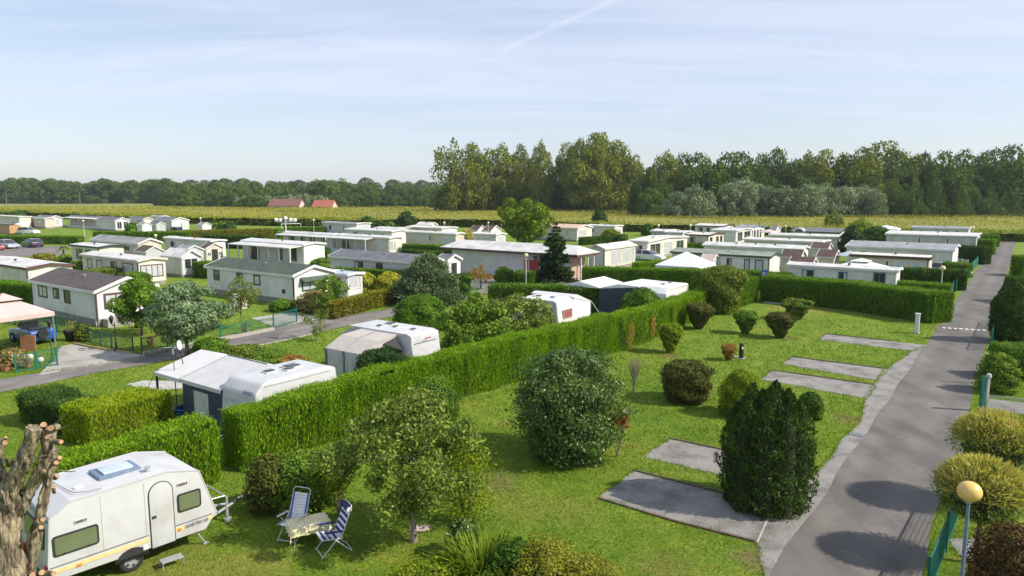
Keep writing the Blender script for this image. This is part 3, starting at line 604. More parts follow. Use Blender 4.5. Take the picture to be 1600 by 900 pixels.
def home(label, xl, xc, ye, xr, wall='cream', roof='roof_white', rise=.22, fascia='bright', eave=2.55, fw=(), ew=(), frame='brown', over=.18, th=.13, zs=.32, skirt='skirt', endwall=None, porch=None, ridge='x', name='mobile_home', cat='mobile home', rz=0, L=None, Wd=None, chimney=None, corner=None, vents=1, group=None, ft=None):
    p = G(xc, ye, eave); p.z = 0; v, u = V, U
    if rz: M_ = Matrix.Rotation(R(rz), 3, 'Z'); v, u = M_ @ V, M_ @ U
    pe = Vector((p.x, p.y, eave)); L = L or along(pe, -v, xl); W = Wd or max(2.2, along(pe, u, xr))
    d = porch['d'] if porch else 0
    org = p + u * d; root = thing(name, label, cat, (org.x, org.y, 0), -ROAD_A + R(rz), group)
    W = max(1.2, W - d); e = eave if not porch else eave + .25
    b = MB()
    if ridge == 'x': b.prism([(0, zs), (W, zs), (W, e), (W / 2, e + rise - .02), (0, e)], -L, 0, 'x')
    else: b.prism([(-L, zs), (0, zs), (0, e), (-L / 2, e + rise - .02), (-L, e)], 0, W, 'y')
    b.build('wall', wall, root)
    if endwall: q = MB(); q.span((.003, .0, zs), (.02, W, e - .03)); q.build('end_panel', endwall, root)
    s = MB()
    s.span((-L + .06, .06, -.05), (-.06, W - .06, zs)); s.build('skirt', skirt, root)
    r = MB(); f = MB(); o_ = over
    if ridge == 'x':
        sl = rise / (W / 2); pr = [(-o_, e - sl * o_), (W / 2, e + rise), (W + o_, e - sl * o_)]
        r.prism([(y, z + th) for y, z in pr] + [(y, z + .012) for y, z in pr[::-1]], -L - o_, o_, 'x')
        for xa, xb in ((-L - o_ - .04, -L - o_ + .0), (o_ - .0, o_ + .04)): f.prism([(y, z + th + .03) for y, z in pr] + [(y, z - .07) for y, z in pr[::-1]], xa, xb, 'x')
        f.span((-L - o_, -o_ - .04, e - sl * o_ - .08), (o_, -o_ - .002, e - sl * o_ + th - .01)); f.span((-L - o_, W + o_ + .002, e - sl * o_ - .08), (o_, W + o_ + .04, e - sl * o_ + th - .01))
    else:
        sl = rise / (L / 2); pr = [(-L - o_, e - sl * o_), (-L / 2, e + rise), (o_, e - sl * o_)]
        r.prism([(x, z + th) for x, z in pr] + [(x, z + .012) for x, z in pr[::-1]], -o_, W + o_, 'y')
        for ya, yb in ((-o_ - .04, -o_), (W + o_, W + o_ + .04)): f.prism([(x, z + th + .03) for x, z in pr] + [(x, z - .07) for x, z in pr[::-1]], ya, yb, 'y')
    ro = r.build('roof', roof, root); f.build('fascia', fascia, root)
    if vents:
        g = MB()
        for i in range(vents): x = -L * (.2 + .6 * (i + .4) / vents); zt = e + rise * .6 + th; g.lathe([(.09, 0), (.09, .16), (.14, .17), (.14, .22), (.02, .25)], (x, W * .30 + .1, zt - .03), 10)
        g.build('roof_vent', 'dark' if roof in ('roof_white', 'roof_cream') else 'roof_grey', ro)
    if chimney: g = MB(); g.tube([(-L * chimney, W * .55, e + rise - .1), (-L * chimney, W * .55, e + rise + .75)], .09, 10); g.lathe([(.16, 0), (.02, .12)], (-L * chimney, W * .55, e + rise + .78), 10); g.build('chimney', 'dark', ro)
    zf = lambda z: zs + (e - zs) * z
    if isinstance(fw, int): k = fw; fw = [(.08 + (i + rnd.uniform(.1, .25)) * .88 / k, .08 + (i + rnd.uniform(.5, .72)) * .88 / k, rnd.choice((.42, .5, .5)), .86, rnd.choice('gggnp')) for i in range(k)]
    PN = dict(g='glass', n='net_curtain', p='glass_pale')
    for q in fw:
        t0, t1, z0, z1, k = q[:5]
        if k == 'd': door(root, 'f', -L + t0 * L, -L + t1 * L, zf(z0), zf(z1), 0)
        else: window(root, 'f', -L + t0 * L, -L + t1 * L, zf(z0), zf(z1), 0, frame, PN[k], mull=q[5] if len(q) > 5 else 1, fwid=ft or .09)
    xo = .02 if endwall else 0
    for q in ew:
        t0, t1, z0, z1, k = q[:5]
        if k == 'd': door(root, 'e', t0 * W, t1 * W, zf(z0), zf(z1), xo)
        else: window(root, 'e', t0 * W, t1 * W, zf(z0), zf(z1), xo, frame, PN[k], mull=q[5] if len(q) > 5 else 2, fwid=ft or .09)
    if porch:
        x0, x1 = -L + porch.get('t0', 0) * L, -L + porch.get('t1', 1) * L; b = MB()
        b.prism([(-d - .1, eave - .06), (.0, eave + .14), (.0, eave + .23), (-d - .1, eave + .05)], x0 - .1, x1 + .1, 'x'); b.build('porch_roof', porch.get('roof', roof), root)
        k = porch.get('n', 4)
        for i in range(k + 1):
            x = x0 + (x1 - x0) * i / k; b = MB(); b.span((x - .06, -d, 0), (x + .06, -d + .12, eave - .05)); b.build('post', porch.get('post', 'bright'), root)
        b = MB(); b.span((x0, -d + .03, 0), (x1, -d + .08, porch.get('wall', .9))); b.build('parapet', porch.get('pm', 'bright'), root)
        if porch.get('glass', 0): b = MB(); b.span((x0 + .1, -d + .05, porch.get('wall', .9)), (x1 - .1, -d + .07, eave - .1)); b.build('screen', porch.get('gm', 'glass'), root)
        b = MB(); b.span((x0, -d, 0), (x1, 0, .12)); b.build('deck', 'concrete', root)
    dpp = MB(); dpp.tube([(-.10, -.06, .1), (-.10, -.06, e - .12), (-.10, -.14, e - .03)], .035, 6); dpp.build('downpipe', 'grey_wall' if fascia == 'bright' else 'dark', root)
    root['L'] = L; root['W'] = W; root['e'] = e
    HOMES.append((root, L, W)); return root
def shed(label, xl, xc, ye, xr, wall='grey_wall', roof='roof_brown', eave=2.0, rise=.6, dr=None, name='shed', fascia='bright', ridge='x', rz=0, L=None, Wd=None, win=False, group=None):
    h = home(label, xl, xc, ye, xr, wall, roof, rise, fascia, eave, zs=.08, over=.12, th=.06, vents=0, ridge=ridge, name=name, cat='shed', rz=rz, L=L, Wd=Wd, group=group)
    L, W = h['L'], h['W']
    if dr: b = MB(); b.span((.003, W * .32, .1), (.03, W * .68, 1.9)); b.build('door', dr, h)  # open doorway: its inner shade painted as a dark slab on the wall
    if win: window(h, 'e', W * .05, W * .28, 1.0, 1.6, 0, 'bright', 'glass', mull=2); window(h, 'e', W * .72, W * .95, 1.0, 1.6, 0, 'bright', 'glass', mull=2)
    return h
# --- left group, near to far
H1 = home('white mobile home with a dark brown shingle roof and three brown framed windows', 49, 149, 456, 243, 'white', 'shingle', .75, 'bright', fw=[(.11, .26, .42, .9, 'n', 2), (.36, .45, .48, .88, 'g'), (.53, .625, .38, .88, 'g')], ew=[(.12, .52, .34, .9, 'n', 2), (.56, .9, .34, .9, 'n', 2)], chimney=.06, zs=.55, ft=.13)
b = MB(); b.span((.05, .3, -.02), (.85, 3.4, .6)); b.build('terrace_wall', 'stone', H1)
for x in (0, ): pass
for xq in (0, -H1['L'] - .02): b = MB(); b.span((xq - .03, -.03, .55), (xq + .05, .05, 2.5)); b.build('corner_trim', 'brown', H1)
H14 = home('white mobile home with a dark green roof and green framed windows', 323, 458, 431, 519, 'white', 'roof_green', .62, 'bright', fw=[(.085, .16, .42, .88, 'g'), (.37, .44, .42, .88, 'g'), (.57, .645, .42, .88, 'n')], ew=[(.2, .82, .30, .86, 'n', 3)], frame='green_trim', zs=.5, ft=.13)
b = MB(); b.prism([(.0, 2.32), (.55, 2.05), (.55, 1.98), (0, 2.02)], H14['W'] * .16, H14['W'] * .86, 'y'); b.build('awning', 'roof_green', H14)
b = MB(); b.span((-.03, -.03, .5), (.05, .05, 2.5)); b.build('corner_trim', 'black', H14)
b = MB(); b.span((-1.55, -.05, .95), (-1.15, .0, 1.3)); b.build('meter_box', 'dark', H14)
home('low white annex with a pale blue grey flat roof beside the green roofed home', 521, 543, 430, 562, 'bright', 'glass_pale', .08, 'bright', eave=2.3, ew=[(.1, .9, .35, .92, 'n', 3)], frame='bright', name='annex', cat='annex', fw=[(.3, .75, .35, .9, 'g')], L=3.0, Wd=1.7)
home('long lavender grey mobile home with a slate grey roof behind the yellow round shrubs', 516, 652, 411, 690, 'lavender', 'roof_slate', .55, 'bright', fw=[(.30, .40, .25, .86, 'g'), (.55, .625, .25, .86, 'g')], ew=[(.2, .7, .4, .85, 'g')], frame='dark')
home('small grey roofed white garden house beside the blue spruce', 683, 699, 407, 712, 'bright', 'roof_slate', .5, 'bright', eave=2.1, name='garden_house', cat='garden house', ew=[(.3, .7, .1, .8, 'g')], frame='dark', vents=0)
home('beige mobile home with white flat roof and brown gutter at the left edge', -45, 43, 420, 113, 'cream', 'roof_white', .25, 'brown', fw=[(.42, .5, .3, .8, 'g'), (.76, .84, .3, .85, 'n')], ew=[(.18, .86, .0, .78, 'n', 4), (.02, .1, .2, .85, 'p')], frame='bright')
H3 = home('cream mobile home with flat white roof and four tall brown framed windows', 128, 216, 408, 258, 'cream', 'roof_white', .20, 'beige', fw=[(.10, .18, .35, .85, 'n'), (.27, .375, .35, .85, 'n'), (.53, .63, .35, .85, 'g'), (.73, .91, .15, .85, 'n')], ew=[(.05, .9, .22, .8, 'n', 4)], frame='brown', chimney=None)
home('white gabled sun room with one large dark window beside the cream home', 258, 284, 402, 303, 'bright', 'roof_white', .7, 'bright', eave=2.3, ew=[(.1, .85, .3, .92, 'g')], frame='bright', name='sun_room', cat='sun room', L=4, vents=0)
home('pale chalet with white roof and green framed glazed veranda', 111, 155, 387, 193, 'cream', 'roof_white', .15, 'dark', fw=[(.08, .42, .15, .88, 'g', 2), (.5, .72, .15, .88, 'g', 2), (.78, .98, .3, .85, 'g')], frame='bright', name='chalet', cat='chalet')
home('beige home with a grey gabled roof behind the glazed veranda chalet', 142, 216, 381, 252, 'beige', 'roof_grey', .6, 'bright', fw=2, frame='bright', vents=0)
shed('small shed with a brown roof beside the cream mobile home', 211, 228, 393, 251, 'grey_wall', 'roof_brown')
home('white trailer with flat roof behind the two beige sheds', 257, 330, 377, 349, 'bright', 'roof_white', .12, 'bright', fw=3, frame='bright')
shed('grey shed with open dark door, nearest of the pair by the green roofed home', 273, 288, 392, 318, 'grey_wall', 'roof_grey', dr='dark', win=True, eave=2.1)
shed('beige shed with brown roof and open dark door next to the porch home', 312, 322, 388, 348, 'beige', 'roof_brown', dr='dark', win=True, eave=2.1)
home('white home with long open porch on pillars behind the green roof', 356, 452, 388, 507, 'bright', 'roof_white', .22, 'bright', fw=[(.1, .3, .0, .86, 'g'), (.4, .5, .1, .86, 'n'), (.56, .68, .1, .86, 'g'), (.74, .9, .1, .86, 'g')], frame='bright', porch=dict(d=2.2, n=6, wall=.35))
home('white home with porch and two small blue windows under the flat roof', 430, 508, 371, 525, 'bright', 'roof_white', .2, 'bright', fw=4, frame='dark', porch=dict(d=1.6, n=4, wall=.5))
home('cream trailer with pale blue canopy porch and lit lamp in the middle row', 512, 594, 376, 628, 'cream', 'roof_white', .15, 'bright', fw=[(.1, .3, .2, .9, 'g'), (.45, .6, .1, .85, 'n'), (.72, .95, .1, .9, 'n')], ew=[(.06, .28, .3, .8, 'n'), (.4, .48, .3, .8, 'n')], frame='grey_wall', porch=dict(d=1.8, n=4, wall=1.0, t1=.72, post='canvas_blue', pm='canvas_blue'))
home('pale grey trailer with four narrow windows at the edge of the maize field', 504, 557, 350, 579, 'lavender', 'roof_grey', .15, 'bright', fw=[(.19, .27, .3, .85, 'g'), (.37, .44, .3, .85, 'n'), (.60, .66, .2, .85, 'g'), (.80, .90, .3, .85, 'n')], ew=[(.2, .4, .4, .8, 'n'), (.6, .9, .4, .8, 'n')], frame='bright')
home('beige trailer with white flat roof above a dark hedge near the washing block', 634, 712, 366, 722, 'beige', 'roof_white', .18, 'bright', fw=[(.26, .33, .4, .85, 'p'), (.46, .52, .4, .85, 'g'), (.76, .93, .35, .85, 'p', 2)], frame='bright')
home('low white trailer between the palm and the row of pale roofs', 540, 612, 362, 640, 'bright', 'roof_white', .2, 'bright', fw=3, frame='bright')
home('low trailer with brown edged white roof in front of the dark pine', 584, 634, 359, 655, 'pink_wall', 'roof_white', .2, 'brown', fw=3, frame='bright')
home('low white trailer right of the dark pine by the field', 636, 690, 357, 714, 'bright', 'roof_cream', .2, 'bright', fw=3, frame='bright')
home('small white trailer under the pale roofed shed right of the pine', 652, 672, 352, 682, 'bright', 'roof_cream', .5, 'bright', fw=1, frame='bright')
shed('white shed with dark brown roof, nearest the yellow flag by the field', 754, 767, 360, 783, 'bright', 'roof_brown', eave=2.0, rise=.9)
shed('white shed with dark brown roof beside the lamp post by the field', 734, 746, 360, 760, 'bright', 'roof_brown', eave=2.0, rise=.9)
home('white trailer with two wide grey windows behind the washing block', 740, 775, 367, 790, 'bright', 'roof_white', .2, 'bright', fw=[(.1, .3, .3, .8, 'n'), (.4, .9, .3, .8, 'n')], ew=[(.2, .8, .3, .85, 'p')], frame='bright')
home('white mobile home with a long salmon pink roof behind the yellow green tree', 838, 902, 357, 925, 'cream', 'roof_pink', .55, 'bright', fw=[(.7, .82, .3, .85, 'n'), (.2, .3, .3, .85, 'n')], ew=[(.1, .6, .3, .85, 'n', 3)], frame='bright')
home('white trailer with flat roof and wide grey windows beside the small cypress', 918, 960, 354, 973, 'cream', 'roof_white', .15, 'bright', fw=[(.05, .25, .35, .8, 'g'), (.4, .75, .35, .8, 'n')], ew=[(.1, .8, .3, .8, 'n')], frame='bright')
# --- far left group
home('long beige flat building at the far left by the field', -40, 30, 339, 48, 'cream', 'roof_cream', .1, 'bright', eave=3.0, vents=0, name='flat_building', cat='building')
shed('orange wooden shed with dark flat roof at the left edge', -20, 14, 351, 22, 'wood_orange', 'roof_slate', eave=2.2, rise=.1, fascia='dark')
home('pink walled home with grey roof behind the parked white car', 34, 70, 342, 80, 'pink_wall', 'roof_grey', .3, 'bright', fw=[(.1, .45, .05, .85, 'g'), (.7, .85, .4, .8, 'p')], frame='brown')
home('white gabled home with narrow windows beside the pink walled one', 70, 77, 341, 97, 'bright', 'roof_slate', .6, 'bright', ew=[(.5, .75, .2, .85, 'n')], frame='bright', L=9)
home('home with long dark roof and white canopy in the far left row', 97, 160, 343, 178, 'cream', 'roof_slate', .3, 'bright', fw=4, frame='brown', porch=dict(d=2.0, n=5, roof='roof_white', wall=.6))
home('white gabled home with tall front windows in the far left row', 165, 180, 345, 202, 'bright', 'roof_slate', .7, 'bright', ew=[(.1, .45, .1, .9, 'g'), (.55, .9, .1, .9, 'g')], frame='bright', L=10)
home('low home with stepped dark roofs right of the white gabled one', 200, 224, 343, 238, 'cream', 'roof_slate', .5, 'bright', fw=2, frame='bright')
shed('white garden shed in the far left row beside a bush', 214, 222, 352, 232, 'bright', 'roof_grey', eave=2.0)
shed('grey garden shed with sloped roof between white homes', 231, 244, 351, 257, 'grey_wall', 'roof_slate', eave=2.0)
home('white gabled home with dark roof at the end of the far left row', 255, 268, 345, 295, 'bright', 'roof_slate', .7, 'bright', ew=[(.5, .6, .1, .8, 'g'), (.68, .78, .1, .8, 'n'), (.85, .95, .1, .8, 'n')], frame='bright', L=8)
shed('lone white shed with grey roof at the edge of the maize', 308, 316, 352, 330, 'bright', 'roof_grey', eave=2.1, rise=.6)
home('small white caravan roofed in grey in front of the dark roofed row', 236, 252, 339, 262, 'bright', 'roof_grey', .3, 'bright', vents=0)
# --- right group
home('porch home with pale columns beside the parked white hatchback', 984, 1012, 378, 1074, 'cream', 'roof_cream', .3, 'bright', fw=[(.12, .42, .35, .8, 'g'), (.5, .8, .35, .8, 'g')], ew=[(.06, .3, .05, .85, 'g'), (.4, .6, .05, .85, 'n'), (.7, .9, .05, .85, 'g')], frame='bright')
HL = home('home with lavender sides and a beige shuttered end by the washing block', 919, 945, 390, 993, 'lavender', 'roof_cream', .45, 'beige', ew=[(.2, .5, .1, .9, 'n', 3), (.55, .95, .1, .9, 'n', 4)], frame='cream', endwall='cream', eave=2.6, ridge='y')
home('mobile home with pale green roof behind the white party tent', 1050, 1203, 402, 1219, 'bright', 'roof_palegreen', .3, 'green_trim', fw=[(.30, .35, .35, .85, 'g'), (.58, .63, .35, .85, 'g'), (.755, .81, .25, .85, 'n'), (.86, .94, .25, .85, 'n')], frame='dark')
home('white home with red brown edged flat roof and narrow dark windows', 1072, 1107, 368, 1131, 'cream', 'roof_cream', .2, 'brown', fw=[(.2, .4, .3, .85, 'g')], ew=[(.1, .25, .1, .85, 'g'), (.5, .65, .1, .85, 'g'), (.75, .9, .1, .85, 'g')], frame='brown')
home('low white trailer left of the red brown edged home', 1040, 1066, 364, 1082, 'bright', 'roof_white', .2, 'bright', fw=2, frame='bright')
home('flat white trailer with grey side next to the round bush', 1018, 1042, 362, 1060, 'grey_wall', 'roof_white', .2, 'bright', fw=2, frame='bright')
home('far white roofed home along the maize in the right rows', 1086, 1130, 354, 1146, 'bright', 'roof_white', .3, 'brown', fw=3, frame='brown')
home('far white flat roofed home behind the parked black cars', 1114, 1150, 361, 1175, 'bright', 'roof_white', .2, 'bright', ew=[(.1, .4, .1, .9, 'g'), (.5, .9, .1, .9, 'g')], frame='bright')
home('grey gabled home with a row of tall white framed windows', 1147, 1172, 358, 1195, 'bright', 'roof_grey', .5, 'blue_trim', ew=[(.05, .18, .1, .9, 'g', 1), (.25, .38, .1, .9, 'g', 1), (.45, .58, .1, .9, 'g', 1), (.65, .78, .1, .9, 'g', 1)], frame='bright')
shed('dark slate shed behind the pink parasol', 1204, 1212, 358, 1220, 'grey_wall', 'roof_slate', eave=2.2)
HA = home('long white home with dark roof and an arched white dormer', 1236, 1312, 364, 1326, 'bright', 'roof_slate', .5, 'dark', fw=[(.35, .42, .4, .8, 'g'), (.47, .54, .4, .8, 'g'), (.65, .7, .4, .8, 'g'), (.78, .83, .4, .8, 'g')], frame='dark')
b = MB(); k_ = [(math.cos(math.pi * i / 10) * .95, math.sin(math.pi * i / 10) * .75) for i in range(11)]
b.prism([(x - HA['L'] * .83, z + HA['e'] - .1) for x, z in k_], -.25, 1.0, 'y'); dm = b.build('dormer', 'bright', HA)
b = MB(); b.prism([(x * .75 - HA['L'] * .83, z * .72 + HA['e'] - .05) for x, z in k_], -.28, -.25, 'y'); b.build('pane', 'glass', dm)
home('cream trailer with long white roof and dark shuttered windows in the right rows', 1203, 1311, 371, 1320, 'cream', 'roof_white', .2, 'bright', fw=[(.05, .16, .45, .8, 'n'), (.2, .33, .45, .8, 'g'), (.37, .45, .45, .8, 'n'), (.55, .66, .45, .8, 'n'), (.72, .86, .45, .8, 'g')], frame='bright')
home('low trailer with flat white roof just before the long cream one', 1163, 1284, 379, 1296, 'beige', 'roof_white', .15, 'bright', fw=4, frame='bright')
home('long white trailer with pale roof behind the green roofed home', 1100, 1253, 390, 1263, 'bright', 'roof_white', .3, 'bright', fw=4, frame='bright', vents=3)
shed('shed with dark brown roof beside the white trailer end, left one of the three', 1221, 1250, 402, 1259, 'beige', 'roof_brown', eave=2.2, rise=.7)
shed('shed with dark brown roof just behind the white home by the tall hedge', 1234, 1268, 413, 1275, 'beige', 'roof_brown', eave=2.1, rise=.6)
shed('small shed with dark brown roof farthest back, beside the cream trailer end', 1268, 1293, 388, 1300, 'beige', 'roof_brown', eave=2.1, rise=.6)
shed('shed with dark brown roof beside the lime green slide', 1277, 1303, 402, 1312, 'beige', 'roof_brown', eave=2.2, rise=.7)
home('white trailer with dark windows directly behind the tall clipped hedge', 1233, 1401, 424, 1407, 'bright', 'roof_white', .15, 'bright', fw=[(.13, .25, .3, .85, 'g'), (.48, .565, .3, .85, 'g'), (.80, .91, .05, .9, 'g', 2)], frame='blue_trim', eave=2.5)
home('white trailer with a ribbed grey metal roof beside the access road', 1323, 1489, 392, 1498, 'bright', 'roof_ribbed', .45, 'bright', fw=[(.12, .2, .6, .8, 'g'), (.34, .4, .6, .75, 'g'), (.74, .85, .1, .85, 'n')], frame='bright')
home('beige trailer with a dark brown roof edge and pale blue windows', 1331, 1452, 405, 1457, 'beige', 'roof_cream', .12, 'brown', fw=[(.05, .2, .35, .85, 'p'), (.45, .5, .5, .85, 'g'), (.58, .72, .3, .85, 'p'), (.78, .92, .3, .85, 'p')], frame='bright', th=.2)
home('grey trailer with white roof and five windows at the head of the road', 1385, 1526, 370, 1532, 'grey_wall', 'roof_white', .25, 'bright', fw=[(.11, .165, .4, .85, 'p'), (.37, .4, .35, .85, 'g'), (.52, .57, .4, .85, 'n'), (.68, .72, .3, .85, 'g'), (.88, .93, .2, .85, 'p')], ew=[(.2, .8, .1, .85, 'g')], frame='bright')
home('bluish trailer with flat grey roof farthest back along the maize', 1426, 1513, 358, 1517, 'lavender', 'roof_grey', .2, 'bright', fw=4, frame='bright')
# --- washing block with overhanging white roof
SB = thing('washing_block', 'long white washing block with wide overhanging roof and red door', 'building', (0, 0, 0))
pe = G(893, 398, 2.9); LB = along(pe, -V, 706); WB = along(pe, U, 914); pe.z = 0; SB.location = pe; SB.rotation_euler.z = -ROAD_A
b = MB(); b.span((-LB, 0, 0), (0, WB, 2.85)); b.build('wall', 'pink_wall' if 0 else 'bright', SB)
b = MB(); b.span((.003, 0.02, 0), (.03, WB - .02, 2.8)); b.build('end_wall', 'brick_pink', SB)
b = MB(); ov = 1.0; e0 = 2.86; x0, x1, y0, y1 = -LB - ov, ov + .3, -ov, WB + ov; hx = min(3.2, WB / 2)
vs = [(x0, y0, e0), (x1, y0, e0), (x1, y1, e0), (x0, y1, e0), (x0, y0, e0 + .16), (x1, y0, e0 + .16), (x1, y1, e0 + .16), (x0, y1, e0 + .16), (x0 + hx, WB / 2, e0 + .95), (x1 - hx, WB / 2, e0 + .95)]
b.add(vs, [(3, 2, 1, 0), (0, 1, 5, 4), (1, 2, 6, 5), (2, 3, 7, 6), (3, 0, 4, 7), (4, 5, 9, 8), (6, 7, 8, 9), (5, 6, 9), (7, 4, 8)]); ro = b.build('roof', 'roof_white', SB)
b = MB(); b.span((x0 + .1, y0 - .03, e0 - .12), (x1, y0 - .002, e0 + .1)); b.span((x1 + .002, y0, e0 - .12), (x1 + .03, y1, e0 + .1)); b.build('fascia', 'brown', SB)
for t in (.73, .79, .86, .92): window(SB, 'f', -LB * (1 - t) - .35, -LB * (1 - t) + .55, 1.95, 2.5, 0, 'dark', 'glass')
b = MB(); b.span((-LB * .325, -.05, 0), (-LB * .325 + 1.3, .0, 2.05)); dr_ = b.build('door', 'red_paint', SB); b = MB(); b.span((-LB * .325 + 1.1, -.09, 1.0), (-LB * .325 + 1.2, -.05, 1.15)); b.build('handle', 'steel', dr_)
b = MB(); b.span((-LB * .365, -.06, 1.0), (-LB * .365 + .42, .0, 2.0)); hb_ = b.build('notice_board', 'red_paint', SB); b = MB(); b.span((-LB * .365 + .13, -.07, 1.4), (-LB * .365 + .29, -.06, 1.9)); b.span((-LB * .365 + .1, -.07, 1.1), (-LB * .365 + .32, -.06, 1.25)); b.build('notice', 'bright', hb_)
for y in (.1, WB * .55, WB): b = MB(); b.tube([(ov + .1, y, 0), (ov + .1, y, 2.9)], .09, 10); b.build('column', 'bright', SB)
b = MB()
for x in (-.2, -.55): b.span((-LB * (1 + x * 0) + LB * .12 * (1 if x == -.2 else 3), -.012, .2), (-LB + LB * .12 * (1 if x == -.2 else 3) + .03, .0, 2.8))
b.span((-LB, -.015, .0), (0, -.001, .25)); b.build('plinth', 'pink_wall', SB)
# --- two far farmhouses, white tents and parasols
def farm(label, x0, x1, yt, yb, roof, D, gablefront, hgt=3.0):
    k = F_PX / D; Wd = (x1 - x0) / k; c = G((x0 + x1) / 2, 300 + CAM_H * F_PX / D); root = thing('farmhouse', label, 'house', (c.x, c.y, 0), R(-8))
    e, rdg = hgt, hgt + (yb - yt) / k * .62; dp = 7.0
    b = MB(); b.prism([(-dp / 2, 0), (dp / 2, 0), (dp / 2, e), (0, rdg - .15), (-dp / 2, e)], -Wd / 2, Wd / 2, 'x'); b.build('wall', 'pink_wall', root)
    s = (rdg - e) / (dp / 2); b = MB(); pr = [(-dp / 2 - .4, e - .4 * s), (0, rdg), (dp / 2 + .4, e - .4 * s)]; b.prism([(y, z + .2) for y, z in pr] + [(y, z) for y, z in pr[::-1]], -Wd / 2 - .3, Wd / 2 + .3, 'x'); ro = b.build('roof', roof, root)
    b = MB(); b.box((Wd * .12, .3, rdg + .4), (.6, .6, 1.3)); b.build('chimney', 'brick_pink', ro)
    window(root, 'f', -Wd * .3, -Wd * .1, 1.0, 2.3, -dp / 2, 'bright', 'glass'); window(root, 'f', Wd * .1, Wd * .3, 1.0, 2.3, -dp / 2, 'bright', 'glass')
    window(root, 'e', -1, 1, 1.0, 2.3, Wd / 2, 'bright', 'glass'); return root
farm('distant long farmhouse with a dull brown tiled roof before the wood', 423, 474, 318, 333, 'tile_brown', 345, 0)
farm('distant farmhouse with a bright orange red tiled roof before the wood', 492, 524, 318, 333, 'tile_red', 340, 1, 2.6)
def pyramid_tent(label, x0, x1, yt, ye, top='canvas_white', eave=2.2, name='party_tent', cat='tent', rise=None, side=None, legs='bright', tier=False, wid=None, dep=None, rz=0):
    c = G((x0 + x1) / 2, ye, eave); k = dist_scale(c); W = wid or (x1 - x0) / k / 1.25; Dp = dep or W; h = rise or (ye - yt) / k; root = thing(name, label, cat, (c.x, c.y, 0), -ROAD_A + R(rz))
    a, d = W / 2, Dp / 2; b = MB(); vs = [(-a, -d, eave), (a, -d, eave), (a, d, eave), (-a, d, eave), (-a, -d, eave - .25), (a, -d, eave - .25), (a, d, eave - .25), (-a, d, eave - .25)]
    if tier:
        q = .34; zt = eave + h * .62; n = 4
        vs += [(-a * q, -d * q, zt), (a * q, -d * q, zt), (a * q, d * q, zt), (-a * q, d * q, zt)]
        fs = [(0, 1, 9, 8), (1, 2, 10, 9), (2, 3, 11, 10), (3, 0, 8, 11)]
        q2 = .40; z2 = zt + .12; o = len(vs); vs += [(-a * q2, -d * q2, z2), (a * q2, -d * q2, z2), (a * q2, d * q2, z2), (-a * q2, d * q2, z2), (0, 0, eave + h + .1)]
        fs += [(o, o + 1, o + 4), (o + 1, o + 2, o + 4), (o + 2, o + 3, o + 4), (o + 3, o, o + 4)]
    else: o = len(vs); vs += [(0, 0, eave + h)]; fs = [(0, 1, o), (1, 2, o), (2, 3, o), (3, 0, o)]
    fs += [(4, 5, 1, 0), (5, 6, 2, 1), (6, 7, 3, 2), (7, 4, 0, 3)]; b.add(vs, fs); b.build('canopy', top, root)
    for sx in (-1, 1):
        for sy in (-1, 1): b = MB(); b.tube([(sx * (a - .08), sy * (d - .08), 0), (sx * (a - .08), sy * (d - .08), eave)], .045, 8); b.build('leg', legs, root)
    if side:
        for nm, p in (('side_panel', ((-a, -d + .02, .05), (a, -d + .04, eave - .26))), ('side_panel', ((a - .04, -d, .05), (a - .02, d, eave - .26)))): q = MB(); q.span(*p); q.build(nm, side, root)
    return root
pyramid_tent('white pyramid party tent with navy scalloped edge behind the hedge', 1036, 1107, 393, 413, eave=2.3, side='canvas_navy', wid=4.6, dep=4.6)
shed('grey tent annex beside the white party tent', 1094, 1112, 409, 1124, 'grey_wall', 'canvas_pink', eave=1.9, rise=.7, name='tent_annex')
pyramid_tent('white gazebo with a small raised top behind the hedge side trailer', 1318, 1372, 405, 417, eave=2.5, tier=True, wid=4.2, dep=4.2, name='gazebo', cat='gazebo')
pyramid_tent('white gazebo tent at the field edge among dark shrubs', 1370, 1400, 352, 357, eave=2.4, name='gazebo', cat='gazebo', wid=4.5)
def parasol(label, px, py, rad, m, h=2.4, n=8):
    c = G(px, py, h); root = thing('parasol', label, 'parasol', (c.x, c.y, 0)); b = MB(); b.lathe([(rad, 0), (rad, .05), (rad * .5, .32), (.03, .55)], (0, 0, h - .1), n); b.build('canopy', m, root); b = MB(); b.tube([(0, 0, 0), (0, 0, h + .5)], .03, 8); b.build('pole', 'galv', root)
parasol('pink parasol open in front of the grey gabled home', 1201, 362, 1.9, 'canvas_pink'); parasol('pale blue parasol open beside the ribbed grey roof', 1328, 398, 1.5, 'canvas_blue'); parasol('white parasol open beside the orange shed at the far left', 34, 350, 1.5, 'canvas_white')
# ------------------------------------------------------------------ touring caravans
def rrect(b, face_pt, ax, az, nrm, w, h, r, d0, d1, m=0, n=5):
    """rounded rectangle plate: centre, horizontal axis, vertical axis, normal; from depth d0 to d1 along the normal"""
    pts = []
    for cx_, cz_, a0 in ((w / 2 - r, h / 2 - r, 0), (-w / 2 + r, h / 2 - r, 90), (-w / 2 + r, -h / 2 + r, 180), (w / 2 - r, -h / 2 + r, 270)):
        for i in range(n + 1): a = R(a0 + 90 * i / n); pts.append((cx_ + r * math.cos(a), cz_ + r * math.sin(a)))
    vs = [face_pt + ax * x + az * z + nrm * d for d in (d0, d1) for x, z in pts]; k = len(pts)
    b.add(vs, [tuple(range(k))[::-1], tuple(range(k, 2 * k))] + [(i, (i + 1) % k, k + (i + 1) % k, k + i) for i in range(k)], m)
X3, Y3, Z3 = Vector((1, 0, 0)), Vector((0, 1, 0)), Vector((0, 0, 1))
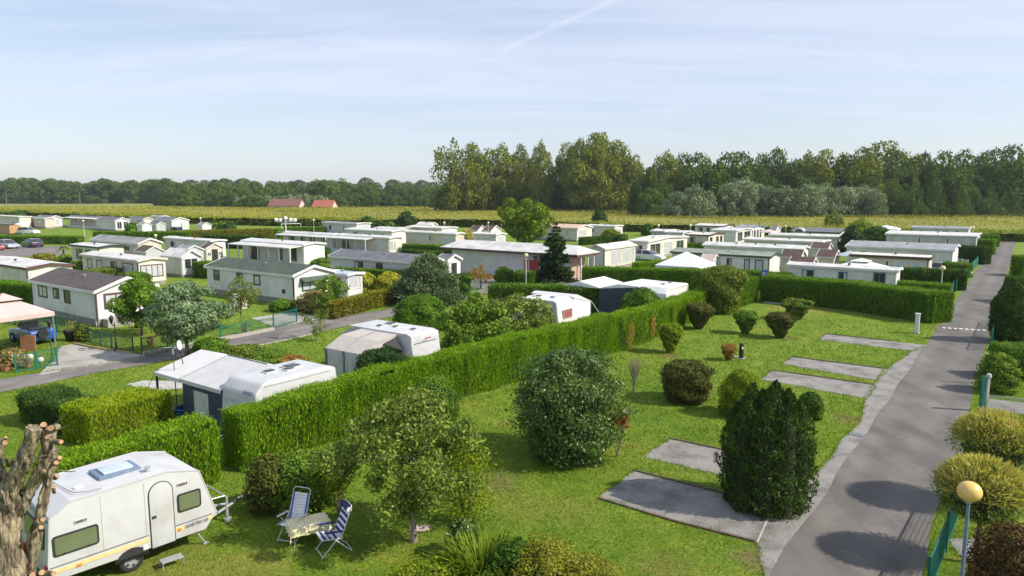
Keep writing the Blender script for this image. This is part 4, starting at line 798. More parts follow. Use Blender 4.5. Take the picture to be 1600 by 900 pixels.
def cwindow(root, c, ax, az, nrm, w, h, frame='dark', pane='glass_green', r=.07, fr=.045):
    b = MB(); rrect(b, c, ax, az, nrm, w, h, r, -.02, .022); o = b.build('window', frame, root, smooth=40, bevel=0)
    p = MB(); rrect(p, c, ax, az, nrm, w - fr * 2, h - fr * 2, max(.02, r - fr * .6), .0, .030); p.build('pane', pane, o, smooth=40); return o
def wheel(root, x, y, r=.29, w=.18, side=-1):
    b = MB(); n = 24; prof = [(r * .62, -w / 2), (r * .9, -w / 2), (r, -w * .36), (r, w * .36), (r * .9, w / 2), (r * .62, w / 2)]
    vs, fs = [], []
    for q, z in prof:
        for k in range(n): a = 2 * math.pi * k / n; vs.append((x + q * math.cos(a), y + z * 1.0, r + q * math.sin(a)))
    for i in range(len(prof)):
        j = (i + 1) % len(prof)
        for k in range(n): fs.append((i * n + k, i * n + (k + 1) % n, j * n + (k + 1) % n, j * n + k))
    b.add(vs, fs); o = b.build('wheel', 'rubber', root, smooth=40)
    b = MB(); vs = [(x + r * .63 * math.cos(2 * math.pi * k / n), y + side * w * .30, r + r * .63 * math.sin(2 * math.pi * k / n)) for k in range(n)] + [(x + r * .22 * math.cos(2 * math.pi * k / n), y + side * w * .42, r + r * .22 * math.sin(2 * math.pi * k / n)) for k in range(n)]
    b.add(vs, [(k, (k + 1) % n, n + (k + 1) % n, n + k) for k in range(n)] + [tuple(range(n, 2 * n))])
    for k in range(5): a = 2 * math.pi * k / 5; b.box((x + r * .42 * math.cos(a), y + side * w * .40, r + r * .42 * math.sin(a)), (.06, .02, .05), 0, 1, ry=-a)
    b.build('rim', ['galv', 'dark'], o, smooth=30); return o
def text_mesh(root, s, size, M_, m, name='lettering', ext=.002, sx=1):
    cu = bpy.data.curves.new(name, 'FONT'); cu.body = s; cu.size = size; cu.extrude = ext; t = bpy.data.objects.new(name, cu); C.objects.link(t)
    dg = bpy.context.evaluated_depsgraph_get(); dg.update(); me = bpy.data.meshes.new_from_object(t.evaluated_get(dg)); bpy.data.objects.remove(t)
    me.transform(M_ @ Matrix.Diagonal((sx, 1, 1, 1))); me.materials.clear(); me.materials.append(MATS[m]); o = bpy.data.objects.new(name, me); C.objects.link(o); o.parent = root; return o
def facing(origin, ax, az):        # text matrix: x along ax, y along az
    n = ax.cross(az); return Matrix(((ax.x, az.x, n.x, origin[0]), (ax.y, az.y, n.y, origin[1]), (ax.z, az.z, n.z, origin[2]), (0, 0, 0, 1)))
def hatch(root, x, y, z, lx, ly, frame='letter_grey', pane='glass_pale', h=.09, up=Z3):
    b = MB(); b.span((x - lx / 2, y - ly / 2, z - .02), (x + lx / 2, y + ly / 2, z + h * .55)); o = b.build('roof_hatch', frame, root, smooth=35, bevel=.02)
    b = MB(); b.span((x - lx * .36, y - ly * .36, z + h * .5), (x + lx * .36, y + ly * .36, z + h)); b.build('pane', pane, o, smooth=35, bevel=.03); return o
# --- the near one: profile (distance from the rear, height), side towards the camera is y=0 looking -y
CA = R(90 - 41.6); CW = 2.1
CR = thing('touring_caravan', 'small white touring caravan with yellow stripe and arched door on the near lawn', 'caravan', (-10.72, 15.42, 0), CA)
prof = [(0.02, .50), (0, .95), (.10, 2.03), (.56, 2.30), (2.75, 2.36), (3.58, 2.15), (4.0, .84), (3.68, .45)]
b = MB(); b.prism(prof, 0, CW, 'y'); body = b.build('body', 'caravan_white', CR, smooth=35, bevel=.035, seg=3)
b = MB(); pr2 = [(.02, .50), (0.0, .95), (.10, 2.03), (.56, 2.30), (2.75, 2.36), (3.58, 2.15), (4.0, .84)]
for y in (-.006, CW - .012):
    for (x0, z0), (x1, z1) in zip(pr2, pr2[1:]):
        d = Vector((x1 - x0, 0, z1 - z0)); c = Vector(((x0 + x1) / 2, y + .009, (z0 + z1) / 2)); b.box(c, (d.length, .02, .03), 0, 0, ry=-math.atan2(z1 - z0, x1 - x0))
b.build('edge_rail', 'grey_wall', CR)
def cs(s, z, d=0): return Vector((s, -d, z))
cwindow(CR, cs(.60, 1.33), X3, Z3, -Y3, .98, .50); cwindow(CR, cs(3.28, 1.42), X3, Z3, -Y3, .62, .50)
# door with an arched top
def arch(w, z0, z1, n=12): r = w / 2; return [(-r, z0), (r, z0), (r, z1 - r)] + [(r * math.cos(math.pi * i / n), z1 - r + r * math.sin(math.pi * i / n)) for i in range(1, n)] + [(-r, z1 - r)]
b = MB(); b.prism([(2.57 + x, z) for x, z in arch(.62, .44, 2.17)], -.014, .02, 'y'); b.build('door_seal', 'dark', CR)
b = MB(); b.prism([(2.57 + x, z) for x, z in arch(.575, .465, 2.148)], -.026, .015, 'y'); dr_ = b.build('door', 'caravan_white', CR, smooth=30, bevel=.008)
b = MB(); b.box((2.37, -.035, 1.28), (.10, .03, .06)); b.build('handle', 'dark', dr_)
for x, z in ((.72, 1.78), (3.12, 1.93)):
    b = MB(); b.box((x, -.012, z), (.26, .03, .075)); q = b.build('vent_grille', 'grey_wall', CR, bevel=.008); b = MB()
    for k in range(4): b.box((x - .02, -.029, z - .02 + k * .013), (.18, .006, .006))
    b.box((x + .11, -.03, z), (.03, .008, .05)); b.build('slots', 'dark', q)
b = MB(); b.box((1.12, -.006, .845), (2.20, .014, .024)); b.box((3.37, -.006, .845), (1.0, .014, .024)); b.build('trim_strip', 'letter_grey', CR)
for c_, d_ in (((1.12, -.006, .73), (2.20, .012, .10)), ((3.00, -.006, .73), (.28, .012, .10)), ((3.82, -.006, .76), (.14, .012, .08))): b = MB(); b.box(c_, d_); b.build('stripe', 'stripe_yellow', CR)
b = MB(); b.box((2.98, -.015, .72), (.10, .03, .05)); b.build('side_lamp', 'orange_lens', CR); b = MB(); b.box((.62, -.015, .70), (.10, .03, .05)); b.build('side_lamp', 'orange_lens', CR)
text_mesh(CR, 'GRAND PRIX 424', .135, facing((3.10, -.012, .685), X3, Z3), 'letter_grey', sx=.62)
b = MB(); b.box((2.13, -.008, .56), (.13, .016, .14)); b.build('service_flap', 'caravan_dirty', CR, bevel=.01); 
hatch(CR, 1.92, 1.12, 2.34, 1.0, .78, 'pole_blue', 'glass_pale', .12)
b = MB(); b.lathe([(.12, 0), (.12, .03), (.05, .06)], (.95, .75, 2.305), 12); b.build('roof_vent', 'caravan_dirty', CR, smooth=40); b = MB(); b.lathe([(.05, 0), (.05, .10), (.08, .11), (.08, .14)], (2.45, .42, 2.345), 10); b.box((2.40, .42, 2.352), (.2, .1, .015)); b.build('roof_vent', 'galv', CR)
# rear face: window and lamps
rn = Vector((-1, 0, .09)).normalized(); ra = -Y3; rz_ = ra.cross(rn) * -1
cwindow(CR, Vector((.045, 1.05, 1.45)), Y3, Vector((.09, 0, 1)).normalized(), rn, 1.5, .55)
for y in (.18, CW - .18): b = MB(); b.box((-.012, y, .72), (.04, .14, .26)); b.build('rear_light', 'red_paint', CR, bevel=.01)
b = MB(); b.box((.06, CW / 2, 1.92), (.03, CW - .2, .025)); b.build('rear_trim', 'letter_grey', CR)
wheel(CR, 1.80, .14); wheel(CR, 1.80, CW - .14, side=1)
b = MB(); b.prism([(1.40, .44)] + [(1.80 + .38 * math.cos(math.pi * (1 - i / 10)), .36 + .30 * math.sin(math.pi * i / 10)) for i in range(11)] + [(2.2, .44)], -.004, .03, 'y'); b.build('wheel_arch', 'dark', CR)
b = MB(); b.span((.3, .3, .36), (3.6, .38, .46)); b.span((.3, CW - .38, .36), (3.6, CW - .3, .46)); b.tube([(3.5, .35, .42), (5.0, CW / 2, .46)], .04, 8); b.tube([(3.5, CW - .35, .42), (5.0, CW / 2, .46)], .04, 8); b.tube([(1.8, .1, .3), (1.8, CW - .1, .3)], .04, 8); b.build('chassis', 'galv', CR)
b = MB(); b.tube([(4.85, CW / 2, .46), (5.0, CW / 2, .50), (5.22, CW / 2, .53)], [.05, .06, .05], 8); hb_ = b.build('tow_hitch', 'black', CR); b = MB(); b.tube([(5.1, CW / 2, .52), (5.30, CW / 2, .56)], .045, 8); b.build('hitch_lever', 'bright', hb_); b = MB(); b.tube([(5.28, CW / 2, .555), (5.36, CW / 2, .57)], .042, 8); b.build('hitch_grip', 'red_paint', hb_)
b = MB(); b.tube([(4.75, CW / 2 - .1, .0), (4.75, CW / 2 - .1, .75)], .035, 8); b.lathe([(.11, .02), (.11, .10)], (4.75, CW / 2 - .1, 0), 12); b.build('jockey_wheel', 'galv', CR)
b = MB(); b.tube([(3.95, .45, 1.05), (4.45, .45, 1.02), (4.50, .45, .95), (4.48, .45, .45)], .02, 6); b.tube([(3.95, 1.65, 1.05), (4.45, 1.65, 1.02), (4.50, 1.65, .95), (4.48, 1.65, .45)], .02, 6); b.tube([(4.50, .45, .98), (4.50, 1.65, .98)], .02, 6); b.build('bike_rack', 'galv', CR)
for x, y in ((.35, .12), (3.45, .12), (.35, CW - .12), (3.45, CW - .12)): b = MB(); b.tube([(x, y, .45), (x + (.25 if x > 1 else -.2), y, .02)], .025, 6); b.box((x + (.25 if x > 1 else -.2), y, .015), (.14, .1, .03)); b.build('steady_leg', 'galv', CR)
b = MB()
for x in (1.18, 2.18): b = MB(); b.box((x, -.004, 1.55), (.012, .008, 1.38)); b.build('panel_seam', 'grey_wall', CR)
for x in (.35, .60, .85): b = MB(); b.box((x, -.034, 1.12), (.05, .012, .03)); b.build('window_catch', 'dark', CR)
# step beside the caravan
st = G(269, 884); ST = thing('caravan_step', 'small grey metal step on the grass below the caravan door', 'step', (st.x, st.y, 0), CA - .1)
b = MB()
for i in range(6): b.box((0, -.12 + i * .048, .2), (.52, .03, .02))
b.build('tread', 'galv', ST)
for s in (-1, 1): b = MB(); b.tube([(s * .25, -.14, 0), (s * .25, -.14, .2), (s * .25, .14, .2), (s * .25, .14, 0)], .012, 6); b.build('leg', 'galv', ST)
# cable lying on the roof rests on the caravan
cbl = [(0.9, .62, 2.33), (.75, .35, 2.33), (.95, .16, 2.34), (1.25, .10, 2.345), (1.5, .03, 2.35)]
M_ = CR.matrix_basis; b = MB(); Mc = Matrix.Translation(CR.location) @ Matrix.Rotation(CA, 4, 'Z'); b.tube([Mc @ (Vector(p) + Vector((0, 0, .035))) for p in [(.62, 1.5, 2.31), (.66, 1.0, 2.31), (.70, .6, 2.315)] + cbl[1:4]], .010, 6); tag(b.build('cable', 'letter_grey'), 'thin grey cable looped over the near caravan roof', 'cable')
# --- the others: a rounded box with windows; ends round, x runs along the length
def tourer(label, p, ang, L, W=2.25, H=2.5, z0=.42, nose=.35, side_win=(), end_win=None, dirty='caravan_white', hatches=((.5, .5, .5),), letter=None, end_txt=None, rail=True, group=None, wheels=True):
    root = thing('touring_caravan', label, 'caravan', (p[0], p[1], 0), ang, group); n = nose
    b = MB(); b.prism([(.0, z0), (0 - .02, .9), (.10, H - .42), (.42 * n / .35, H - .06), (.7, H), (L - .5, H), (L - .18, H - .1), (L, .95), (L - .02, z0)], 0, W, 'y'); b.build('body', dirty, root, smooth=38, bevel=.11, seg=4)
    for (s, z, w_, h_) in side_win: cwindow(root, Vector((s, -.002, z)), X3, Z3, -Y3, w_, h_, 'letter_grey', 'glass')
    if end_win: cwindow(root, Vector((.03, W / 2, end_win[0])), -Y3, Vector((.1, 0, 1)).normalized(), Vector((-1, 0, .1)).normalized(), end_win[1], end_win[2], 'letter_grey', 'glass')
    for (fx, fy, sz) in hatches: hatch(root, L * fx, W * fy, H - .005, sz, sz * .8, 'grey_wall', 'glass', .10)
    b = MB(); b.box((L / 2 - .0, -.012, H - .16), (L - 1.0, .025, .035)); b.build('awning_rail', 'grey_wall', root)
    b = MB(); b.box((L / 2, -.008, .78), (L - .3, .014, .05)); b.build('trim_strip', 'grey_wall', root)
    if wheels:
        wheel(root, L * .55, .12); wheel(root, L * .55, W - .12, side=1)
    b = MB(); b.tube([(.2, W / 2 - .5, .45), (-1.1, W / 2, .48)], .04, 6); b.tube([(.2, W / 2 + .5, .45), (-1.1, W / 2, .48)], .04, 6); b.tube([(-.9, W / 2, 0), (-.9, W / 2, .7)], .03, 6); b.build('drawbar', 'galv', root)
    return root
def ground_dir(a, b): d = b - a; return math.atan2(d.y, d.x), d.length
# caravan 2 (blue lettering on the pale grey front), roof corners measured at 2.5 m
q0 = G(395, 608, 2.36); q0.z = 0; a2 = math.atan2(U.y, U.x); ux = U.copy(); L2 = along(Vector((q0.x, q0.y, 2.36)), ux, 526) + .15; W2 = 2.15
print('caravan2 L', L2, 'width check')
C2 = tourer('white touring caravan with blue lettering on its pale front and grey awning', (q0.x, q0.y), a2, L2, W2, side_win=((1.2, 1.55, 1.1, .5), (2.5, 1.6, .7, .4)), end_win=None, hatches=((.38, .55, .5), (.55, .4, .45), (.64, .55, .75)))
text_mesh(C2, 'FENDT', .20, facing((.07, .75, 2.04), -Y3, Vector((.10, 0, 1)).normalized()), 'letter_blue')
b = MB(); b.box((.0, 1.07, 1.0), (.03, 1.6, .03)); b.box((.03, 1.07, 1.72), (.03, 1.9, .03)); b.build('front_seam', 'grey_wall', C2)
b = MB(); b.box((.045, 1.1, 1.28), (.02, .35, .05)); b.box((.05, 1.0, 1.36), (.02, .18, .04)); b.build('emblem', 'sign_blue', C2)
# awning of caravan 2: on its far (left) side, y from W to W+2.6 with a sun canopy beyond
AW = thing('caravan_awning', 'grey and navy tent awning with a pale sun canopy beside the lettered caravan', 'awning', (q0.x, q0.y, 0), a2)
LA = 3.4; xa = .12
y0, y1 = W2 + .02, W2 + 2.9; y2 = y1 + 2.1; hT, hE = 2.40, 1.95
hR = 2.52; xr = xa + LA * .62; pr = [(xa - .08, hE), (xr, hR), (xa + LA, hE + .1)]
def slab(ya, yb, dz, nm, m): b = MB(); b.prism([(x, z + dz) for x, z in pr] + [(x, z + dz - .035) for x, z in pr[::-1]], ya, yb, 'y'); b.span((xa - .085, ya, hE - .16 + dz), (xa - .07, yb, hE + dz)); return b.build(nm, m, AW)
slab(y0, y1, 0, 'roof', 'canvas_grey')
b = MB(); b.span((xa, y0, .02), (xa + .03, y1, hE - .02)); w_ = b.build('front_panel', 'canvas_navy', AW)
b = MB(); b.span((xa - .03, y0 + 1.0, .3), (xa - .004, y1 - .85, 1.6)); b.build('window', 'net_curtain', w_)
slab(y1 + .02, y2, -.02, 'sun_canopy', 'canvas_pale')
b = MB(); b.prism([(xa + .06, .02), (xa + LA - .05, .02), (xa + LA - .05, hE), (xr, hR - .06), (xa + .06, hE - .03)], y1 - .05, y1 - .02, 'y'); b.build('side_panel', 'canvas_navy', AW)
b = MB(); b.tube([(xa - .08, y1, hE + .01), (xr, y1, hR + .01), (xr, y0 + .1, hR + .01)], .028, 6); b.build('piping', 'letter_grey', AW)
for x in (xa + .03, xa + LA): b = MB(); b.tube([(x, y2 - .03, 0), (x, y2 - .03, hE - .05)], .05, 6); b.build('pole', 'canvas_navy', AW)
b = MB(); b.tube([(xa, y2, hE - .06), (xa - .5, y2 + 1.0, .02)], .012, 5); b.build('guy_rope', 'black', AW); b = MB(); b.tube([(xa + LA, y2, hE - .06), (xa + LA + .3, y2 + 1.1, .02)], .012, 5); b.build('guy_rope', 'black', AW)
tb = (Matrix.Translation(q0) @ Matrix.Rotation(a2, 4, 'Z')) @ Vector((xa + .6, y1 + .8, 0)); TBX = thing('storage_tub', 'bright blue plastic tub lying under the pale sun canopy', 'tub', tb, a2); b = MB(); b.lathe([(.34, 0), (.45, .42), (.47, .44), (.47, .47), (.42, .47), (.32, .05)], (0, 0, 0), 20, sx=1.3); b.build('basin', 'plastic_blue', TBX, smooth=40)
# caravan 3: long side to the camera, pale porch awning in front of it
def on_v(xc, ye, H, xl, xr):
    p = G(xc, ye, H); L = along(p, -V, xl); W = along(p, U, xr); q = p - V * L; q.z = 0; return q, L, W
q3, L3, W3 = on_v(646, 524, 2.5, 532, 689); print('caravan3', L3, W3)
C3 = tourer('white touring caravan with a grey inflatable porch awning on its side', q3, -ROAD_A, L3, W3, nose=.9, side_win=((.9, 1.55, .4, .35),), hatches=((.42, .75, .6), (.42, .35, .35), (.58, .5, .35), (.82, .5, .35)))
b = MB(); b.box((L3 + .012, W3 * .5, 2.12), (.025, W3 * .8, .03)); b.build('rear_trim', 'grey_wall', C3); b = MB(); b.box((L3 + .02, W3 * .5, 2.22), (.03, .42, .05)); b.build('brake_light', 'red_paint', C3); b = MB(); b.box((L3 - .45, -.008, 1.5), (.62, .018, 1.7)); b.build('door', 'caravan_dirty', C3, bevel=.006)
PA = thing('porch_awning', 'pale grey porch awning with charcoal posts and clear curtained windows', 'awning', (q3.x, q3.y, 0), -ROAD_A)
xa, xb, d3 = L3 * .30, L3 * .78, 2.3
b = MB(); b.add([(xa + .05, -.02, 2.42), (xb + .05, -.02, 2.42), (xb + .1, -d3 * .55, 2.30), (xa - .05, -d3 * .55, 2.30), (xa - .1, -d3, 1.80), (xb + .1, -d3, 1.80), (xa + .05, -.02, 2.36), (xb + .05, -.02, 2.36), (xb + .1, -d3 * .55, 2.24), (xa - .05, -d3 * .55, 2.24), (xa - .1, -d3, 1.74), (xb + .1, -d3, 1.74)], [(0, 1, 2, 3), (3, 2, 5, 4), (7, 6, 9, 8), (8, 9, 10, 11), (4, 5, 11, 10), (0, 3, 9, 6), (3, 4, 10, 9), (1, 7, 8, 2), (2, 8, 11, 5), (0, 6, 7, 1)]); b.build('roof', 'canvas_beige', PA)
b = MB(); xm = (xa + xb) / 2; b.tube([(xm, -.02, 2.44), (xm, -d3 * .55, 2.32), (xm, -d3 - .02, 1.80)], .025, 6); b.build('seam', 'letter_grey', PA)
for x in (xa - .05, xm, xb + .05): b = MB(); b.box((x, -d3 - .02, .9), (.13, .07, 1.80)); b.build('post', 'letter_grey', PA)
for x0, x1 in ((xa, xm), (xm, xb)): b = MB(); b.span((x0 + .06, -d3 - .02, .35), (x1 - .06, -d3 + .0, 1.78)); q = b.build('window', 'net_curtain', PA); b = MB(); b.span((x0 + .06, -d3 - .02, .0), (x1 - .06, -d3 + .0, .35)); b.build('valance', 'canvas_grey', PA)
b = MB(); b.span((xa - .04, -d3, .02), (xa, -.05, 1.75)); b.build('side_panel', 'canvas_grey', PA)
b = MB(); b.prism([(-.05, .02), (-d3, .02), (-d3, 1.74), (-d3 * .55, 2.22), (-.05, 2.34)], xb + .02, xb + .05, 'x'); b.build('side_panel', 'canvas_beige', PA)
b = MB(); b.add([(xb + .06, -.1, 2.3), (xb + .06, -1.0, 2.1), (xb + .75, -.35, 1.75), (xb + .35, -.3, 1.3), (xb + .08, -.15, 1.2)], [(0, 1, 2), (0, 2, 3), (0, 3, 4)]); b.add([(xb + .04, -.1, 2.3), (xb + .04, -1.0, 2.1), (xb + .73, -.33, 1.75), (xb + .33, -.28, 1.3), (xb + .06, -.13, 1.2)], [(2, 1, 0), (3, 2, 0), (4, 3, 0)]); b.build('loose_flap', 'dark', PA)
# caravan 4: long side hidden by the big shrub, its sunny end has a window
q4, L4, W4 = on_v(873, 473, 2.4, 800, 899); print('caravan4', L4, W4)
C4 = tourer('white touring caravan whose sunny end has a red curtained window', q4, -ROAD_A, min(L4, 6.0), W4, nose=.5, side_win=((1.2, 1.5, .8, .45),), hatches=((.4, .5, .5), (.7, .5, .4)), dirty='caravan_dirty')
C4.location = q4 + V * (L4 - min(L4, 6.0)); L4 = min(L4, 6.0)
cwindow(C4, Vector((L4 - .0, W4 * .55, 1.55)), Y3, Z3, X3, W4 * .52, .62, 'grey_wall', 'red_dull')
AP = thing('caravan_awning', 'white tent awning behind the caravan with the red curtained window', 'awning', C4.location, -ROAD_A)
y0, y1, hE, hT = W4 + .02, W4 + 2.4, 1.95, 2.5; x0, x1 = L4 - 3.6, L4 - .15
b = MB(); b.prism([(y0, hT), (y0 + .5, hT + .12), (y1, hE), (y1, hE - .05), (y0, hT - .08)], x0, x1, 'x'); b.build('roof', 'canvas_pale', AP); b = MB(); b.prism([(y0 + .02, .02), (y1 - .05, .02), (y1 - .05, hE - .06), (y0 + .02, hT - .1)], x1 - .06, x1 - .03, 'x'); b.build('side_panel', 'canvas_white', AP); b = MB(); b.span((x0, y1 - .05, .02), (x1, y1 - .02, hE - .05)); b.build('front_panel', 'canvas_grey', AP)
b = MB(); b.tube([(x1, y1, hE), (x1 + 1.0, y1 + .9, .02)], .015, 5); b.build('guy_rope', 'white', AP)
# caravan 5: long side sunny, awnings to its left
q5 = G(1041, 452, 2.4); L5 = along(q5, U, 1066); q5.z = 0; print('caravan5', L5)
L5 = min(max(L5, 4.5), 7)
C5 = tourer('white touring caravan with one small window between the clipped hedges', q5, a2, L5, 2.25, H=2.45, nose=.5, side_win=((L5 - 1.3, 1.5, .8, .6),), hatches=((.45, .5, .4), (.75, .5, .4)), dirty='caravan_dirty')
AQ = thing('caravan_awning', 'pale two part tent awning with navy front between the clipped hedges', 'awning', (q5.x, q5.y, 0), a2)
W5 = 2.25; y0, y1, y2 = W5 + .02, W5 + 3.4, W5 + 7.0; xa, LA, hT, hE = .1, L5 - .4, 2.42, 2.05
b = MB(); b.prism([(y0, hT), (y1 * .5 + y0 * .5, hT + .05), (y1, hE), (y1, hE - .05), (y0, hT - .07)], xa, xa + LA, 'x'); b.build('roof', 'canvas_white', AQ); b = MB(); b.prism([(y1 + .02, hE + .02), ((y1 + y2) / 2, hE + .4), (y2, hE - .05), (y2, hE - .1), (y1 + .02, hE - .05)], xa, xa + LA, 'x'); b.build('sun_canopy', 'canvas_white', AQ)
b = MB(); b.prism([(y0, .02), (y1, .02), (y1, hE - .06), (y0, hT - .09)], xa, xa + .03, 'x'); b.build('front_panel', 'canvas_navy', AQ); b = MB(); b.span((xa + .05, y1 - .04, .02), (xa + LA, y1 - .01, hE - .07)); b.build('side_panel', 'canvas_navy', AQ)
for x in (xa + .05, xa + LA - .05): b = MB(); b.tube([(x, y2 - .05, 0), (x, y2 - .05, hE - .06)], .04, 6); b.build('pole', 'canvas_navy', AQ)
# ------------------------------------------------------------------ parked cars (nose at +x)
def car(label, px, py, ang, paint, L=4.2, Wd=1.78, H=1.5, kind='hatch', group='parked cars'):
    c = G(px, py); root = thing('parked_car', label, 'car', (c.x, c.y, 0), ang, group)
    h = L / 2; bl = .92 if kind != 'suv' else 1.0
    low = [(-h, .35), (-h + .05, bl * .95), (-h + .5, bl + .02), (h - 1.25, bl), (h - .35, bl - .16), (h - .04, .62), (h, .32), (h - .1, .22), (-h + .1, .22)]
    b = MB(); b.prism(low, -Wd / 2, Wd / 2, 'y'); b.build('body', paint, root, smooth=40, bevel=.09, seg=3)
    x0, x1, x2, x3 = (-h + .12, -h + .55, h - 2.05, h - 1.15) if kind != 'sedan' else (-h + .75, -h + 1.35, h - 2.1, h - 1.2)
    b = MB(); a, t = Wd / 2 - .06, Wd / 2 - .24; vs = [(x0, -a, bl - .02), (x3, -a, bl - .04), (x3, a, bl - .04), (x0, a, bl - .02), (x1, -t, H - .03), (x2, -t, H - .05), (x2, t, H - .05), (x1, t, H - .03)]
    b.add(vs, [(0, 3, 2, 1), (4, 5, 6, 7), (0, 1, 5, 4), (1, 2, 6, 5), (2, 3, 7, 6), (3, 0, 4, 7)]); b.build('windows', 'glass', root, smooth=40, bevel=.04)
    b = MB(); b.prism([(x1 - .03, H - .05), (x1 + .25, H), (x2 - .25, H), (x2 + .05, H - .07)], -t + .01, t - .01, 'y')
    for s in (-1, 1):
        for (xa_, xb_) in ((x1, x0), (x2, x3)): b.tube([(xa_, s * t, H - .05), (xb_, s * a, bl - .02)], .035, 5)
        xm_ = (x1 + x2) / 2 - .1; b.tube([(xm_, s * (t + .005), H - .05), (xm_, s * (a + .005), bl)], .035, 5)
    b.build('roof', paint, root, smooth=40)
    for sx in (-1, 1):
        for s in (-1, 1): wheel(root, sx * (h - .78), s * (Wd / 2 - .10), .32, .2, s)
        b = MB()
        for s in (-1, 1): b.box((sx * (h - .06), s * (Wd / 2 - .28), .68), (.10, .34, .16))
        b.build('headlight' if sx > 0 else 'tail_light', 'glass_pale' if sx > 0 else 'red_paint', root, bevel=.02)
    return root
av = -ROAD_A
car('white hatchback parked beside the porch home with pale columns', 1015, 407, av + .05, 'car_white')
car('white SUV parked in front of the pink walled home', 45, 366, av + .5, 'car_white', 4.5, 1.85, 1.65, 'suv')
car('silver car parked at the left edge beside the dark blue one', 12, 388, av + .1, 'car_silver', 4.5, 1.8, 1.5)
car('dark blue car parked next to the silver one', 51, 386, av + R(180), 'car_navy', 4.7, 1.85, 1.5, 'suv')
car('red car cut by the left picture edge', -9, 391, av, 'car_red', 4.1)
car('silver car half hidden behind the dark hedge by the road', 1484, 431, av, 'car_silver', 4.4)
car('black car parked before the far white home, left of the two', 1133, 381, av + R(90), 'car_navy', 4.2); car('black car parked before the far white home, next to the orange post', 1147, 381, av + R(90), 'car_navy', 4.2)
# ------------------------------------------------------------------ hedges
hedge('long tall clipped conifer hedge running from the near caravan past the lawn', [(381, 738), (660, 641), (966, 548)], 1.05, [2.0, 2.1, 2.15], 'thuja', off=(-1, 0), zref=0, ls=.12, seed=11, cover=3.0, wob=.09, ridge=.04)
hedge('clipped conifer hedge continuing the long one beyond a dark gap', [(972, 548), (1050, 518), (1116, 485)], 1.15, [2.05, 1.9, 1.75], 'thuja', off=(-1, 0), zref=0, ls=.14, seed=12, wob=.10, ridge=.04)
hedge('bright green clipped hedge just behind the near caravan', [(90, 842), (343, 751)], 1.2, [1.95, 1.95], 'thuja', off=(-1, 0), zref=0, ls=.125, seed=13, wob=.09, cover=3, ridge=.035)
hedge('golden green clipped hedge beside the tent awning', [(142, 703), (263, 663)], 1.9, [1.35, 1.3], 'thuja_gold', off=(-1, 0), zref=0, ls=.13, seed=14, wob=.12, outw=.6)
hedge('dark green low hedge piece at the end of the golden hedge', [(32, 658), (112, 690)], 1.5, [1.15, 1.2], 'conifer_dark', off=(0, 1), zref=0, ls=.13, seed=15, wob=.1)
hedge('tall dark hedge crossing behind the lawn up to the access road', [(1190, 433), (1320, 443), (1452, 459), (1469, 462)], 2.1, 2.15, 'thuja_far', off=(0, 1), ls=.20, seed=16, cover=2.6)
hedge('second clipped hedge rising just behind the crossing hedge by the road', [(1402, 442), (1484, 447)], 1.5, 2.1, 'thuja_far', off=(0, 1), ls=.22, seed=17)
hedge('short clipped hedge left of the blue sign', [(1146, 444), (1186, 434)], 1.2, 2.1, 'thuja_far', off=(-1, 0), ls=.2, seed=18)
hedge('low hedge strip between the green roofed home and the blue sign', [(1150, 424), (1232, 429)], 1.2, 1.7, 'thuja_far', off=(0, 1), ls=.22, seed=19)
hedge('tall dark hedge behind the awnings, its left end catching the sun', [(905, 420), (1118, 424)], 1.6, 2.3, 'thuja_far', off=(0, 1), ls=.2, seed=20, cover=2.6)
hedge('low lighter hedge beside the white hatchback', [(990, 412), (1040, 408)], 1.2, 1.1, 'thuja', off=(0, 1), ls=.2, seed=21)
hedge('leafy broad hedge behind the caravan with the red curtained window', [(757, 447), (860, 449), (959, 452)], 1.5, 1.9, 'green_mid', off=(0, 1), ls=.16, up=.5, aspect=.5, seed=22)
hedge('small squared hedge before the red door', [(800, 426), (828, 427)], 1.4, 1.5, 'green_mid', off=(0, 1), ls=.2, aspect=.45, up=.5, seed=23)
hedge('yellow brown beech hedge along the camp lane', [(522, 500), (590, 481), (642, 470)], .8, 1.25, 'beech', off=(-1, 0), zref=0, ls=.14, up=.3, aspect=.6, seed=24)
hedge('dark clipped hedge under the long beige left edge home', [(-40, 440), (52, 447)], 1.3, 1.9, 'thuja_far', off=(0, 1), ls=.2, seed=25)
hedge('dark hedge round the car park at the far left', [(-10, 369), (120, 370)], 1.5, 1.4, 'thuja_far', off=(0, 1), ls=.3, seed=26)
hedge('long hedge behind the glazed veranda chalet', [(142, 363), (290, 363)], 1.5, 2.0, 'thuja_far', off=(0, 1), ls=.32, seed=27)
hedge('long hedge with rusty brown patches before the far garden sheds', [(255, 362), (420, 358)], 1.5, 2.0, 'beech', off=(0, 1), ls=.32, seed=28)
hedge('near black clipped hedge beside the white trailer', [(311, 368), (402, 370)], 1.5, 2.1, 'conifer_dark', off=(0, 1), ls=.3, seed=29)
hedge('hedge along the maize left of the pale grey trailer', [(440, 356), (503, 355)], 1.5, 1.6, 'thuja_far', off=(0, 1), ls=.32, seed=30)
hedge('low hedge in front of the white porch home in the middle rows', [(405, 374), (500, 378)], 1.2, 1.3, 'thuja_far', off=(0, 1), ls=.3, seed=31)
hedge('dark hedge under the beige trailer with white flat roof', [(628, 382), (716, 386)], 1.3, 1.8, 'thuja_far', off=(0, 1), ls=.28, seed=32)
hedge('rounded low green hedge in front of the dark middle hedge', [(628, 391), (682, 395)], 1.5, 1.2, 'green_dark', off=(0, 1), ls=.25, seed=33, up=.4, aspect=.5)
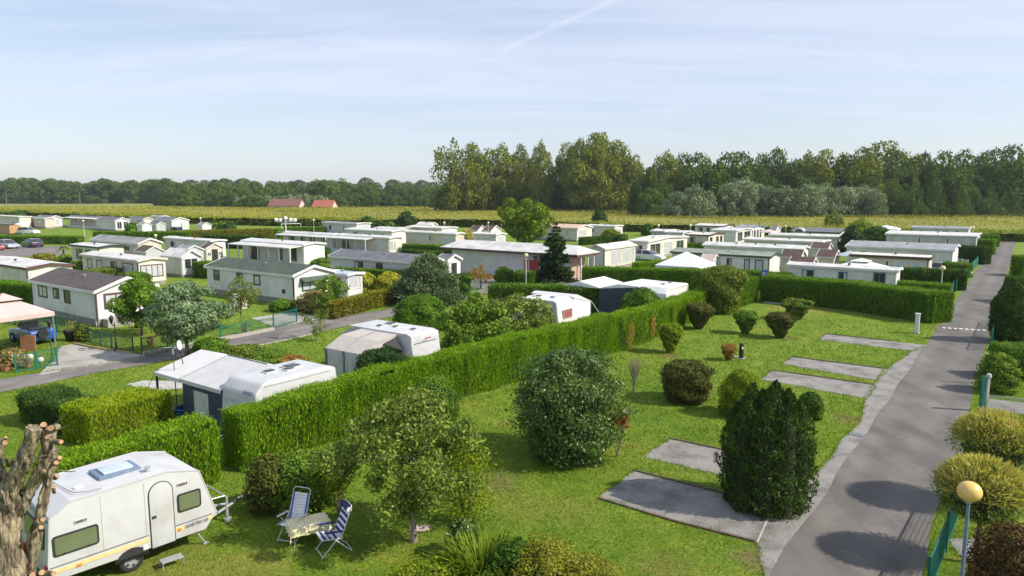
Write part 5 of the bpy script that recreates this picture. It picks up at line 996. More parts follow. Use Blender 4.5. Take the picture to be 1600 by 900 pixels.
hedge('green hedge behind the two yellow round shrubs', [(520, 420), (630, 425)], 1.0, 1.6, 'green_mid', off=(0, 1), ls=.2, aspect=.4, seed=34)
hedge('low bright hedge beside the glazed veranda chalet', [(110, 409), (128, 411)], 2.0, 1.6, 'green_bright', off=(0, 1), ls=.22, aspect=.45, seed=35)
hedge('straw coloured ornamental hedge behind the brown roofed home', [(118, 425), (180, 420)], 2.6, 1.5, 'willow_green', off=(0, 1), ls=.25, aspect=.3, seed=36)
hedge('bright hedge piece right of the straw coloured hedge', [(188, 428), (212, 431)], 1.5, 1.4, 'green_bright', off=(0, 1), ls=.2, aspect=.4, seed=37)
hedge('dark hedge under the white gabled sun room', [(300, 410), (330, 412)], 1.5, 1.7, 'thuja_far', off=(0, 1), ls=.22, seed=38)
hedge('dark hedge in front of the beige trailer by the access road', [(1402, 421), (1508, 424)], 1.2, 1.9, 'green_dark', off=(0, 1), ls=.24, aspect=.4, seed=39)
hedge('short clipped hedge behind the half hidden silver car', [(1476, 411), (1516, 414)], 1.2, 1.5, 'thuja_far', off=(0, 1), ls=.25, seed=40)
hedge('near black square hedge beside the ribbed grey roof', [(1499, 385), (1544, 388)], 1.6, 2.2, 'conifer_dark', off=(0, 1), ls=.26, seed=41)
hedge('squared green hedge at the head of the road, nearer one', [(1530, 375), (1555, 376)], 1.6, 2.2, 'thuja_far', off=(0, 1), ls=.28, seed=42)
hedge('squared green hedge at the head of the road, farther one', [(1530, 368), (1558, 368)], 1.6, 2.0, 'thuja_far', off=(0, 1), ls=.3, seed=43)
hedge('low dark hedge at the foot of the porch home with red brown edge', [(1072, 381), (1112, 381)], 1.0, 1.2, 'thuja_far', off=(0, 1), ls=.28, seed=44)
hedge('green hedge at the road edge right of the cypress', [(1590, 402), (1660, 402)], 2.0, 2.2, 'thuja_far', off=(0, 1), ls=.28, seed=45)
hedge('dark hedge behind the tall cypress', [(1583, 437), (1680, 437)], 2.0, 2.1, 'green_dark', off=(0, 1), ls=.24, aspect=.45, seed=46)
hedge('broad leafy hedge below the cypress on the right of the road', [(1562, 546), (1680, 547)], 1.5, 1.6, 'green_mid', off=(0, 1), ls=.12, up=.4, aspect=.5, seed=47)
hedge('low hedge between the far gazebo and the field', [(905, 372), (975, 368)], 1.2, 1.3, 'green_dark', off=(0, 1), ls=.3, aspect=.45, seed=48)

# ------------------------------------------------------------------ shrubs on the lawn
shrub('huge round glossy leaved bush in the middle of the lawn', 'bush', 'bush', (822, 956, 550, 714), 'ligustrum', 27000, .115, [(0, .58), (.12, .78), (.3, .94), (.5, 1), (.7, .95), (.86, .76), (.95, .48), (1, 0)], 21, .16, .48, .5, .8, fuzz=.10, stray=.16, core=.68)
pC, HC, WC = bbox(1120, 1270, 600, 788)
CB = thing('conifer_bush', 'broad dark conifer with several pointed tops beside the gravel pitch', 'conifer', (pC.x, pC.y, 0)); gC = np.random.default_rng(22)
PP, TT, SS, cv, cf = [], [], [], [], []
cols = [(-.62, -.25, .30, .88), (-.25, -.55, .30, .90), (.18, -.60, .31, .95), (.58, -.35, .30, .90), (.70, .1, .27, .80), (-.70, .2, .27, .84), (-.3, .35, .34, .97), (.25, .3, .34, 1.0), (-.02, -.1, .36, .99), (.45, .0, .33, .96), (-.48, -.02, .33, .93), (.05, .6, .3, .9)]
for (dx, dy, rr_, hh) in cols:
    n = 3600; z = gC.uniform(0, 1, n) ** .9; th = gC.uniform(0, 6.283, n); lf = lumpy(int(100 * (dx + 2)), .13)
    pf = np.interp(z, [0, .1, .45, .72, .88, 1], [.82, .95, 1, .85, .5, .03]); r_ = rr_ * WC / 2 * 1.12 * pf * lf(th, z * 6) * gC.normal(1, .08, n)
    bx_, by_ = dx * WC / 2 * .86 * np.interp(z, [0, .4, 1], [.86, 1, .96]), dy * WC / 2 * .86
    P = np.stack([bx_ + r_ * np.cos(th), by_ + r_ * np.sin(th), z * hh * HC], 1); d = np.stack([np.cos(th), np.sin(th), np.full(n, .25)], 1)
    ok = np.ones(n, bool)
    for (ex, ey, er, eh) in cols:
        if (ex, ey) != (dx, dy): ok &= ~(((P[:, 0] - ex * WC / 2 * .86) ** 2 + (P[:, 1] - ey * WC / 2 * .86) ** 2 < (er * WC / 2 * .72) ** 2) & (P[:, 2] < eh * HC * .7))
    P, d = P[ok], d[ok]; m = len(P); t = unit(d * .5 + np.array([0, 0, .75]) + gC.normal(0, .42, (m, 3))); PP.append(P); TT.append(t); SS.append(unit(np.cross(d + gC.normal(0, .75, (m, 3)), t)))
    o = len(cv); k = 10
    for q, zz2 in ((.75, 0), (.85, .45), (.68, .72), (.35, .88), (.02, .96)): cv += [(dx * WC / 2 * .86 + rr_ * WC / 2 * q * .85 * math.cos(6.283 * a / k), dy * WC / 2 * .86 + rr_ * WC / 2 * q * .85 * math.sin(6.283 * a / k), zz2 * hh * HC) for a in range(k)]
    cf += [(o + i * k + a, o + i * k + (a + 1) % k, o + (i + 1) * k + (a + 1) % k, o + (i + 1) * k + a) for i in range(4) for a in range(k)]
PP, TT, SS = np.vstack(PP), np.vstack(TT), np.vstack(SS); L = .115 * gC.uniform(.6, 1.5, len(PP)); quads_object('foliage', PP, TT, SS, L, L * .34, 'conifer_dark', CB, (np.array(cv), cf))
b = MB(); b.tube([(0, 0, -.05), (0, 0, HC * .6)], [.14, .06], 8); b.build('trunk', 'bark', CB)
shrub('dark cushion shaped trimmed bush in the middle of the lawn', 'bush', 'bush', (1038, 1106, 565, 626), 'purple_brown', 6500, .10, [(0, .74), (.15, .9), (.5, 1), (.8, .98), (.93, .80), (1, 0)], 23, .07, .5, .5)
shrub('yellow green vase shaped shrub on the lawn before the hedge gap', 'shrub', 'shrub', (1030, 1064, 506, 551), 'yellow_green', 3200, .10, VASE, 24, .07)
shrub('dark reddish rounded shrub nearest the end of the long hedge', 'shrub', 'shrub', (1072, 1112, 474, 514), 'purple_brown', 2600, .08, VASE, 25, .07)
shrub('small green vase shaped shrub left of the dark pair', 'shrub', 'shrub', (1148, 1181, 486, 521), 'green_mid', 2200, .08, VASE, 26, .08)
shrub('dark purplish vase shaped shrub in the middle of the back lawn', 'shrub', 'shrub', (1198, 1238, 489, 528), 'purple_brown', 2400, .08, VASE, 27, .07)
shrub('grey green twin shrub closest to the tall crossing hedge', 'shrub', 'shrub', (1225, 1264, 468, 499), 'olive_mix', 2400, .08, VASE, 28, .13)
shrub('tiny brownish shrub beside the black bollard', 'shrub', 'shrub', (1128, 1149, 538, 563), 'brown_leaf', 700, .07, VASE, 29, .14, core=.6, fuzz=.12)
shrub('yellow green bush peeping over the broad conifer', 'shrub', 'shrub', (1130, 1186, 578, 648), 'yellow_green', 3200, .075, DOME, 30, .12)
shrub('small round dark green bush right of the broad conifer', 'bush', 'bush', (1247, 1283, 613, 653), 'green_dark', 2200, .06, DOME, 31, .08)
shrub('loose tall shrub with olive and yellow leaves at the end of the hedge', 'shrub', 'shrub', (1098, 1156, 416, 489), 'olive_mix', 4200, .12, [(0, .55), (.2, .75), (.5, .9), (.75, 1), (.9, .8), (1, 0)], 32, .12, fuzz=.10, stray=.1, core=.78)
shrub('low clump of bright yellow leaves at the foot of the tall olive shrub', 'shrub', 'shrub', (1138, 1154, 466, 489), 'yellow_leaf', 500, .08, DOME, 33, .1)
def twiggy(name, label, cat, box, leaf, ns=26, n=500, ls=.05, spread=.8, barkm='bark', seed=1, tr=.012, leafz=.35, trunk=False):
    p, H, W = bbox(*box); root = thing(name, label, cat, (p.x, p.y, 0)); r = random.Random(seed); b = MB(); tips = []
    if trunk: b.tube([(0, 0, -.03), (W * .1, 0, H * .25), (W * .18, 0, H * .5)], [tr * 3.4, tr * 2.8, tr * 2], 7)
    base = Vector((W * .18, 0, H * .48)) if trunk else Vector((0, 0, -.03))
    for i in range(ns):
        a = r.uniform(0, 6.28); q = r.uniform(.1, 1) * W / 2 * spread; e = Vector((math.cos(a) * q, math.sin(a) * q, H * r.uniform(.7, 1.0))); e.x += W * .1 if trunk else 0
        m = base.lerp(e, .5) + Vector((-math.cos(a) * q * .2, -math.sin(a) * q * .2, 0)); b.tube([base + Vector((r.uniform(-.05, .05), r.uniform(-.05, .05), 0)), m, e], [tr, tr * .8, tr * .35], 4, cap=False); tips.append((m, e))
        if r.random() < .7: e2 = m.lerp(e, .4) + Vector((r.uniform(-.25, .25), r.uniform(-.25, .25), H * .22)); b.tube([m.lerp(e, .2), e2], [tr * .6, tr * .3], 4, cap=False); tips.append((m, e2))
    b.build('stem', barkm, root); g = np.random.default_rng(seed); k = g.integers(0, len(tips), n); f = g.uniform(0, 1, n) ** leafz
    P = np.array([tips[i][0].lerp(tips[i][1], float(q)) for i, q in zip(k, f)]) + g.normal(0, .04, (n, 3)); d = unit(g.normal(0, 1, (n, 3)) + np.array([0, 0, .5])); t, s = frames(d, .4, .3, g); L = ls * g.uniform(.6, 1.4, n); quads_object('foliage', P, t, s, L, L * .5, leaf, root); return root
twiggy('sapling', 'leaning sapling with reddish orange leaves by the huge bush', 'sapling', (938, 988, 638, 714), 'red_leaf', 16, 700, .075, .9, 'bark_pale', 3, .014, .6, True)
twiggy('bare_shrub', 'bare twiggy shrub alone on the lawn', 'shrub', (977, 1005, 558, 611), 'bare_twig', 46, 260, .05, .95, 'bark_pale', 4, .010, .5)
shrub('dark bush with coppery tips at the foot of the long hedge', 'bush', 'bush', (392, 452, 712, 796), 'copper_green', 5000, .10, DOME, 35, .12, fuzz=.1, stray=.1)
shrub('yellow green bush behind the folding chairs', 'bush', 'bush', (428, 520, 706, 788), 'green_bright', 9000, .10, DOME, 36, .12, fuzz=.10, stray=.14)
twiggy('shrub', 'thin sparse yellow green shrub behind the striped chair', 'shrub', (498, 562, 725, 806), 'yellow_green', 16, 1500, .09, 1.0, 'bark', 5, .008, .8)
shrub('rounded clipped bush against the long hedge behind the lawn tree', 'bush', 'bush', (645, 717, 588, 664), 'green_mid', 6500, .09, DOME, 38, .06)
twiggy('shrub', 'pale flowering stems in front of the long hedge', 'shrub', (575, 640, 618, 705), 'willow_green', 22, 1100, .06, .9, 'bark', 6, .008, .5)
tree('lawn_tree', 'small spreading apple tree with mottled leaves on the near lawn', 'tree', (532, 762, 612, 846), 'apple_leaf', 20000, .115, [(0, .30), (.12, .60), (.3, .92), (.5, 1), (.7, .80), (.88, .5), (1, .25)], .25, 74, .19, 41, 'bark_pale', .085, up=.35, jit=.75, limbs=22, inner=.22, shell=(.3, 1.25), aspect=.46)
shrub('loose yellowish shrub beside the apple tree', 'shrub', 'shrub', (696, 762, 690, 818), 'yellow_green', 3600, .09, [(0, .45), (.2, .7), (.5, .95), (.75, 1), (.9, .7), (1, 0)], 37, .22, fuzz=.24, stray=.25, core=None)
shrub('small bluish green bush beside the sword leaved clump', 'bush', 'bush', (702, 748, 812, 868), 'ligustrum', 2400, .10, DOME, 39, .14, fuzz=.12)
shrub('dark leafy bush behind the sword leaved clump at the lower edge', 'bush', 'bush', (770, 842, 850, 925), 'green_dark', 3600, .10, DOME, 40, .2, fuzz=.2, stray=.25, core=.5)
shrub('spirea like bush with orange and green leaves at the lower edge', 'bush', 'bush', (800, 905, 850, 935), 'beech', 6500, .07, DOME, 42, .2, fuzz=.17, stray=.2, core=.55)
shrub('low yellow and rust coloured ground shrub at the lower picture edge', 'bush', 'bush', (868, 966, 880, 930), 'beech', 3600, .07, DOME, 43, .2, fuzz=.2, stray=.2, core=.5)
shrub('low green shrub left of the sword leaved clump', 'bush', 'bush', (612, 700, 882, 935), 'yellow_green', 3000, .08, DOME, 44, .2, fuzz=.2, stray=.2, core=.5)
def swords(label, box, n, leaf, Lm, seed):
    p, H, W = bbox(*box); root = thing('daylily_clump', label, 'plant', (p.x, p.y, 0)); g = np.random.default_rng(seed); vs, fs = [], []
    for i in range(n):
        a = g.uniform(0, 6.283); r0 = g.uniform(0, .75) * W / 2; L = Lm * g.uniform(.6, 1.15); b0 = Vector((math.cos(a) * r0, math.sin(a) * r0 * .8, 0)); a2_ = a + g.normal(0, .7); out = g.uniform(.25, .85) * L; wd = g.uniform(.016, .032); sd = Vector((-math.sin(a2_), math.cos(a2_), 0)); pr = None
        for k in range(6):
            t = k / 5; q = b0 + Vector((math.cos(a2_), math.sin(a2_), 0)) * (out * t ** 1.5) + Vector((0, 0, L * (t * 1.05 - .55 * t ** 2.6 * (out / L + .2)))); w_ = wd * (1 - t ** 2) + .002; o = len(vs); vs += [q + sd * w_, q - sd * w_]
            if k: fs.append((o - 2, o - 1, o + 1, o))
    b = MB(); b.add(vs, fs); b.build('leaves', leaf, root, fixn=False); return root
swords('clump of long arching sword shaped leaves at the lower edge', (690, 812, 822, 912), 620, 'daylily', 1.35, 5)
# left gardens
shrub('dark green multi stemmed conifer bush in front of the porch awning', 'conifer_bush', 'conifer', (560, 640, 547, 634), 'conifer_fir', 5200, .10, [(0, .7), (.3, 1), (.6, .95), (.85, .8), (.95, .6), (1, 0)], 51, .16, .3, 1.4, .4, fuzz=.08, outward=.5)
tree('shrub', 'large yellow green shrub mass left of the red curtained caravan', 'shrub', (684, 800, 456, 548), 'green_bright', 9000, .20, [(0, .8), (.2, .95), (.5, 1), (.8, .8), (1, .4)], .01, 60, .26, 52, 'bark', .05, shell=(.3, 1.15), jit=.6)
tree('shrub', 'big sunlit shrub with pale young leaves covering the caravan side', 'shrub', (746, 870, 460, 540), 'apple_leaf', 9000, .20, [(0, .8), (.2, .95), (.5, 1), (.8, .8), (1, .4)], .01, 60, .26, 53, 'bark', .05, shell=(.3, 1.15), jit=.6)
shrub('dark rounded bush touching the red curtained caravan', 'bush', 'bush', (838, 876, 470, 512), 'green_dark', 2500, .10, DOME, 54, .1)
shrub('soft green round bush at the lane bend', 'bush', 'bush', (622, 692, 461, 513), 'green_mid', 5000, .10, DOME, 55, .09, .3, .6, .6, fuzz=.08)
shrub('leafy hedge like bush in front of the pale tent awnings', 'bush', 'bush', (972, 1044, 449, 496), 'green_mid', 5000, .11, DOME, 56, .08)
shrub('yellow topped bush behind the caravan with one small window', 'bush', 'bush', (1028, 1058, 427, 455), 'yellow_green', 1200, .12, DOME, 57, .1)
shrub('low spreading green bush beside the lane', 'bush', 'bush', (305, 356, 529, 557), 'green_mid', 1700, .09, DOME, 58, .14, fuzz=.12)
shrub('low grey green ground shrub behind the tent awning', 'bush', 'bush', (352, 412, 540, 566), 'olive_mix', 2000, .09, DOME, 59, .12, fuzz=.12)
shrub('low bright green ground shrub behind the tent awning', 'bush', 'bush', (388, 452, 548, 570), 'green_bright', 2000, .09, DOME, 60, .12, fuzz=.12)
shrub('small brown dry heather tuft behind the lettered caravan', 'bush', 'bush', (430, 474, 556, 572), 'brown_leaf', 700, .09, DOME, 61, .12, fuzz=.12)
tree('blue_cedar', 'blue green cedar leaning over the camp lane', 'tree', (234, 352, 436, 558), 'cedar_blue', 12000, .22, [(0, .35), (.15, .7), (.35, 1), (.6, .95), (.8, .75), (1, .35)], .22, 46, .30, 61, 'bark', .14, up=.2, jit=.5, aspect=.34, squash=.55, limbs=12)
tree('round_tree', 'round dense green tree beside the brown roofed home', 'tree', (186, 257, 427, 524), 'green_mid', 9000, .18, [(0, .65), (.2, .95), (.5, 1), (.8, .78), (1, .3)], .24, 40, .36, 62, 'bark', .09)
tree('small_tree', 'small ball shaped tree in front of the green roofed home', 'tree', (354, 402, 431, 514), 'olive_mix', 3600, .11, [(0, .6), (.25, .97), (.55, 1), (.8, .75), (1, .25)], .42, 30, .36, 63, 'bark', .05)
tree('small_tree', 'small light green tree before the green trimmed bay window', 'tree', (492, 544, 427, 492), 'green_bright', 2800, .16, [(0, .6), (.25, 1), (.6, .95), (.85, .7), (1, .3)], .32, 26, .34, 64, 'bark', .05)
tree('sapling', 'thin grey green sapling standing at the lane edge', 'sapling', (468, 522, 460, 532), 'olive_mix', 1600, .10, [(0, .5), (.3, .95), (.55, 1), (.8, .6), (1, .2)], .18, 24, .26, 65, 'bark_pale', .03, inner=.5, shell=(.2, 1.1))
shrub('yellow variegated round shrub beside the annex', 'shrub', 'shrub', (550, 588, 425, 462), 'yellow_leaf', 2600, .13, DOME, 66, .07)
shrub('yellow variegated round shrub beside the blue spruce', 'shrub', 'shrub', (588, 629, 425, 463), 'yellow_leaf', 2600, .13, DOME, 67, .07)
shrub('broad blue grey spruce at the bend of the lane', 'blue_spruce', 'spruce', (624, 714, 398, 474), 'spruce_blue', 9500, .24, [(0, .9), (.12, 1), (.35, .95), (.6, .75), (.8, .5), (.95, .25), (1, 0)], 68, .13, .36, .4, .5, fuzz=.12, outward=.6, core=.78)
def conifer_tree(name, label, cat, box, leaf, n, ls, seed, whorls=11, cb=.1, droop=.15, barkm='bark', at=None, group=None, per=7):
    p, H, W = at or bbox(*box); root = thing(name, label, cat, (p.x, p.y, 0), group=group); g = np.random.default_rng(seed); b = MB(); b.tube([(0, 0, -.05), (0, 0, H * .5), (0, 0, H * .97)], [H * .022, H * .014, .01], 8); Ps, Ts, Ns = [], [], []; br_ = []
    for i in range(whorls):
        f = i / (whorls - 1); z = H * (cb + (1 - cb) * f ** .95); R_ = W / 2 * (1 - f) ** .75 * g.uniform(.85, 1.12) + .05 * W
        for k in range(max(4, int(per * (1 - f * .5)))):
            a = g.uniform(0, 6.283); Rk = R_ * g.uniform(.75, 1.15); m = max(4, int(n / (whorls * per) * (Rk / (W / 2)) * 1.9)); s = g.uniform(0, 1, m) ** .6; dz = -droop * Rk * s + .06 * Rk * s ** 3
            c_, s_ = math.cos(a), math.sin(a); lat = g.normal(0, .20, m) * Rk * (1.1 - s * .55); vz = g.normal(0, .05, m) * Rk + np.abs(g.normal(0, .03, m)) * H * .3
            Ps.append(np.stack([c_ * s * Rk - s_ * lat, s_ * s * Rk + c_ * lat, z + dz + vz], 1)); Ts.append(np.stack([np.full(m, c_), np.full(m, s_), np.full(m, .1)], 1) + g.normal(0, .45, (m, 3))); b.tube([(0, 0, z), (c_ * Rk * .8, s_ * Rk * .8, z - droop * Rk * .8)], [.02 * H * .35, .01], 4, cap=False)
    b.build('trunk', barkm, root, smooth=50); P = np.vstack(Ps); T = unit(np.vstack(Ts)); T = T; S_ = unit(np.cross(T, g.normal(0, .5, T.shape) + np.array([0, 0, 1]))); L = ls * g.uniform(.7, 1.4, len(P)); quads_object('crown', P, T, S_, L, L * .38, leaf, root); return root
conifer_tree('fir_tree', 'tall dark fir standing before the washing block', 'fir', (838, 897, 351, 446), 'conifer_fir', 17000, .30, 69, 17, .12, per=9)
tree('park_tree', 'yellow green broad tree rising above the middle rows', 'tree', (777, 864, 305, 382), 'park_leaf', 11000, .42, [(0, .35), (.2, .7), (.5, 1), (.75, .95), (.9, .7), (1, .35)], .12, 44, .28, 70, 'bark', .2)
tree('small_tree', 'brownish thin leaved tree left of the red door', 'tree', (728, 774, 412, 452), 'brown_leaf', 1500, .14, [(0, .6), (.3, 1), (.6, .95), (1, .4)], .3, 24, .28, 71, 'bark', .05, inner=.5, shell=(.2, 1.1))
shrub('tall clipped green shrub right of the blue spruce', 'shrub', 'shrub', (708, 734, 428, 462), 'green_dark', 1500, .13, BOX, 72, .07)
shrub('leafy green shrub before the washing block wall', 'shrub', 'shrub', (774, 802, 417, 442), 'green_mid', 1200, .14, DOME, 73, .1)
tree('pine_tree', 'dark spreading pine on the edge of the maize', 'pine', (614, 657, 327, 362), 'conifer_fir', 3200, .45, [(0, .8), (.25, 1), (.5, .9), (.8, .55), (1, .15)], .08, 30, .3, 74, 'bark', .25, squash=.5, aspect=.35)
shrub('small dark bush left of the spreading pine', 'bush', 'bush', (564, 584, 338, 358), 'green_dark', 500, .3, DOME, 75, .2); shrub('small dark cypress before the low white trailers', 'cypress', 'cypress', (549, 564, 357, 372), 'conifer_fir', 700, .25, FLAME, 76, .1)
shrub('narrow dark cypress against the golden maize', 'cypress', 'cypress', (926, 946, 326, 358), 'conifer_fir', 1300, .3, FLAME, 77, .14, fuzz=.12); shrub('dark round bush at the maize edge by the flat trailer', 'bush', 'bush', (1002, 1020, 350, 368), 'green_dark', 700, .28, DOME, 78, .14); shrub('yellow bush above a brick planter by the middle lane', 'bush', 'bush', (941, 966, 358, 378), 'yellow_green', 700, .25, DOME, 79, .14)
shrub('green box shaped bush before the porch home', 'bush', 'bush', (965, 980, 366, 380), 'green_mid', 500, .25, BOX, 80, .08); shrub('round topped lollipop bush by the cream trailer', 'bush', 'bush', (506, 518, 386, 412), 'green_dark', 700, .2, DOME, 81, .1, z0=.35, core=.8)
shrub('bright leafy shrub at the corner of the lavender home', 'shrub', 'shrub', (487, 520, 403, 425), 'green_bright', 900, .2, DOME, 82, .16)
def palm(label, box, seed):
    p, H, W = bbox(*box); root = thing('palm', label, 'palm', (p.x, p.y, 0)); b = MB(); b.tube([(0, 0, -.05), (0, 0, H * .72)], [.13, .10], 7); b.build('trunk', 'bark', root); g = np.random.default_rng(seed); vs, fs = [], []
    for i in range(26):
        a = g.uniform(0, 6.283); L = W / 2 * g.uniform(.8, 1.1); e = g.uniform(-.3, .9); sd = Vector((-math.sin(a), math.cos(a), 0)); o0 = None
        for k in range(5): t = k / 4; q = Vector((math.cos(a) * L * t, math.sin(a) * L * t, H * .72 + e * L * t - .5 * L * t * t + .1)); w_ = .16 * math.sin(math.pi * (.1 + .9 * t)) + .01; o = len(vs); vs += [q + sd * w_, q - sd * w_]; fs += [(o - 2, o - 1, o + 1, o)] if k else []
    b = MB(); b.add(vs, fs); b.build('fronds', 'olive_mix', root, fixn=False)
palm('small palm beside the glazed veranda chalet', (88, 112, 383, 404), 1); palm('small palm in front of the beige grey roofed home', (182, 200, 382, 398), 2)
shrub('green bush at the foot of the small palm', 'bush', 'bush', (93, 112, 398, 410), 'green_bright', 500, .2, DOME, 83, .14); shrub('brownish hedge bush near the car park', 'bush', 'bush', (55, 84, 397, 410), 'beech', 700, .2, BOX, 84, .1)
shrub('round bush between the far left homes', 'bush', 'bush', (198, 217, 348, 362), 'green_mid', 500, .3, DOME, 85, .1); shrub('ragged dark bush on the maize edge at the far left', 'bush', 'bush', (20, 46, 329, 340), 'green_dark', 500, .5, DOME, 86, .2)
for i, (x0, x1, yt, yb, l) in enumerate(((330, 342, 348, 360, 'green bush right of the lone white shed'), (342, 356, 346, 361, 'taller green bush beside the dark thicket'), (352, 368, 345, 362, 'dark thicket on the maize edge'), (425, 446, 357, 372, 'round green bush under the football goal'), (588, 602, 345, 358, 'dark bush left of the small white tent'), (603, 616, 346, 358, 'light green bush touching the spreading pine'))): shrub(l, 'bush', 'bush', (x0, x1, yt, yb), ('green_mid', 'green_mid', 'conifer_dark', 'green_mid', 'green_dark', 'green_bright')[i], 500, .3, DOME, 87 + i, .14)
tree('pale_tree', 'thin cream flowered tree at the corner of the washing block', 'tree', (716, 744, 355, 384), 'willow_tip', 900, .3, None, .3, 20, .3, 95, 'bark', .08, inner=.5)
tree('round_tree', 'olive round tree before the wood behind the right rows', 'tree', (1285, 1318, 330, 366), 'olive_mix', 2600, .36, None, .06, 30, .32, 96); tree('round_tree', 'yellow green tree behind the dark cypress in the right rows', 'tree', (1322, 1358, 337, 372), 'yellow_green', 2600, .36, None, .06, 30, .32, 97)
shrub('dark cypress beside the grey roof in the right rows', 'cypress', 'cypress', (1313, 1346, 352, 398), 'conifer_fir', 2200, .24, FLAME, 98, .14, fuzz=.1); shrub('round dark green bush before the far white gazebo tent', 'bush', 'bush', (1350, 1388, 354, 382), 'green_dark', 1600, .25, DOME, 99, .12)
shrub('small tree like bush beside the square black hedge', 'bush', 'bush', (1500, 1518, 389, 410), 'green_mid', 700, .2, DOME, 100, .12, z0=.25); 
# right of the road
shrub('tall dense dark cypress on the right verge', 'cypress', 'cypress', (1550, 1600, 434, 534), 'conifer_dark', 7500, .16, FLAME, 101, .06, .34, 1.3, .45, outward=.4)
shrub('light green bush between the fence and the leafy hedge', 'bush', 'bush', (1534, 1580, 553, 612), 'green_bright', 3600, .09, DOME, 102, .14, fuzz=.12)
shrub('dark copper leaved bush at the lower right corner', 'bush', 'bush', (1516, 1640, 822, 985), 'berberis', 12000, .08, DOME, 104, .08, fuzz=.09)
def mop(label, box, seed):
    p, H, W = bbox(*box); root = shrub(label, 'dappled_willow', 'willow', box, 'willow_green', 6200, .10, [(0, .35), (.12, .72), (.35, 1), (.6, .95), (.82, .7), (.95, .4), (1, 0)], seed, .08, .24, .3, .6, z0=.46, fuzz=.10, core=.78, barkm='bark', outward=.55)
    n = 3600; g = np.random.default_rng(seed); th = g.uniform(0, 6.283, n); ph_ = np.arccos(g.uniform(.02, 1, n) ** .8); d = np.stack([np.sin(ph_) * np.cos(th), np.sin(ph_) * np.sin(th), np.cos(ph_)], 1); R3 = np.array([W / 2, W / 2, H * .30]); P = d * R3 * g.uniform(.86, 1.12, (n, 1)) + np.array([0, 0, H * .70]); t = unit(d * .8 + np.array([0, 0, .25]) + g.normal(0, .35, (n, 3))); s = unit(np.cross(d + g.normal(0, .5, d.shape), t)); L = .22 * g.uniform(.5, 1.7, n); quads_object('shoots', P, t, s, L, L * .10, 'willow_tip', root); return root
mop('ball shaped dappled willow with straw tips, the nearer one by the lamp', (1466, 1584, 722, 880), 111); mop('ball shaped dappled willow with straw tips beyond the yellow lamp', (1493, 1602, 648, 790), 112)

def dead_patch(hedge_label, spots, seed):
    h_ = [o for o in bpy.data.objects if o.get('label') == hedge_label][0]; g = np.random.default_rng(seed)
    for (px, py, z, wd, ht) in spots:
        p = G(px, py, z) - h_.location; n = 340; a = g.normal(0, wd / 2, n); P = np.array(p) + np.outer(a, np.array(U)) + np.outer(g.uniform(.0, .07, n), np.array(V)); P[:, 2] = z + g.normal(0, ht / 2.2, n); P[:, 2] = np.clip(P[:, 2], .05, 1.9)
        t = unit(g.normal(0, .5, (n, 3)) + np.array([0, 0, .9])); s = unit(np.cross(g.normal(0, .6, (n, 3)) + np.array(V), t)); L = .13 * g.uniform(.6, 1.4, n); quads_object('dead_foliage', P, t, s, L, L * .3, 'brown_leaf', h_)
dead_patch('long tall clipped conifer hedge running from the near caravan past the lawn', [(872, 540, 1.2, .9, .8), (890, 525, 1.4, .5, .6)], 5); dead_patch('clipped conifer hedge continuing the long one beyond a dark gap', [(985, 523, 1.0, .45, 1.0), (1020, 508, 1.0, .35, .9)], 6)
# ------------------------------------------------------------------ trees of the horizon
def proto(name, leaf, prof, n, ls, cb, nb, br, seed, barkm='bark', squash=.9, tr=.014, aspect=.6, inner=.3, up=.2, jit=.6, shell=(.5, 1.1)):
    """a tree one unit high and one unit wide"""
    root = tree(name, None, 'tree', None, leaf, n, ls, prof, cb, nb, br, seed, barkm, tr, None, aspect, squash, up, jit, inner=inner, limbs=9, shell=shell, at=(Vector((0, 0, 0)), 1.0, 1.0)); return root
TALL = [(0, .45), (.1, .7), (.3, .85), (.5, 1), (.7, .95), (.85, .75), (.95, .45), (1, .2)]; ROUND = [(0, .7), (.2, .95), (.5, 1), (.75, .85), (.92, .5), (1, .2)]
PR = {}
for k, (lf, pf, n, ls, cb, nb, br) in dict(poplar_a=('poplar', TALL, 9500, .040, .04, 100, .25), poplar_b=('poplar', [(0, .5), (.15, .8), (.4, 1), (.7, 1), (.9, .75), (1, .3)], 9500, .040, .06, 100, .25), poplar_c=('poplar', TALL, 4200, .038, .12, 60, .22), dark_a=('poplar_dark', TALL, 6000, .044, .03, 80, .27), dark_b=('poplar_dark', ROUND, 6000, .046, .03, 70, .28),
        wood_a=('wood_green', ROUND, 3600, .062, .02, 44, .30), wood_b=('wood_green', [(0, .8), (.3, 1), (.6, .9), (.85, .6), (1, .2)], 3600, .062, .02, 44, .28), wood_c=('poplar_dark', ROUND, 3600, .062, .02, 44, .30), willow_a=('willow_grey', [(0, .8), (.3, 1), (.6, .95), (.85, .7), (1, .3)], 5000, .050, .01, 60, .28), willow_b=('willow_grey', ROUND, 5000, .050, .01, 50, .32), spruce_a=('poplar_dark', [(0, 1), (.3, .8), (.6, .5), (1, .08)], 3200, .04, .03, 60, .2)).items():
    PR[k] = (k, lf, pf, n, ls, cb, nb, br)
MADE = {}
def far_tree(kind, x, yt, w, D, label, name, group, dz=0, sink=0):
    k = F_PX / (D * CP + CAM_H * SP); px = x; X = (px - 800) / k; H = CAM_H + (YH - yt) * D / F_PX; H = max(H, 2.0); Wm = w / k
    if kind not in MADE:
        _, lf, pf, n, ls, cb, nb, br = PR[kind]; MADE[kind] = proto(name, lf, pf, n, ls, cb, nb, br, len(MADE) + 200); o = MADE[kind]
    else: o = copy_tree(MADE[kind]); o.name = name
    o.location = (X, D, 0); o.scale = (Wm, Wm, H); o.rotation_euler.z = rnd.uniform(0, 6.28); tag(o, label, 'tree', group); return o
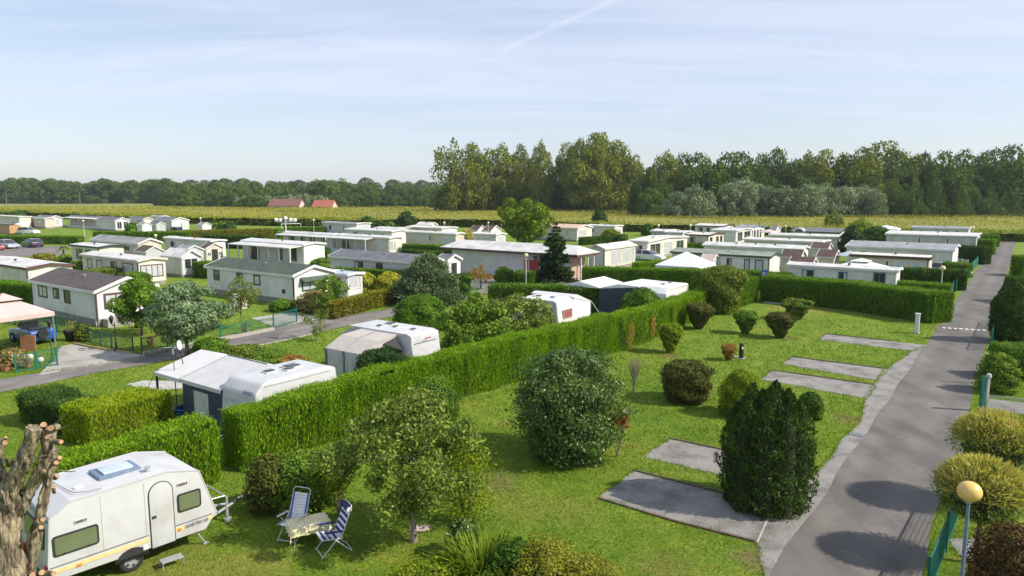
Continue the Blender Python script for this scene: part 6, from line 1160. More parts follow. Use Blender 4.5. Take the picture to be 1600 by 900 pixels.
LP = 'tall poplar in the grove behind the golden maize'; GP = 'poplars of the middle grove'
for x, yt, w, D, kd, lb in ((714, 216, 84, 282, 'poplar_c', 'loose crowned tall poplar at the left end of the middle grove'), (742, 226, 62, 290, 'poplar_b', None), (785, 229, 66, 296, 'poplar_a', None), (815, 228, 50, 300, 'poplar_b', None), (845, 225, 46, 286, 'poplar_a', 'narrow poplar with a bare brown lower trunk in the middle grove'), (884, 226, 50, 298, 'poplar_b', None), (905, 222, 60, 290, 'poplar_a', None), (925, 211, 92, 280, 'poplar_b', 'biggest dome crowned poplar of the middle grove'), (966, 222, 74, 284, 'poplar_b', None), (985, 250, 46, 290, 'poplar_a', None), (940, 214, 80, 292, 'poplar_a', None)):
    far_tree(kd, x, yt, w, D, lb or LP, 'poplar_tree', GP if not lb else None)
LU = 'dark understorey tree at the foot of the poplar grove'; GU = 'understorey of the middle grove'
for i in range(19): x = 700 + i * 16.5 + rnd.uniform(-5, 5); far_tree('dark_b' if i % 3 else 'dark_a', x, rnd.uniform(280, 300), rnd.uniform(36, 58), rnd.uniform(287, 305), LU, 'understorey_tree', GU)
LR = 'tall dark tree in the row behind the grey willows'; GR = 'dark trees of the right wood'
for x, yt, w, kd in ((1012, 258, 46, 'dark_a'), (1040, 240, 52, 'poplar_a'), (1070, 238, 54, 'dark_a'), (1098, 236, 58, 'dark_b'), (1130, 236, 60, 'dark_b'), (1160, 234, 56, 'dark_a'), (1190, 238, 50, 'dark_b'), (1212, 232, 44, 'dark_a'), (1236, 246, 44, 'dark_b'), (1258, 240, 40, 'poplar_a'), (1282, 236, 54, 'poplar_b'), (1312, 240, 50, 'dark_b'), (1340, 232, 60, 'poplar_b'), (1374, 224, 78, 'poplar_b'), (1398, 236, 40, 'dark_a'), (1424, 242, 36, 'dark_a'), (1440, 238, 32, 'dark_a'), (1466, 234, 52, 'dark_a'), (1490, 232, 50, 'dark_a'), (1520, 236, 48, 'dark_a'), (1545, 232, 40, 'dark_a'), (1572, 224, 66, 'dark_b'), (1600, 226, 60, 'dark_b'), (1640, 224, 70, 'dark_a'), (1690, 230, 70, 'dark_b')):
    far_tree('dark_b' if kd == 'dark_a' and int(x) % 3 else kd, x, yt, w * 1.35, rnd.uniform(236, 256), LR if x != 1374 else 'yellowish broad poplar standing tallest in the right wood', 'wood_tree', GR if x != 1374 else None)
LQ = 'lower dark tree filling the right wood'; GQ = 'lower trees of the right wood'
for i in range(38): x = 1000 + i * 18 + rnd.uniform(-6, 6); far_tree(rnd.choice(('dark_b', 'dark_a', 'dark_b')), x, rnd.uniform(272, 300), rnd.uniform(40, 60), rnd.uniform(228, 250), LQ, 'wood_tree', GQ)
LW = 'grey green willow in front of the right wood'; GW = 'grey willows before the wood'
for i, (x, yt, w) in enumerate(((1058, 296, 44), (1088, 288, 58), (1140, 282, 52), (1165, 276, 56), (1200, 288, 50), (1228, 290, 56), (1262, 284, 54), (1290, 286, 50), (1318, 288, 58), (1348, 288, 48), (1366, 292, 36))): far_tree('willow_a' if i % 2 else 'willow_b', x, yt, w, 222 + rnd.uniform(-4, 4), LW, 'willow_tree', GW)
LC = 'dark pointed conifer at the right end of the wood'; GC = 'dark conifers of the right wood'
for x, yt, w in ((1395, 262, 44), (1425, 266, 46), (1458, 262, 44), (1500, 278, 46), (1545, 290, 60), (1580, 296, 60), (1620, 280, 60)): far_tree('spruce_a', x, yt, w, 224 + rnd.uniform(-4, 4), LC, 'conifer_tree', GC)
LF = 'broadleaf tree of the distant wood beyond the left fields'; GF = 'trees of the distant left wood'
for i in range(30): far_tree(rnd.choice(('wood_a', 'wood_b', 'wood_a')), -40 + i * 11 + rnd.uniform(-6, 6), rnd.uniform(279, 292), rnd.uniform(22, 38), rnd.uniform(590, 640), LF, 'broadleaf_tree', GF)
for x, yt, w in ((165, 274, 44), (210, 277, 40), (258, 274, 48), (20, 280, 40), (70, 279, 36), (110, 280, 36)): far_tree('wood_b', x, yt, w, 600, LF, 'broadleaf_tree', GF)
for i in range(34): far_tree(rnd.choice(('wood_a', 'wood_b')), -60 + i * 24 + rnd.uniform(-8, 8), rnd.uniform(276, 283), rnd.uniform(34, 50), rnd.uniform(740, 800), LF, 'broadleaf_tree', GF)
for i in range(46): far_tree(rnd.choice(('wood_a', 'wood_b', 'wood_c')), 262 + i * 9.6 + rnd.uniform(-4, 4), rnd.uniform(279, 292) + (4 if i > 34 else 0), rnd.uniform(26, 44), rnd.uniform(440, 510), LF, 'broadleaf_tree', GF)
LG = 'darker lower tree along the front of the distant wood'; GG = 'front trees of the distant wood'
for i in range(36): far_tree(rnd.choice(('wood_c', 'wood_c', 'wood_a')), 266 + i * 12.2 + rnd.uniform(-4, 4), rnd.uniform(293, 304), rnd.uniform(22, 36), rnd.uniform(415, 440), LG, 'broadleaf_tree', GG)
for i in range(12): far_tree('willow_a', 372 + i * 12, rnd.uniform(302, 306), 15, 405, 'slender silvery plantation tree behind the farmhouses', 'plantation_tree', 'plantation row behind the farmhouses')
for x, yt, w, lb in ((398, 304, 54, 'big round bush tree left of the dull brown farmhouse'), (376, 312, 30, 'low bush tree at the left foot of the farm trees'), (480, 318, 22, 'small bush tree between the two farmhouses'), (532, 306, 24, 'bush tree right of the orange red farmhouse')): far_tree('wood_c', x, yt, w, 352, lb, 'farm_tree', None)
for x, yt, w, lb in ((40, 302, 26, 'light round tree at the left end of the far meadow'), (42, 300, 30, None), (100, 299, 30, None), (118, 303, 20, None), (12, 303, 24, None), (142, 305, 26, None)): far_tree('wood_a', x, yt, w, 585, lb or 'low round tree fronting the far left meadow', 'meadow_tree', None if lb else 'low trees of the far left meadow')

# ------------------------------------------------------------------ maize field and far meadow
u0, u1 = ROAD_END + 1.5, ROAD_END + 150; v0, v1 = -430, 210
def mz(u, v): return 2.15 + .18 * math.sin(u * .11 + v * .05) + .15 * math.sin(v * .07 + 1)
def field_sheet(name, pts, m, z, kind): 
    b = MB(); b.quad(*[(p[0], p[1], z) for p in pts]); o = b.build(name, m, fixn=False); o['kind'] = kind; return o
def gx(px, D): return ((px - 800) * D / F_PX, D)
mat('meadow', (.15, .20, .03), .95, (.20, .22, .045), .05, 5, coords='Object'); mat('maize_top', (.20, .21, .045), .95, (.27, .26, .065), .09, 8, bump=1.0, bscale=1.2, bdist=.5, lo=.38, hi=.62); mat('meadow_dry', (.24, .225, .06), .95, (.30, .26, .075), .03, 6)
P = [gx(-200, 300), gx(1100, 300), gx(700, 405), gx(560, 420), gx(250, 440), gx(-300, 470)]
field_sheet('field', [(-900, 330), (300, 330), (300, 700), (-900, 700)], 'meadow', .02, 'structure')
field_sheet('field', [gx(-260, 380), gx(640, 350), gx(690, 292), gx(1010, 292), gx(1020, 400), gx(640, 430), gx(300, 455), gx(-260, 500)], 'meadow_dry', .04, 'structure')
# the maize: a leafy top under thousands of blades, taller green plants showing along the near edge
def inside_field(X, Y):
    px = 800 + F_PX * X / Y; near = CAM_H * F_PX / (np.interp(px, [-200, 0, 300, 440, 640, 800, 1000, 1575, 1800], [334, 338, 349, 353, 353.5, 356, 362, 377, 383]) - 300)
    far = np.interp(px, [-200, 0, 380, 540, 660, 690, 1000, 1030, 1800], [375, 372, 352, 345, 345, 292, 292, 231, 231]); return (Y > near) & (Y < far)
g = np.random.default_rng(77)
def maize(n, Dlo, Dhi, ls, zlo, zhi, leaf, up, name, edge=False, xl=-60, xr=1660):
    D = Dlo * (Dhi / Dlo) ** g.uniform(0, 1, n); px = g.uniform(xl, xr, n); X = (px - 800) * D / F_PX
    if edge: px = g.uniform(xl, xr, n); D = CAM_H * F_PX / (np.interp(px, [-200, 0, 300, 440, 640, 800, 1000, 1575, 1800], [334, 338, 349, 353, 353.5, 356, 362, 377, 383]) - 300) * g.uniform(1.001, 1.03, n); X = (px - 800) * D / F_PX
    ok = inside_field(X, D); X, D = X[ok], D[ok]; m = len(X); Z = g.uniform(zlo, zhi, m) + .15 * np.sin(X * .06 + D * .09)
    P = np.stack([X, D, Z], 1); t = unit(g.normal(0, .55, (m, 3)) + np.array([0, 0, up])); s = unit(np.cross(t, g.normal(0, 1, (m, 3)))); L = ls * g.uniform(.6, 1.4, m) * np.clip(D / 200, .7, 2.0); return P, t, s, L
parts = [maize(70000, 130, 372, .62, 1.5, 2.3, 0, .55, 'm'), maize(32000, 135, 300, .8, .1, 2.2, 0, .7, 'm', edge=True)]
P, t, s, L = [np.concatenate([q[i] for q in parts]) for i in range(4)]
o = quads_object('maize_crop', P, t, s, L, L * .30, 'maize_leaf'); o['kind'] = 'stuff'
P, t, s, L = maize(70000, 150, 372, .42, 2.15, 2.55, 0, 2.2, 't'); o = quads_object('maize_tassels', P, t, s, L, L * .34, 'maize_tassel'); o['kind'] = 'stuff'
b = MB(); nu, nv = 90, 150; vs = []; 
for i in range(nu + 1):
    for j in range(nv + 1):
        y = 130 * (390 / 130) ** (i / nu); x = (-60 + 1780 * j / nv - 800) * y / F_PX; vs.append((x, y, mz(x, y) - .30 + rnd.uniform(-.12, .12)))
fs = []
for i in range(nu):
    for j in range(nv):
        q = [i * (nv + 1) + j, i * (nv + 1) + j + 1, (i + 1) * (nv + 1) + j + 1, (i + 1) * (nv + 1) + j]; cx_ = sum(vs[k][0] for k in q) / 4; cy_ = sum(vs[k][1] for k in q) / 4
        if inside_field(np.array([cx_]), np.array([cy_]))[0]: fs.append(tuple(q))
b.add(vs, fs); o = b.build('maize_canopy', 'maize_top', fixn=False, smooth=180); o['kind'] = 'stuff'

# ------------------------------------------------------------------ grass blades on the near lawns
def in_poly(x, y, Q):
    c = np.zeros(len(x), bool); j = len(Q) - 1
    for i in range(len(Q)):
        xi, yi, xj, yj = *Q[i], *Q[j]; c ^= ((yi > y) != (yj > y)) & (x < (xj - xi) * (y - yi) / (yj - yi + 1e-12) + xi); j = i
    return c
n = 400000; D = 11.5 * (62 / 11.5) ** (g.uniform(0, 1, n) ** .95); px = g.uniform(-30, 1630, n); X = (px - 800) * D / F_PX
bad = g.uniform(0, 1, n) > np.clip((60 - D) / 34, 0, 1)
for Q in PAVED: bad |= in_poly(X, D, Q)
X, D = X[~bad], D[~bad]; n = len(X); h = np.clip(.0021 * D, .035, .11) * g.uniform(.6, 1.5, n); a = g.uniform(0, 6.283, n); wd = np.clip(.0006 * D, .008, .03); lean = g.normal(0, .5, (n, 2)) * h[:, None]
v = np.empty((n, 3, 3)); v[:, 0] = np.stack([X - np.cos(a) * wd, D - np.sin(a) * wd, np.zeros(n)], 1); v[:, 1] = np.stack([X + np.cos(a) * wd, D + np.sin(a) * wd, np.zeros(n)], 1); v[:, 2] = np.stack([X + lean[:, 0], D + lean[:, 1], h], 1)
tv = []
for Q in PAVED[1:]:                                   # longer tufts along the edges of gravel, paths and lanes
    for a_, b_ in zip(Q, np.roll(Q, -1, 0)):
        dl = np.hypot(*(b_ - a_)); md = (a_ + b_) / 2
        if np.hypot(*md) > 60 or md[1] < 8: continue
        k = int(dl * 46); tt = g.uniform(0, 1, k)[:, None]; q = a_ + (b_ - a_) * tt + g.normal(0, .05, (k, 2)); hh = g.uniform(.04, .13, k); aa = g.uniform(0, 6.283, k); w2 = .012; le = g.normal(0, .6, (k, 2)) * hh[:, None]
        z0 = np.zeros(k); tv.append(np.stack([np.stack([q[:, 0] - np.cos(aa) * w2, q[:, 1] - np.sin(aa) * w2, z0], 1), np.stack([q[:, 0] + np.cos(aa) * w2, q[:, 1] + np.sin(aa) * w2, z0], 1), np.stack([q[:, 0] + le[:, 0], q[:, 1] + le[:, 1], hh], 1)], 1))
tv = np.concatenate(tv); rdb = in_poly(tv[:, 0, 0], tv[:, 0, 1], PAVED[0]); tv = tv[~rdb]; v = np.concatenate([v, tv]); n = len(v)
me = bpy.data.meshes.new('grass'); me.vertices.add(3 * n); me.vertices.foreach_set('co', v.astype(np.float32).ravel()); me.loops.add(3 * n); me.loops.foreach_set('vertex_index', np.arange(3 * n, dtype=np.int32)); me.polygons.add(n); me.polygons.foreach_set('loop_start', np.arange(0, 3 * n, 3, dtype=np.int32)); me.materials.append(MATS['grass_blade']); me.update(calc_edges=True)
o = bpy.data.objects.new('grass', me); C.objects.link(o); o['kind'] = 'stuff'

# fallen leaves and clover scattered over the lawn
for nm, k, mt, sz, seed in (('fallen_leaves', 2600, 'brown_leaf', .05, 5), ('clover_flowers', 1500, 'bare_twig', .03, 6)):
    g = np.random.default_rng(seed); D = 12 * (50 / 12) ** g.uniform(0, 1, k); px = g.uniform(0, 1600, k); X = (px - 800) * D / F_PX; cl = np.sin(X * .7 + 1) * np.sin(D * .6) + g.normal(0, .5, k) > .1; X, D = X[cl], D[cl]; bad = np.zeros(len(X), bool)
    for Q in PAVED[:1]: bad |= in_poly(X, D, Q)
    X, D = X[~bad], D[~bad]; m = len(X); P = np.stack([X, D, g.uniform(.03, .06, m)], 1); d = unit(np.array([0, 0, 1.]) + g.normal(0, .35, (m, 3))); t, s = frames(d, 0, .2, g); L = sz * g.uniform(.6, 1.4, m); o = quads_object(nm, P, t, s, L, L * .7, mt); o['kind'] = 'stuff'
# ------------------------------------------------------------------ lamps, fences, furniture and small things
def lamp(label, px, py, globe='globe_cream', pole='bright', zg=3.3, r=.21, name='street_lamp', D=None, n=12):
    if D: c = Vector(((px - 800) * D / F_PX, D, 0)); k = (py - YH) * D / F_PX; zg = CAM_H - (k if True else 0)
    else: c = G(px, py, zg)
    root = thing(name, label, 'street lamp', (c.x, c.y, 0)); b = MB(); b.tube([(0, 0, -.1), (0, 0, .6), (0, 0, zg - r * .9)], [.055, .045, .035], 10); b.build('pole', pole, root, smooth=50); b = MB(); b.sphere((0, 0, zg), r, 24, sz=.92); b.build('globe', globe, root, smooth=180); b = MB(); b.lathe([(.07, 0), (.08, .07), (.05, .1)], (0, 0, zg - r * 1.0), 12); b.build('collar', 'galv', root); return root
lamp('street lamp with a mottled yellow globe on a blue grey pole, nearest of all', 1515, 768, 'globe_yellow', 'pole_blue', 3.3, .235)
for i, (px, py, lb, gl) in enumerate(((1473, 419, 'cream globe street lamp in front of the dark hedge by the road', 'globe_cream'), (1521, 355, 'cream globe street lamp at the head of the road by the maize', 'globe_cream'), (243, 368, 'cream globe street lamp left of the white trailer roof', 'globe_cream'), (313, 341, 'white globe street lamp above the lone white shed', 'globe_white'), (490, 344, 'white globe street lamp left of the pale grey trailer', 'globe_white'), (694, 348, 'white globe street lamp at the maize edge right of the pine', 'globe_white'), (763, 348, 'white globe street lamp above the brown roofed white sheds', 'globe_white'), (822, 399, 'cream globe street lamp in front of the washing block', 'globe_cream'), (1228, 354, 'cream globe street lamp beside the dark slate shed', 'globe_cream'), (1029, 352, 'white globe street lamp above the flat white trailer', 'globe_white'), (1079, 352, 'white globe street lamp above the far white roofs', 'globe_white'), (130, 345, 'white globe street lamp among the dark far left roofs', 'globe_white'))): lamp(lb, px, py, gl, 'bright', 3.3 if py > 365 else 3.6, .22, n=8)
c = G(446, 341, 5.2); root = thing('street_lamp', 'lamp post carrying a row of five white globes above the football goal', 'street lamp', (c.x, c.y, 0)); b = MB(); b.tube([(0, 0, 0), (0, 0, 5.0)], .09, 8); b.tube([(-1.6, 0, 4.6), (1.6, 0, 4.6)], .06, 6)
b.build('pole', 'bright', root)
for x, z in ((-1.55, 4.95), (-.85, 4.9), (0, 5.2), (.85, 4.95), (1.55, 4.9)): b = MB(); b.sphere((x, 0, z), .33, 14); b.build('globe', 'globe_white', root, smooth=180)
c0, c1 = G(440, 365), G(470, 364); root = thing('football_goal', 'white football goal frame at the edge of the maize', 'goal', (c0.x, c0.y, 0)); d = c1 - c0
b = MB(); b.tube([(0, 0, 0), (0, 0, 2.2), tuple(Vector((0, 0, 2.2)) + d), tuple(d)], .09, 6); b.build('frame', 'bright', root); b = MB(); b.tube([(0, 0, 2.2), (0.3, 1.2, 0)], .04, 5); b.tube([tuple(d + Vector((0, 0, 2.2))), tuple(d + Vector((.3, 1.2, 0)))], .04, 5); b.build('net_stay', 'bright', root)
for px, lb in ((16, 'thin wooden utility pole on the far left field, left one'), (130, 'thin wooden utility pole on the far left field, right one')): c = Vector(((px - 800) * 470 / F_PX, 470, 0)); root = thing('utility_pole', lb, 'pole', c); b = MB(); b.tube([(0, 0, 0), (0, 0, 9.5)], [.16, .11], 6); b.build('post', 'bark_pale', root); b = MB(); b.box((0, 0, 9.0), (1.4, .1, .1)); b.build('crossarm', 'bark_pale', root)
# fences
def mesh_fence(label, pts, h=1.0, step=2.2, m='teal', name='mesh_fence', zref=0, panel=True, px=True, solid=False, wires=9):
    P = [G(p[0], p[1], zref) if px else Vector((*p, 0)) for p in pts]
    for p in P: p.z = 0
    root = thing(name, label, 'fence', P[0]); w_ = MB()
    for a, c in zip(P, P[1:]):
        d = c - a; n = max(1, round(d.length / step)); ang = math.atan2(d.y, d.x)
        for i in range(n + (1 if c is P[-1] else 0)):
            q = a + d * (i / n) - P[0]; b = MB(); b.box(q + Vector((0, 0, h / 2 + .03)), (.07, .07, h + .1), ang); b.build('post', m, root)
        mid = (a + c) / 2 - P[0]
        for z in ((.08, h - .03)): w_.box(mid + Vector((0, 0, z)), (d.length, .03, .045), ang)
        if solid: w_.box(mid + Vector((0, 0, h / 2)), (d.length, .015, h - .1), ang)
        else:
            for k in range(1, wires): w_.box(mid + Vector((0, 0, h * k / wires)), (d.length, .006, .009), ang)
            nv = int(d.length / .07)
            for k in range(min(nv, 260)): w_.box(a + d * (k / min(nv, 260)) - P[0] + Vector((0, 0, h / 2)), (.007, .007, h - .06), ang)
    w_.build('mesh_panel', m, root); return root
mesh_fence('teal mesh fence along the near right verge of the road', [(1448, 940), (1500, 800)], 1.05, 2.4)
mesh_fence('teal mesh fence below the tall cypress at the road edge', [(1547, 548), (1561, 506)], 1.1, 2.2)
mesh_fence('teal slatted fence screening the plots left of the access road', [(1493, 456), (1513, 431), (1532, 409)], 1.15, 2.4, solid=True)
mesh_fence('short teal gate panel before the slatted fence', [(1483, 468), (1490, 455)], 1.05, 2.0, solid=True, name='gate')
gate = mesh_fence('low grey wire gate across the path right of the road', [(1536, 642), (1640, 655)], .75, 3.2, 'galv', name='gate')
for (px, py, lb) in ((1532, 643, 'teal gate post at the right verge of the road, with the lamp head beside it'), ): 
    c = G(px, py); root = thing('gate_post', lb, 'gate post', c); b = MB(); b.box((0, 0, .8), (.13, .13, 1.6)); b.build('post', 'teal', root, bevel=.01); b = MB(); b.box((.24, .02, .75), (.10, .10, 1.5)); b.lathe([(.09, 1.5), (.11, 1.56), (.10, 1.66), (.03, 1.70)], (.24, .02, 0), 12); b.build('light', 'grey_wall', root)
c = G(1538, 600); root = thing('fence_post', 'slim teal post behind the gate post on the right verge', 'post', c); b = MB(); b.box((0, 0, .75), (.09, .09, 1.5)); b.build('shaft', 'teal', root, bevel=.01); b = MB(); b.box((0, 0, 1.53), (.11, .11, .06)); b.build('cap', 'grey_wall', root)
mesh_fence('green mesh fence with thick posts before the gazebo garden', [(25, 583), (58, 577), (90, 571)], .95, 1.6)
mesh_fence('green mesh fence along the garden of the brown roofed home', [(222, 553), (262, 545), (300, 538)], .95, 2.0)
mesh_fence('dark wire fence beside the gravel drive', [(140, 535), (175, 545), (208, 551)], .9, 1.6, 'green_trim')
mesh_fence('green mesh fence before the lawn of the green roofed home', [(345, 532), (385, 524), (428, 516)], .9, 2.6)
mesh_fence('green mesh gate across the gravel drive of the green roofed home', [(428, 513), (464, 503)], 1.0, 3.4, name='gate')
mesh_fence('bright green solid fence beside the annex', [(520, 470), (552, 464)], 1.0, 2.4, solid=True)
mesh_fence('green fence by the parked white hatchback', [(990, 414), (1045, 420)], .9, 2.4)
mesh_fence('white picket fence at the end of the ribbed roof trailer', [(1494, 413), (1512, 416)], .8, 1.5, 'bright')
mesh_fence('green mesh fence right of the blue spruce', [(700, 462), (728, 456), (752, 452)], .9, 2.4)
mesh_fence('dark railing behind the gazebo along the white home', [(-10, 502), (60, 513), (120, 524)], 1.1, 2.4, 'green_trim')
for (x, y, lb) in ((150.5, 0, ''),): pass
c = G(1475, 496); root = thing('marker_post', 'thin grey post at the end of the tall crossing hedge', 'post', c); b = MB(); b.tube([(0, 0, 0), (.06, 0, 1.5)], .03, 8); b.build('shaft', 'galv', root); b = MB(); b.lathe([(.045, 0), (.05, .06), (.02, .08)], (.06, 0, 1.49), 8); b.build('cap', 'grey_wall', root)
c = G(1432, 521); root = thing('service_pillar', 'white square service pillar on the grass by the road', 'pillar', c, -ROAD_A); b = MB(); b.box((0, 0, .68), (.26, .26, 1.32)); b.build('body', 'bright', root, bevel=.015); b = MB(); b.box((0, 0, 1.355), (.32, .32, .06)); b.build('cap', 'bright', root, bevel=.01); b = MB(); b.box((0, -.135, .9), (.18, .01, .5)); b.build('door', 'white', root); b = MB(); b.box((0, 0, .03), (.36, .36, .06)); b.build('foot', 'concrete', root)
c = G(1158, 560); root = thing('bollard', 'black bollard with a pale dial on its concrete foot', 'bollard', c, -ROAD_A); b = MB(); b.lathe([(.13, 0), (.13, .80), (.10, .86), (.02, .88)], (0, 0, .03), 16); b.build('post', 'black', root, smooth=40); b = MB(); b.lathe([(.07, 0), (.07, .012)], (0, 0, 0), 12); o_ = b.build('dial', 'bright', root); o_.location = (.10, -.10, .64); o_.rotation_euler = (R(90), 0, R(40)); b = MB(); b.box((-.25, 0, .015), (.9, .4, .05)); b.build('foot', 'concrete', root)
c = G(1192, 470); root = thing('sign_post', 'tall blue parking sign with a white letter by the hedge gap', 'sign', c, -R(12)); b = MB(); b.tube([(0, 0, 0), (0, 0, 2.6)], .05, 8); b.build('pole', 'teal', root); b = MB(); b.box((0, -.06, 2.35), (.55, .03, .75)); pl = b.build('panel', 'sign_blue', root, bevel=.01); text_mesh(pl, 'P', .62, Matrix(((1, 0, 0, -.20), (0, 0, -1, -.078), (0, 1, 0, 2.13), (0, 0, 0, 1))), 'bright')
b = MB(); p_ = G(1208, 474); b.box(p_ + Vector((0, 0, .03)), (1.5, .6, .06), -ROAD_A); tag(b.build('stone_slab', 'concrete'), 'pale flat stone slab in the grass before the crossing hedge', 'slab')
# chairs and table on the lawn
def tube_frame(root, nm, pts, r=.014, m='bright'): b = MB(); b.tube(pts, r, 8); return b.build(nm, m, root, smooth=60)
def folding_chair(label, px, py, ang, cloth, kind):
    c = G(px, py); root = thing('folding_chair', label, 'chair', c, ang); w_ = .27; hs = .44      # +x is the way the sitter looks
    bt = (-.42, 1.20); seat0, seat1 = (-.12, hs - .02), (.40, hs + .05)
    for s in (-1, 1):
        y = s * w_; tube_frame(root, 'back_post', [(seat0[0], y, seat0[1]), (bt[0], y, bt[1])]); tube_frame(root, 'leg', [(-.40, y, 0), (.22, y, hs + .16)]); tube_frame(root, 'leg', [(.42, y * 1.05, 0), (-.16, y * 1.05, hs + .16)])
        b = MB(); b.box((.08, y * 1.12, hs + .22), (.50, .055, .035), 0, ry=R(-6)); b.build('armrest', 'bright' if kind == 'light' else 'blue_stripe', root, bevel=.01)
        tube_frame(root, 'seat_rail', [(seat0[0] - .05, y, seat0[1]), (seat1[0], y, seat1[1])])
    tube_frame(root, 'crossbar', [(-.40, -w_, .04), (-.40, w_, .04)]); tube_frame(root, 'crossbar', [(.40, -w_, .06), (.40, w_, .06)]); tube_frame(root, 'top_bar', [(bt[0], -w_, bt[1]), (bt[0] - .02, -w_ * .8, bt[1] + .05), (bt[0] - .02, w_ * .8, bt[1] + .05), (bt[0], w_, bt[1])])
    def strip(p, q, n, ya, yb, wave=.0, rows=1):
        b = MB()
        for i in range(n):
            t0, t1 = i / n, (i + 1) / n; P0 = (p[0] + (q[0] - p[0]) * t0, p[1] + (q[1] - p[1]) * t0); P1 = (p[0] + (q[0] - p[0]) * t1, p[1] + (q[1] - p[1]) * t1); dx, dz = q[0] - p[0], q[1] - p[1]; l = math.hypot(dx, dz); nx, nz = dz / l, -dx / l
            bulge = .03 if wave else .012
            mx, mz_ = (P0[0] + P1[0]) / 2 + nx * bulge, (P0[1] + P1[1]) / 2 + nz * bulge * -1
            b.prism([(P0[0] - nx * .0, P0[1]), (mx, mz_ if wave == 0 else (P0[1] + P1[1]) / 2 - nz * bulge), (P1[0], P1[1]), ((P0[0] + P1[0]) / 2 - nx * .015, (P0[1] + P1[1]) / 2 + nz * .015)], ya, yb, 'y', (1 if (kind == 'stripe' and i % 2) else 0))
        return b
    if kind == 'stripe':
        strip(seat0, seat1, 7, -w_, w_, 1).build('seat', ['cloth_white', 'blue_stripe'], root, smooth=30); strip(seat0, bt, 11, -w_, w_, 1).build('backrest', ['cloth_white', 'blue_stripe'], root, smooth=30)
        b = MB(); b.tube([(bt[0] + .05, -w_ * .9, bt[1] - .05), (bt[0] + .05, w_ * .9, bt[1] - .05)], .075, 12); hr = b.build('headrest', 'blue_stripe', root, smooth=50); b = MB(); b.tube([(bt[0] + .05, -w_ * .93, bt[1] - .05), (bt[0] + .05, -w_ * .9, bt[1] - .05)], .07, 12); b.tube([(bt[0] + .05, w_ * .9, bt[1] - .05), (bt[0] + .05, w_ * .93, bt[1] - .05)], .07, 12); b.build('end_disc', 'cloth_white', hr)
    else:
        strip(seat0, seat1, 6, -w_ * .72, w_ * .72, 1).build('seat', 'cloth_white', root, smooth=30); strip(seat0, (bt[0] + .03, bt[1] - .08), 9, -w_ * .72, w_ * .72, 1).build('backrest', 'cloth_white', root, smooth=30)
        for s in (-1, 1):
            b = strip(seat0, (bt[0] + .03, bt[1] - .08), 6, min(s * w_ * .72, s * w_), max(s * w_ * .72, s * w_)); b.build('side_band', 'blue_cloth', root); b = strip(seat0, seat1, 6, min(s * w_ * .72, s * w_), max(s * w_ * .72, s * w_)); b.build('side_band', 'blue_cloth', root)
    return root
folding_chair('white and pale blue folding chair with blue edges, seen from its front', 461, 838, R(-108), 'cloth_white', 'light')
folding_chair('navy and white striped folding chair with a round headrest', 522, 860, R(212), 'blue_stripe', 'stripe')
c = G(483, 845); TA = R(28); root = thing('camping_table', 'low camping table standing between the two folding chairs', 'table', c, TA)
b = MB(); b.box((0, 0, .585), (.98, .60, .025)); b.build('table_top', 'grey_wall', root)
for sx in (-1, 1):
    for sy in (-1, 1): tube_frame(root, 'leg', [(sx * .44, sy * .25, 0), (sx * .40, sy * .22, .575)], .014, 'galv')
ct = bpy.data.meshes.new('tablecloth'); vs, fs = [], []; nx_, ny_ = 26, 18; a_, d_, zt = .50, .31, .602
for i in range(nx_ + 1):
    for j in range(ny_ + 1):
        x = -.74 + 1.48 * i / nx_; y = -.55 + 1.10 * j / ny_; ox, oy = max(0, abs(x) - a_), max(0, abs(y) - d_); drop = (ox ** 1.0 + oy ** 1.0); X = math.copysign(min(abs(x), a_) + (.03 + .10 * ox if ox else 0) + .02 * math.sin(j * 1.4) * (ox > 0), x); Y = math.copysign(min(abs(y), d_) + (.03 + .10 * oy if oy else 0) + .02 * math.sin(i * 1.3) * (oy > 0), y); vs.append((X, Y, zt - min(drop, .42)))
for i in range(nx_):
    for j in range(ny_): q = i * (ny_ + 1) + j; fs.append((q, q + ny_ + 1, q + ny_ + 2, q + 1))
b = MB(); b.add(vs, fs); o = b.build('tablecloth', 'cloth_cream', smooth=60, fixn=False); o.location = c; o.rotation_euler.z = TA; tag(o, 'cream patterned cloth draped over the low camping table', 'tablecloth')
# crumpled cloth under the apple tree
b = MB(); vs, fs = [], []; rr2 = random.Random(5)
for i in range(9):
    for j in range(7): vs.append((-.45 + i * .11 + rr2.uniform(-.03, .03), -.3 + j * .1 + rr2.uniform(-.03, .03), .03 + abs(rr2.gauss(0, .07)) * (1 if 0 < i < 8 and 0 < j < 6 else .2)))
for i in range(8):
    for j in range(6): q = i * 7 + j; fs.append((q, q + 7, q + 8, q + 1))
b.add(vs, fs); o = b.build('crumpled_cloth', 'canvas_pink', fixn=False, smooth=50); o.location = G(656, 827); o.scale = (.65, .6, .7); tag(o, 'crumpled pale pink cloth on the grass behind the apple tree', 'cloth')
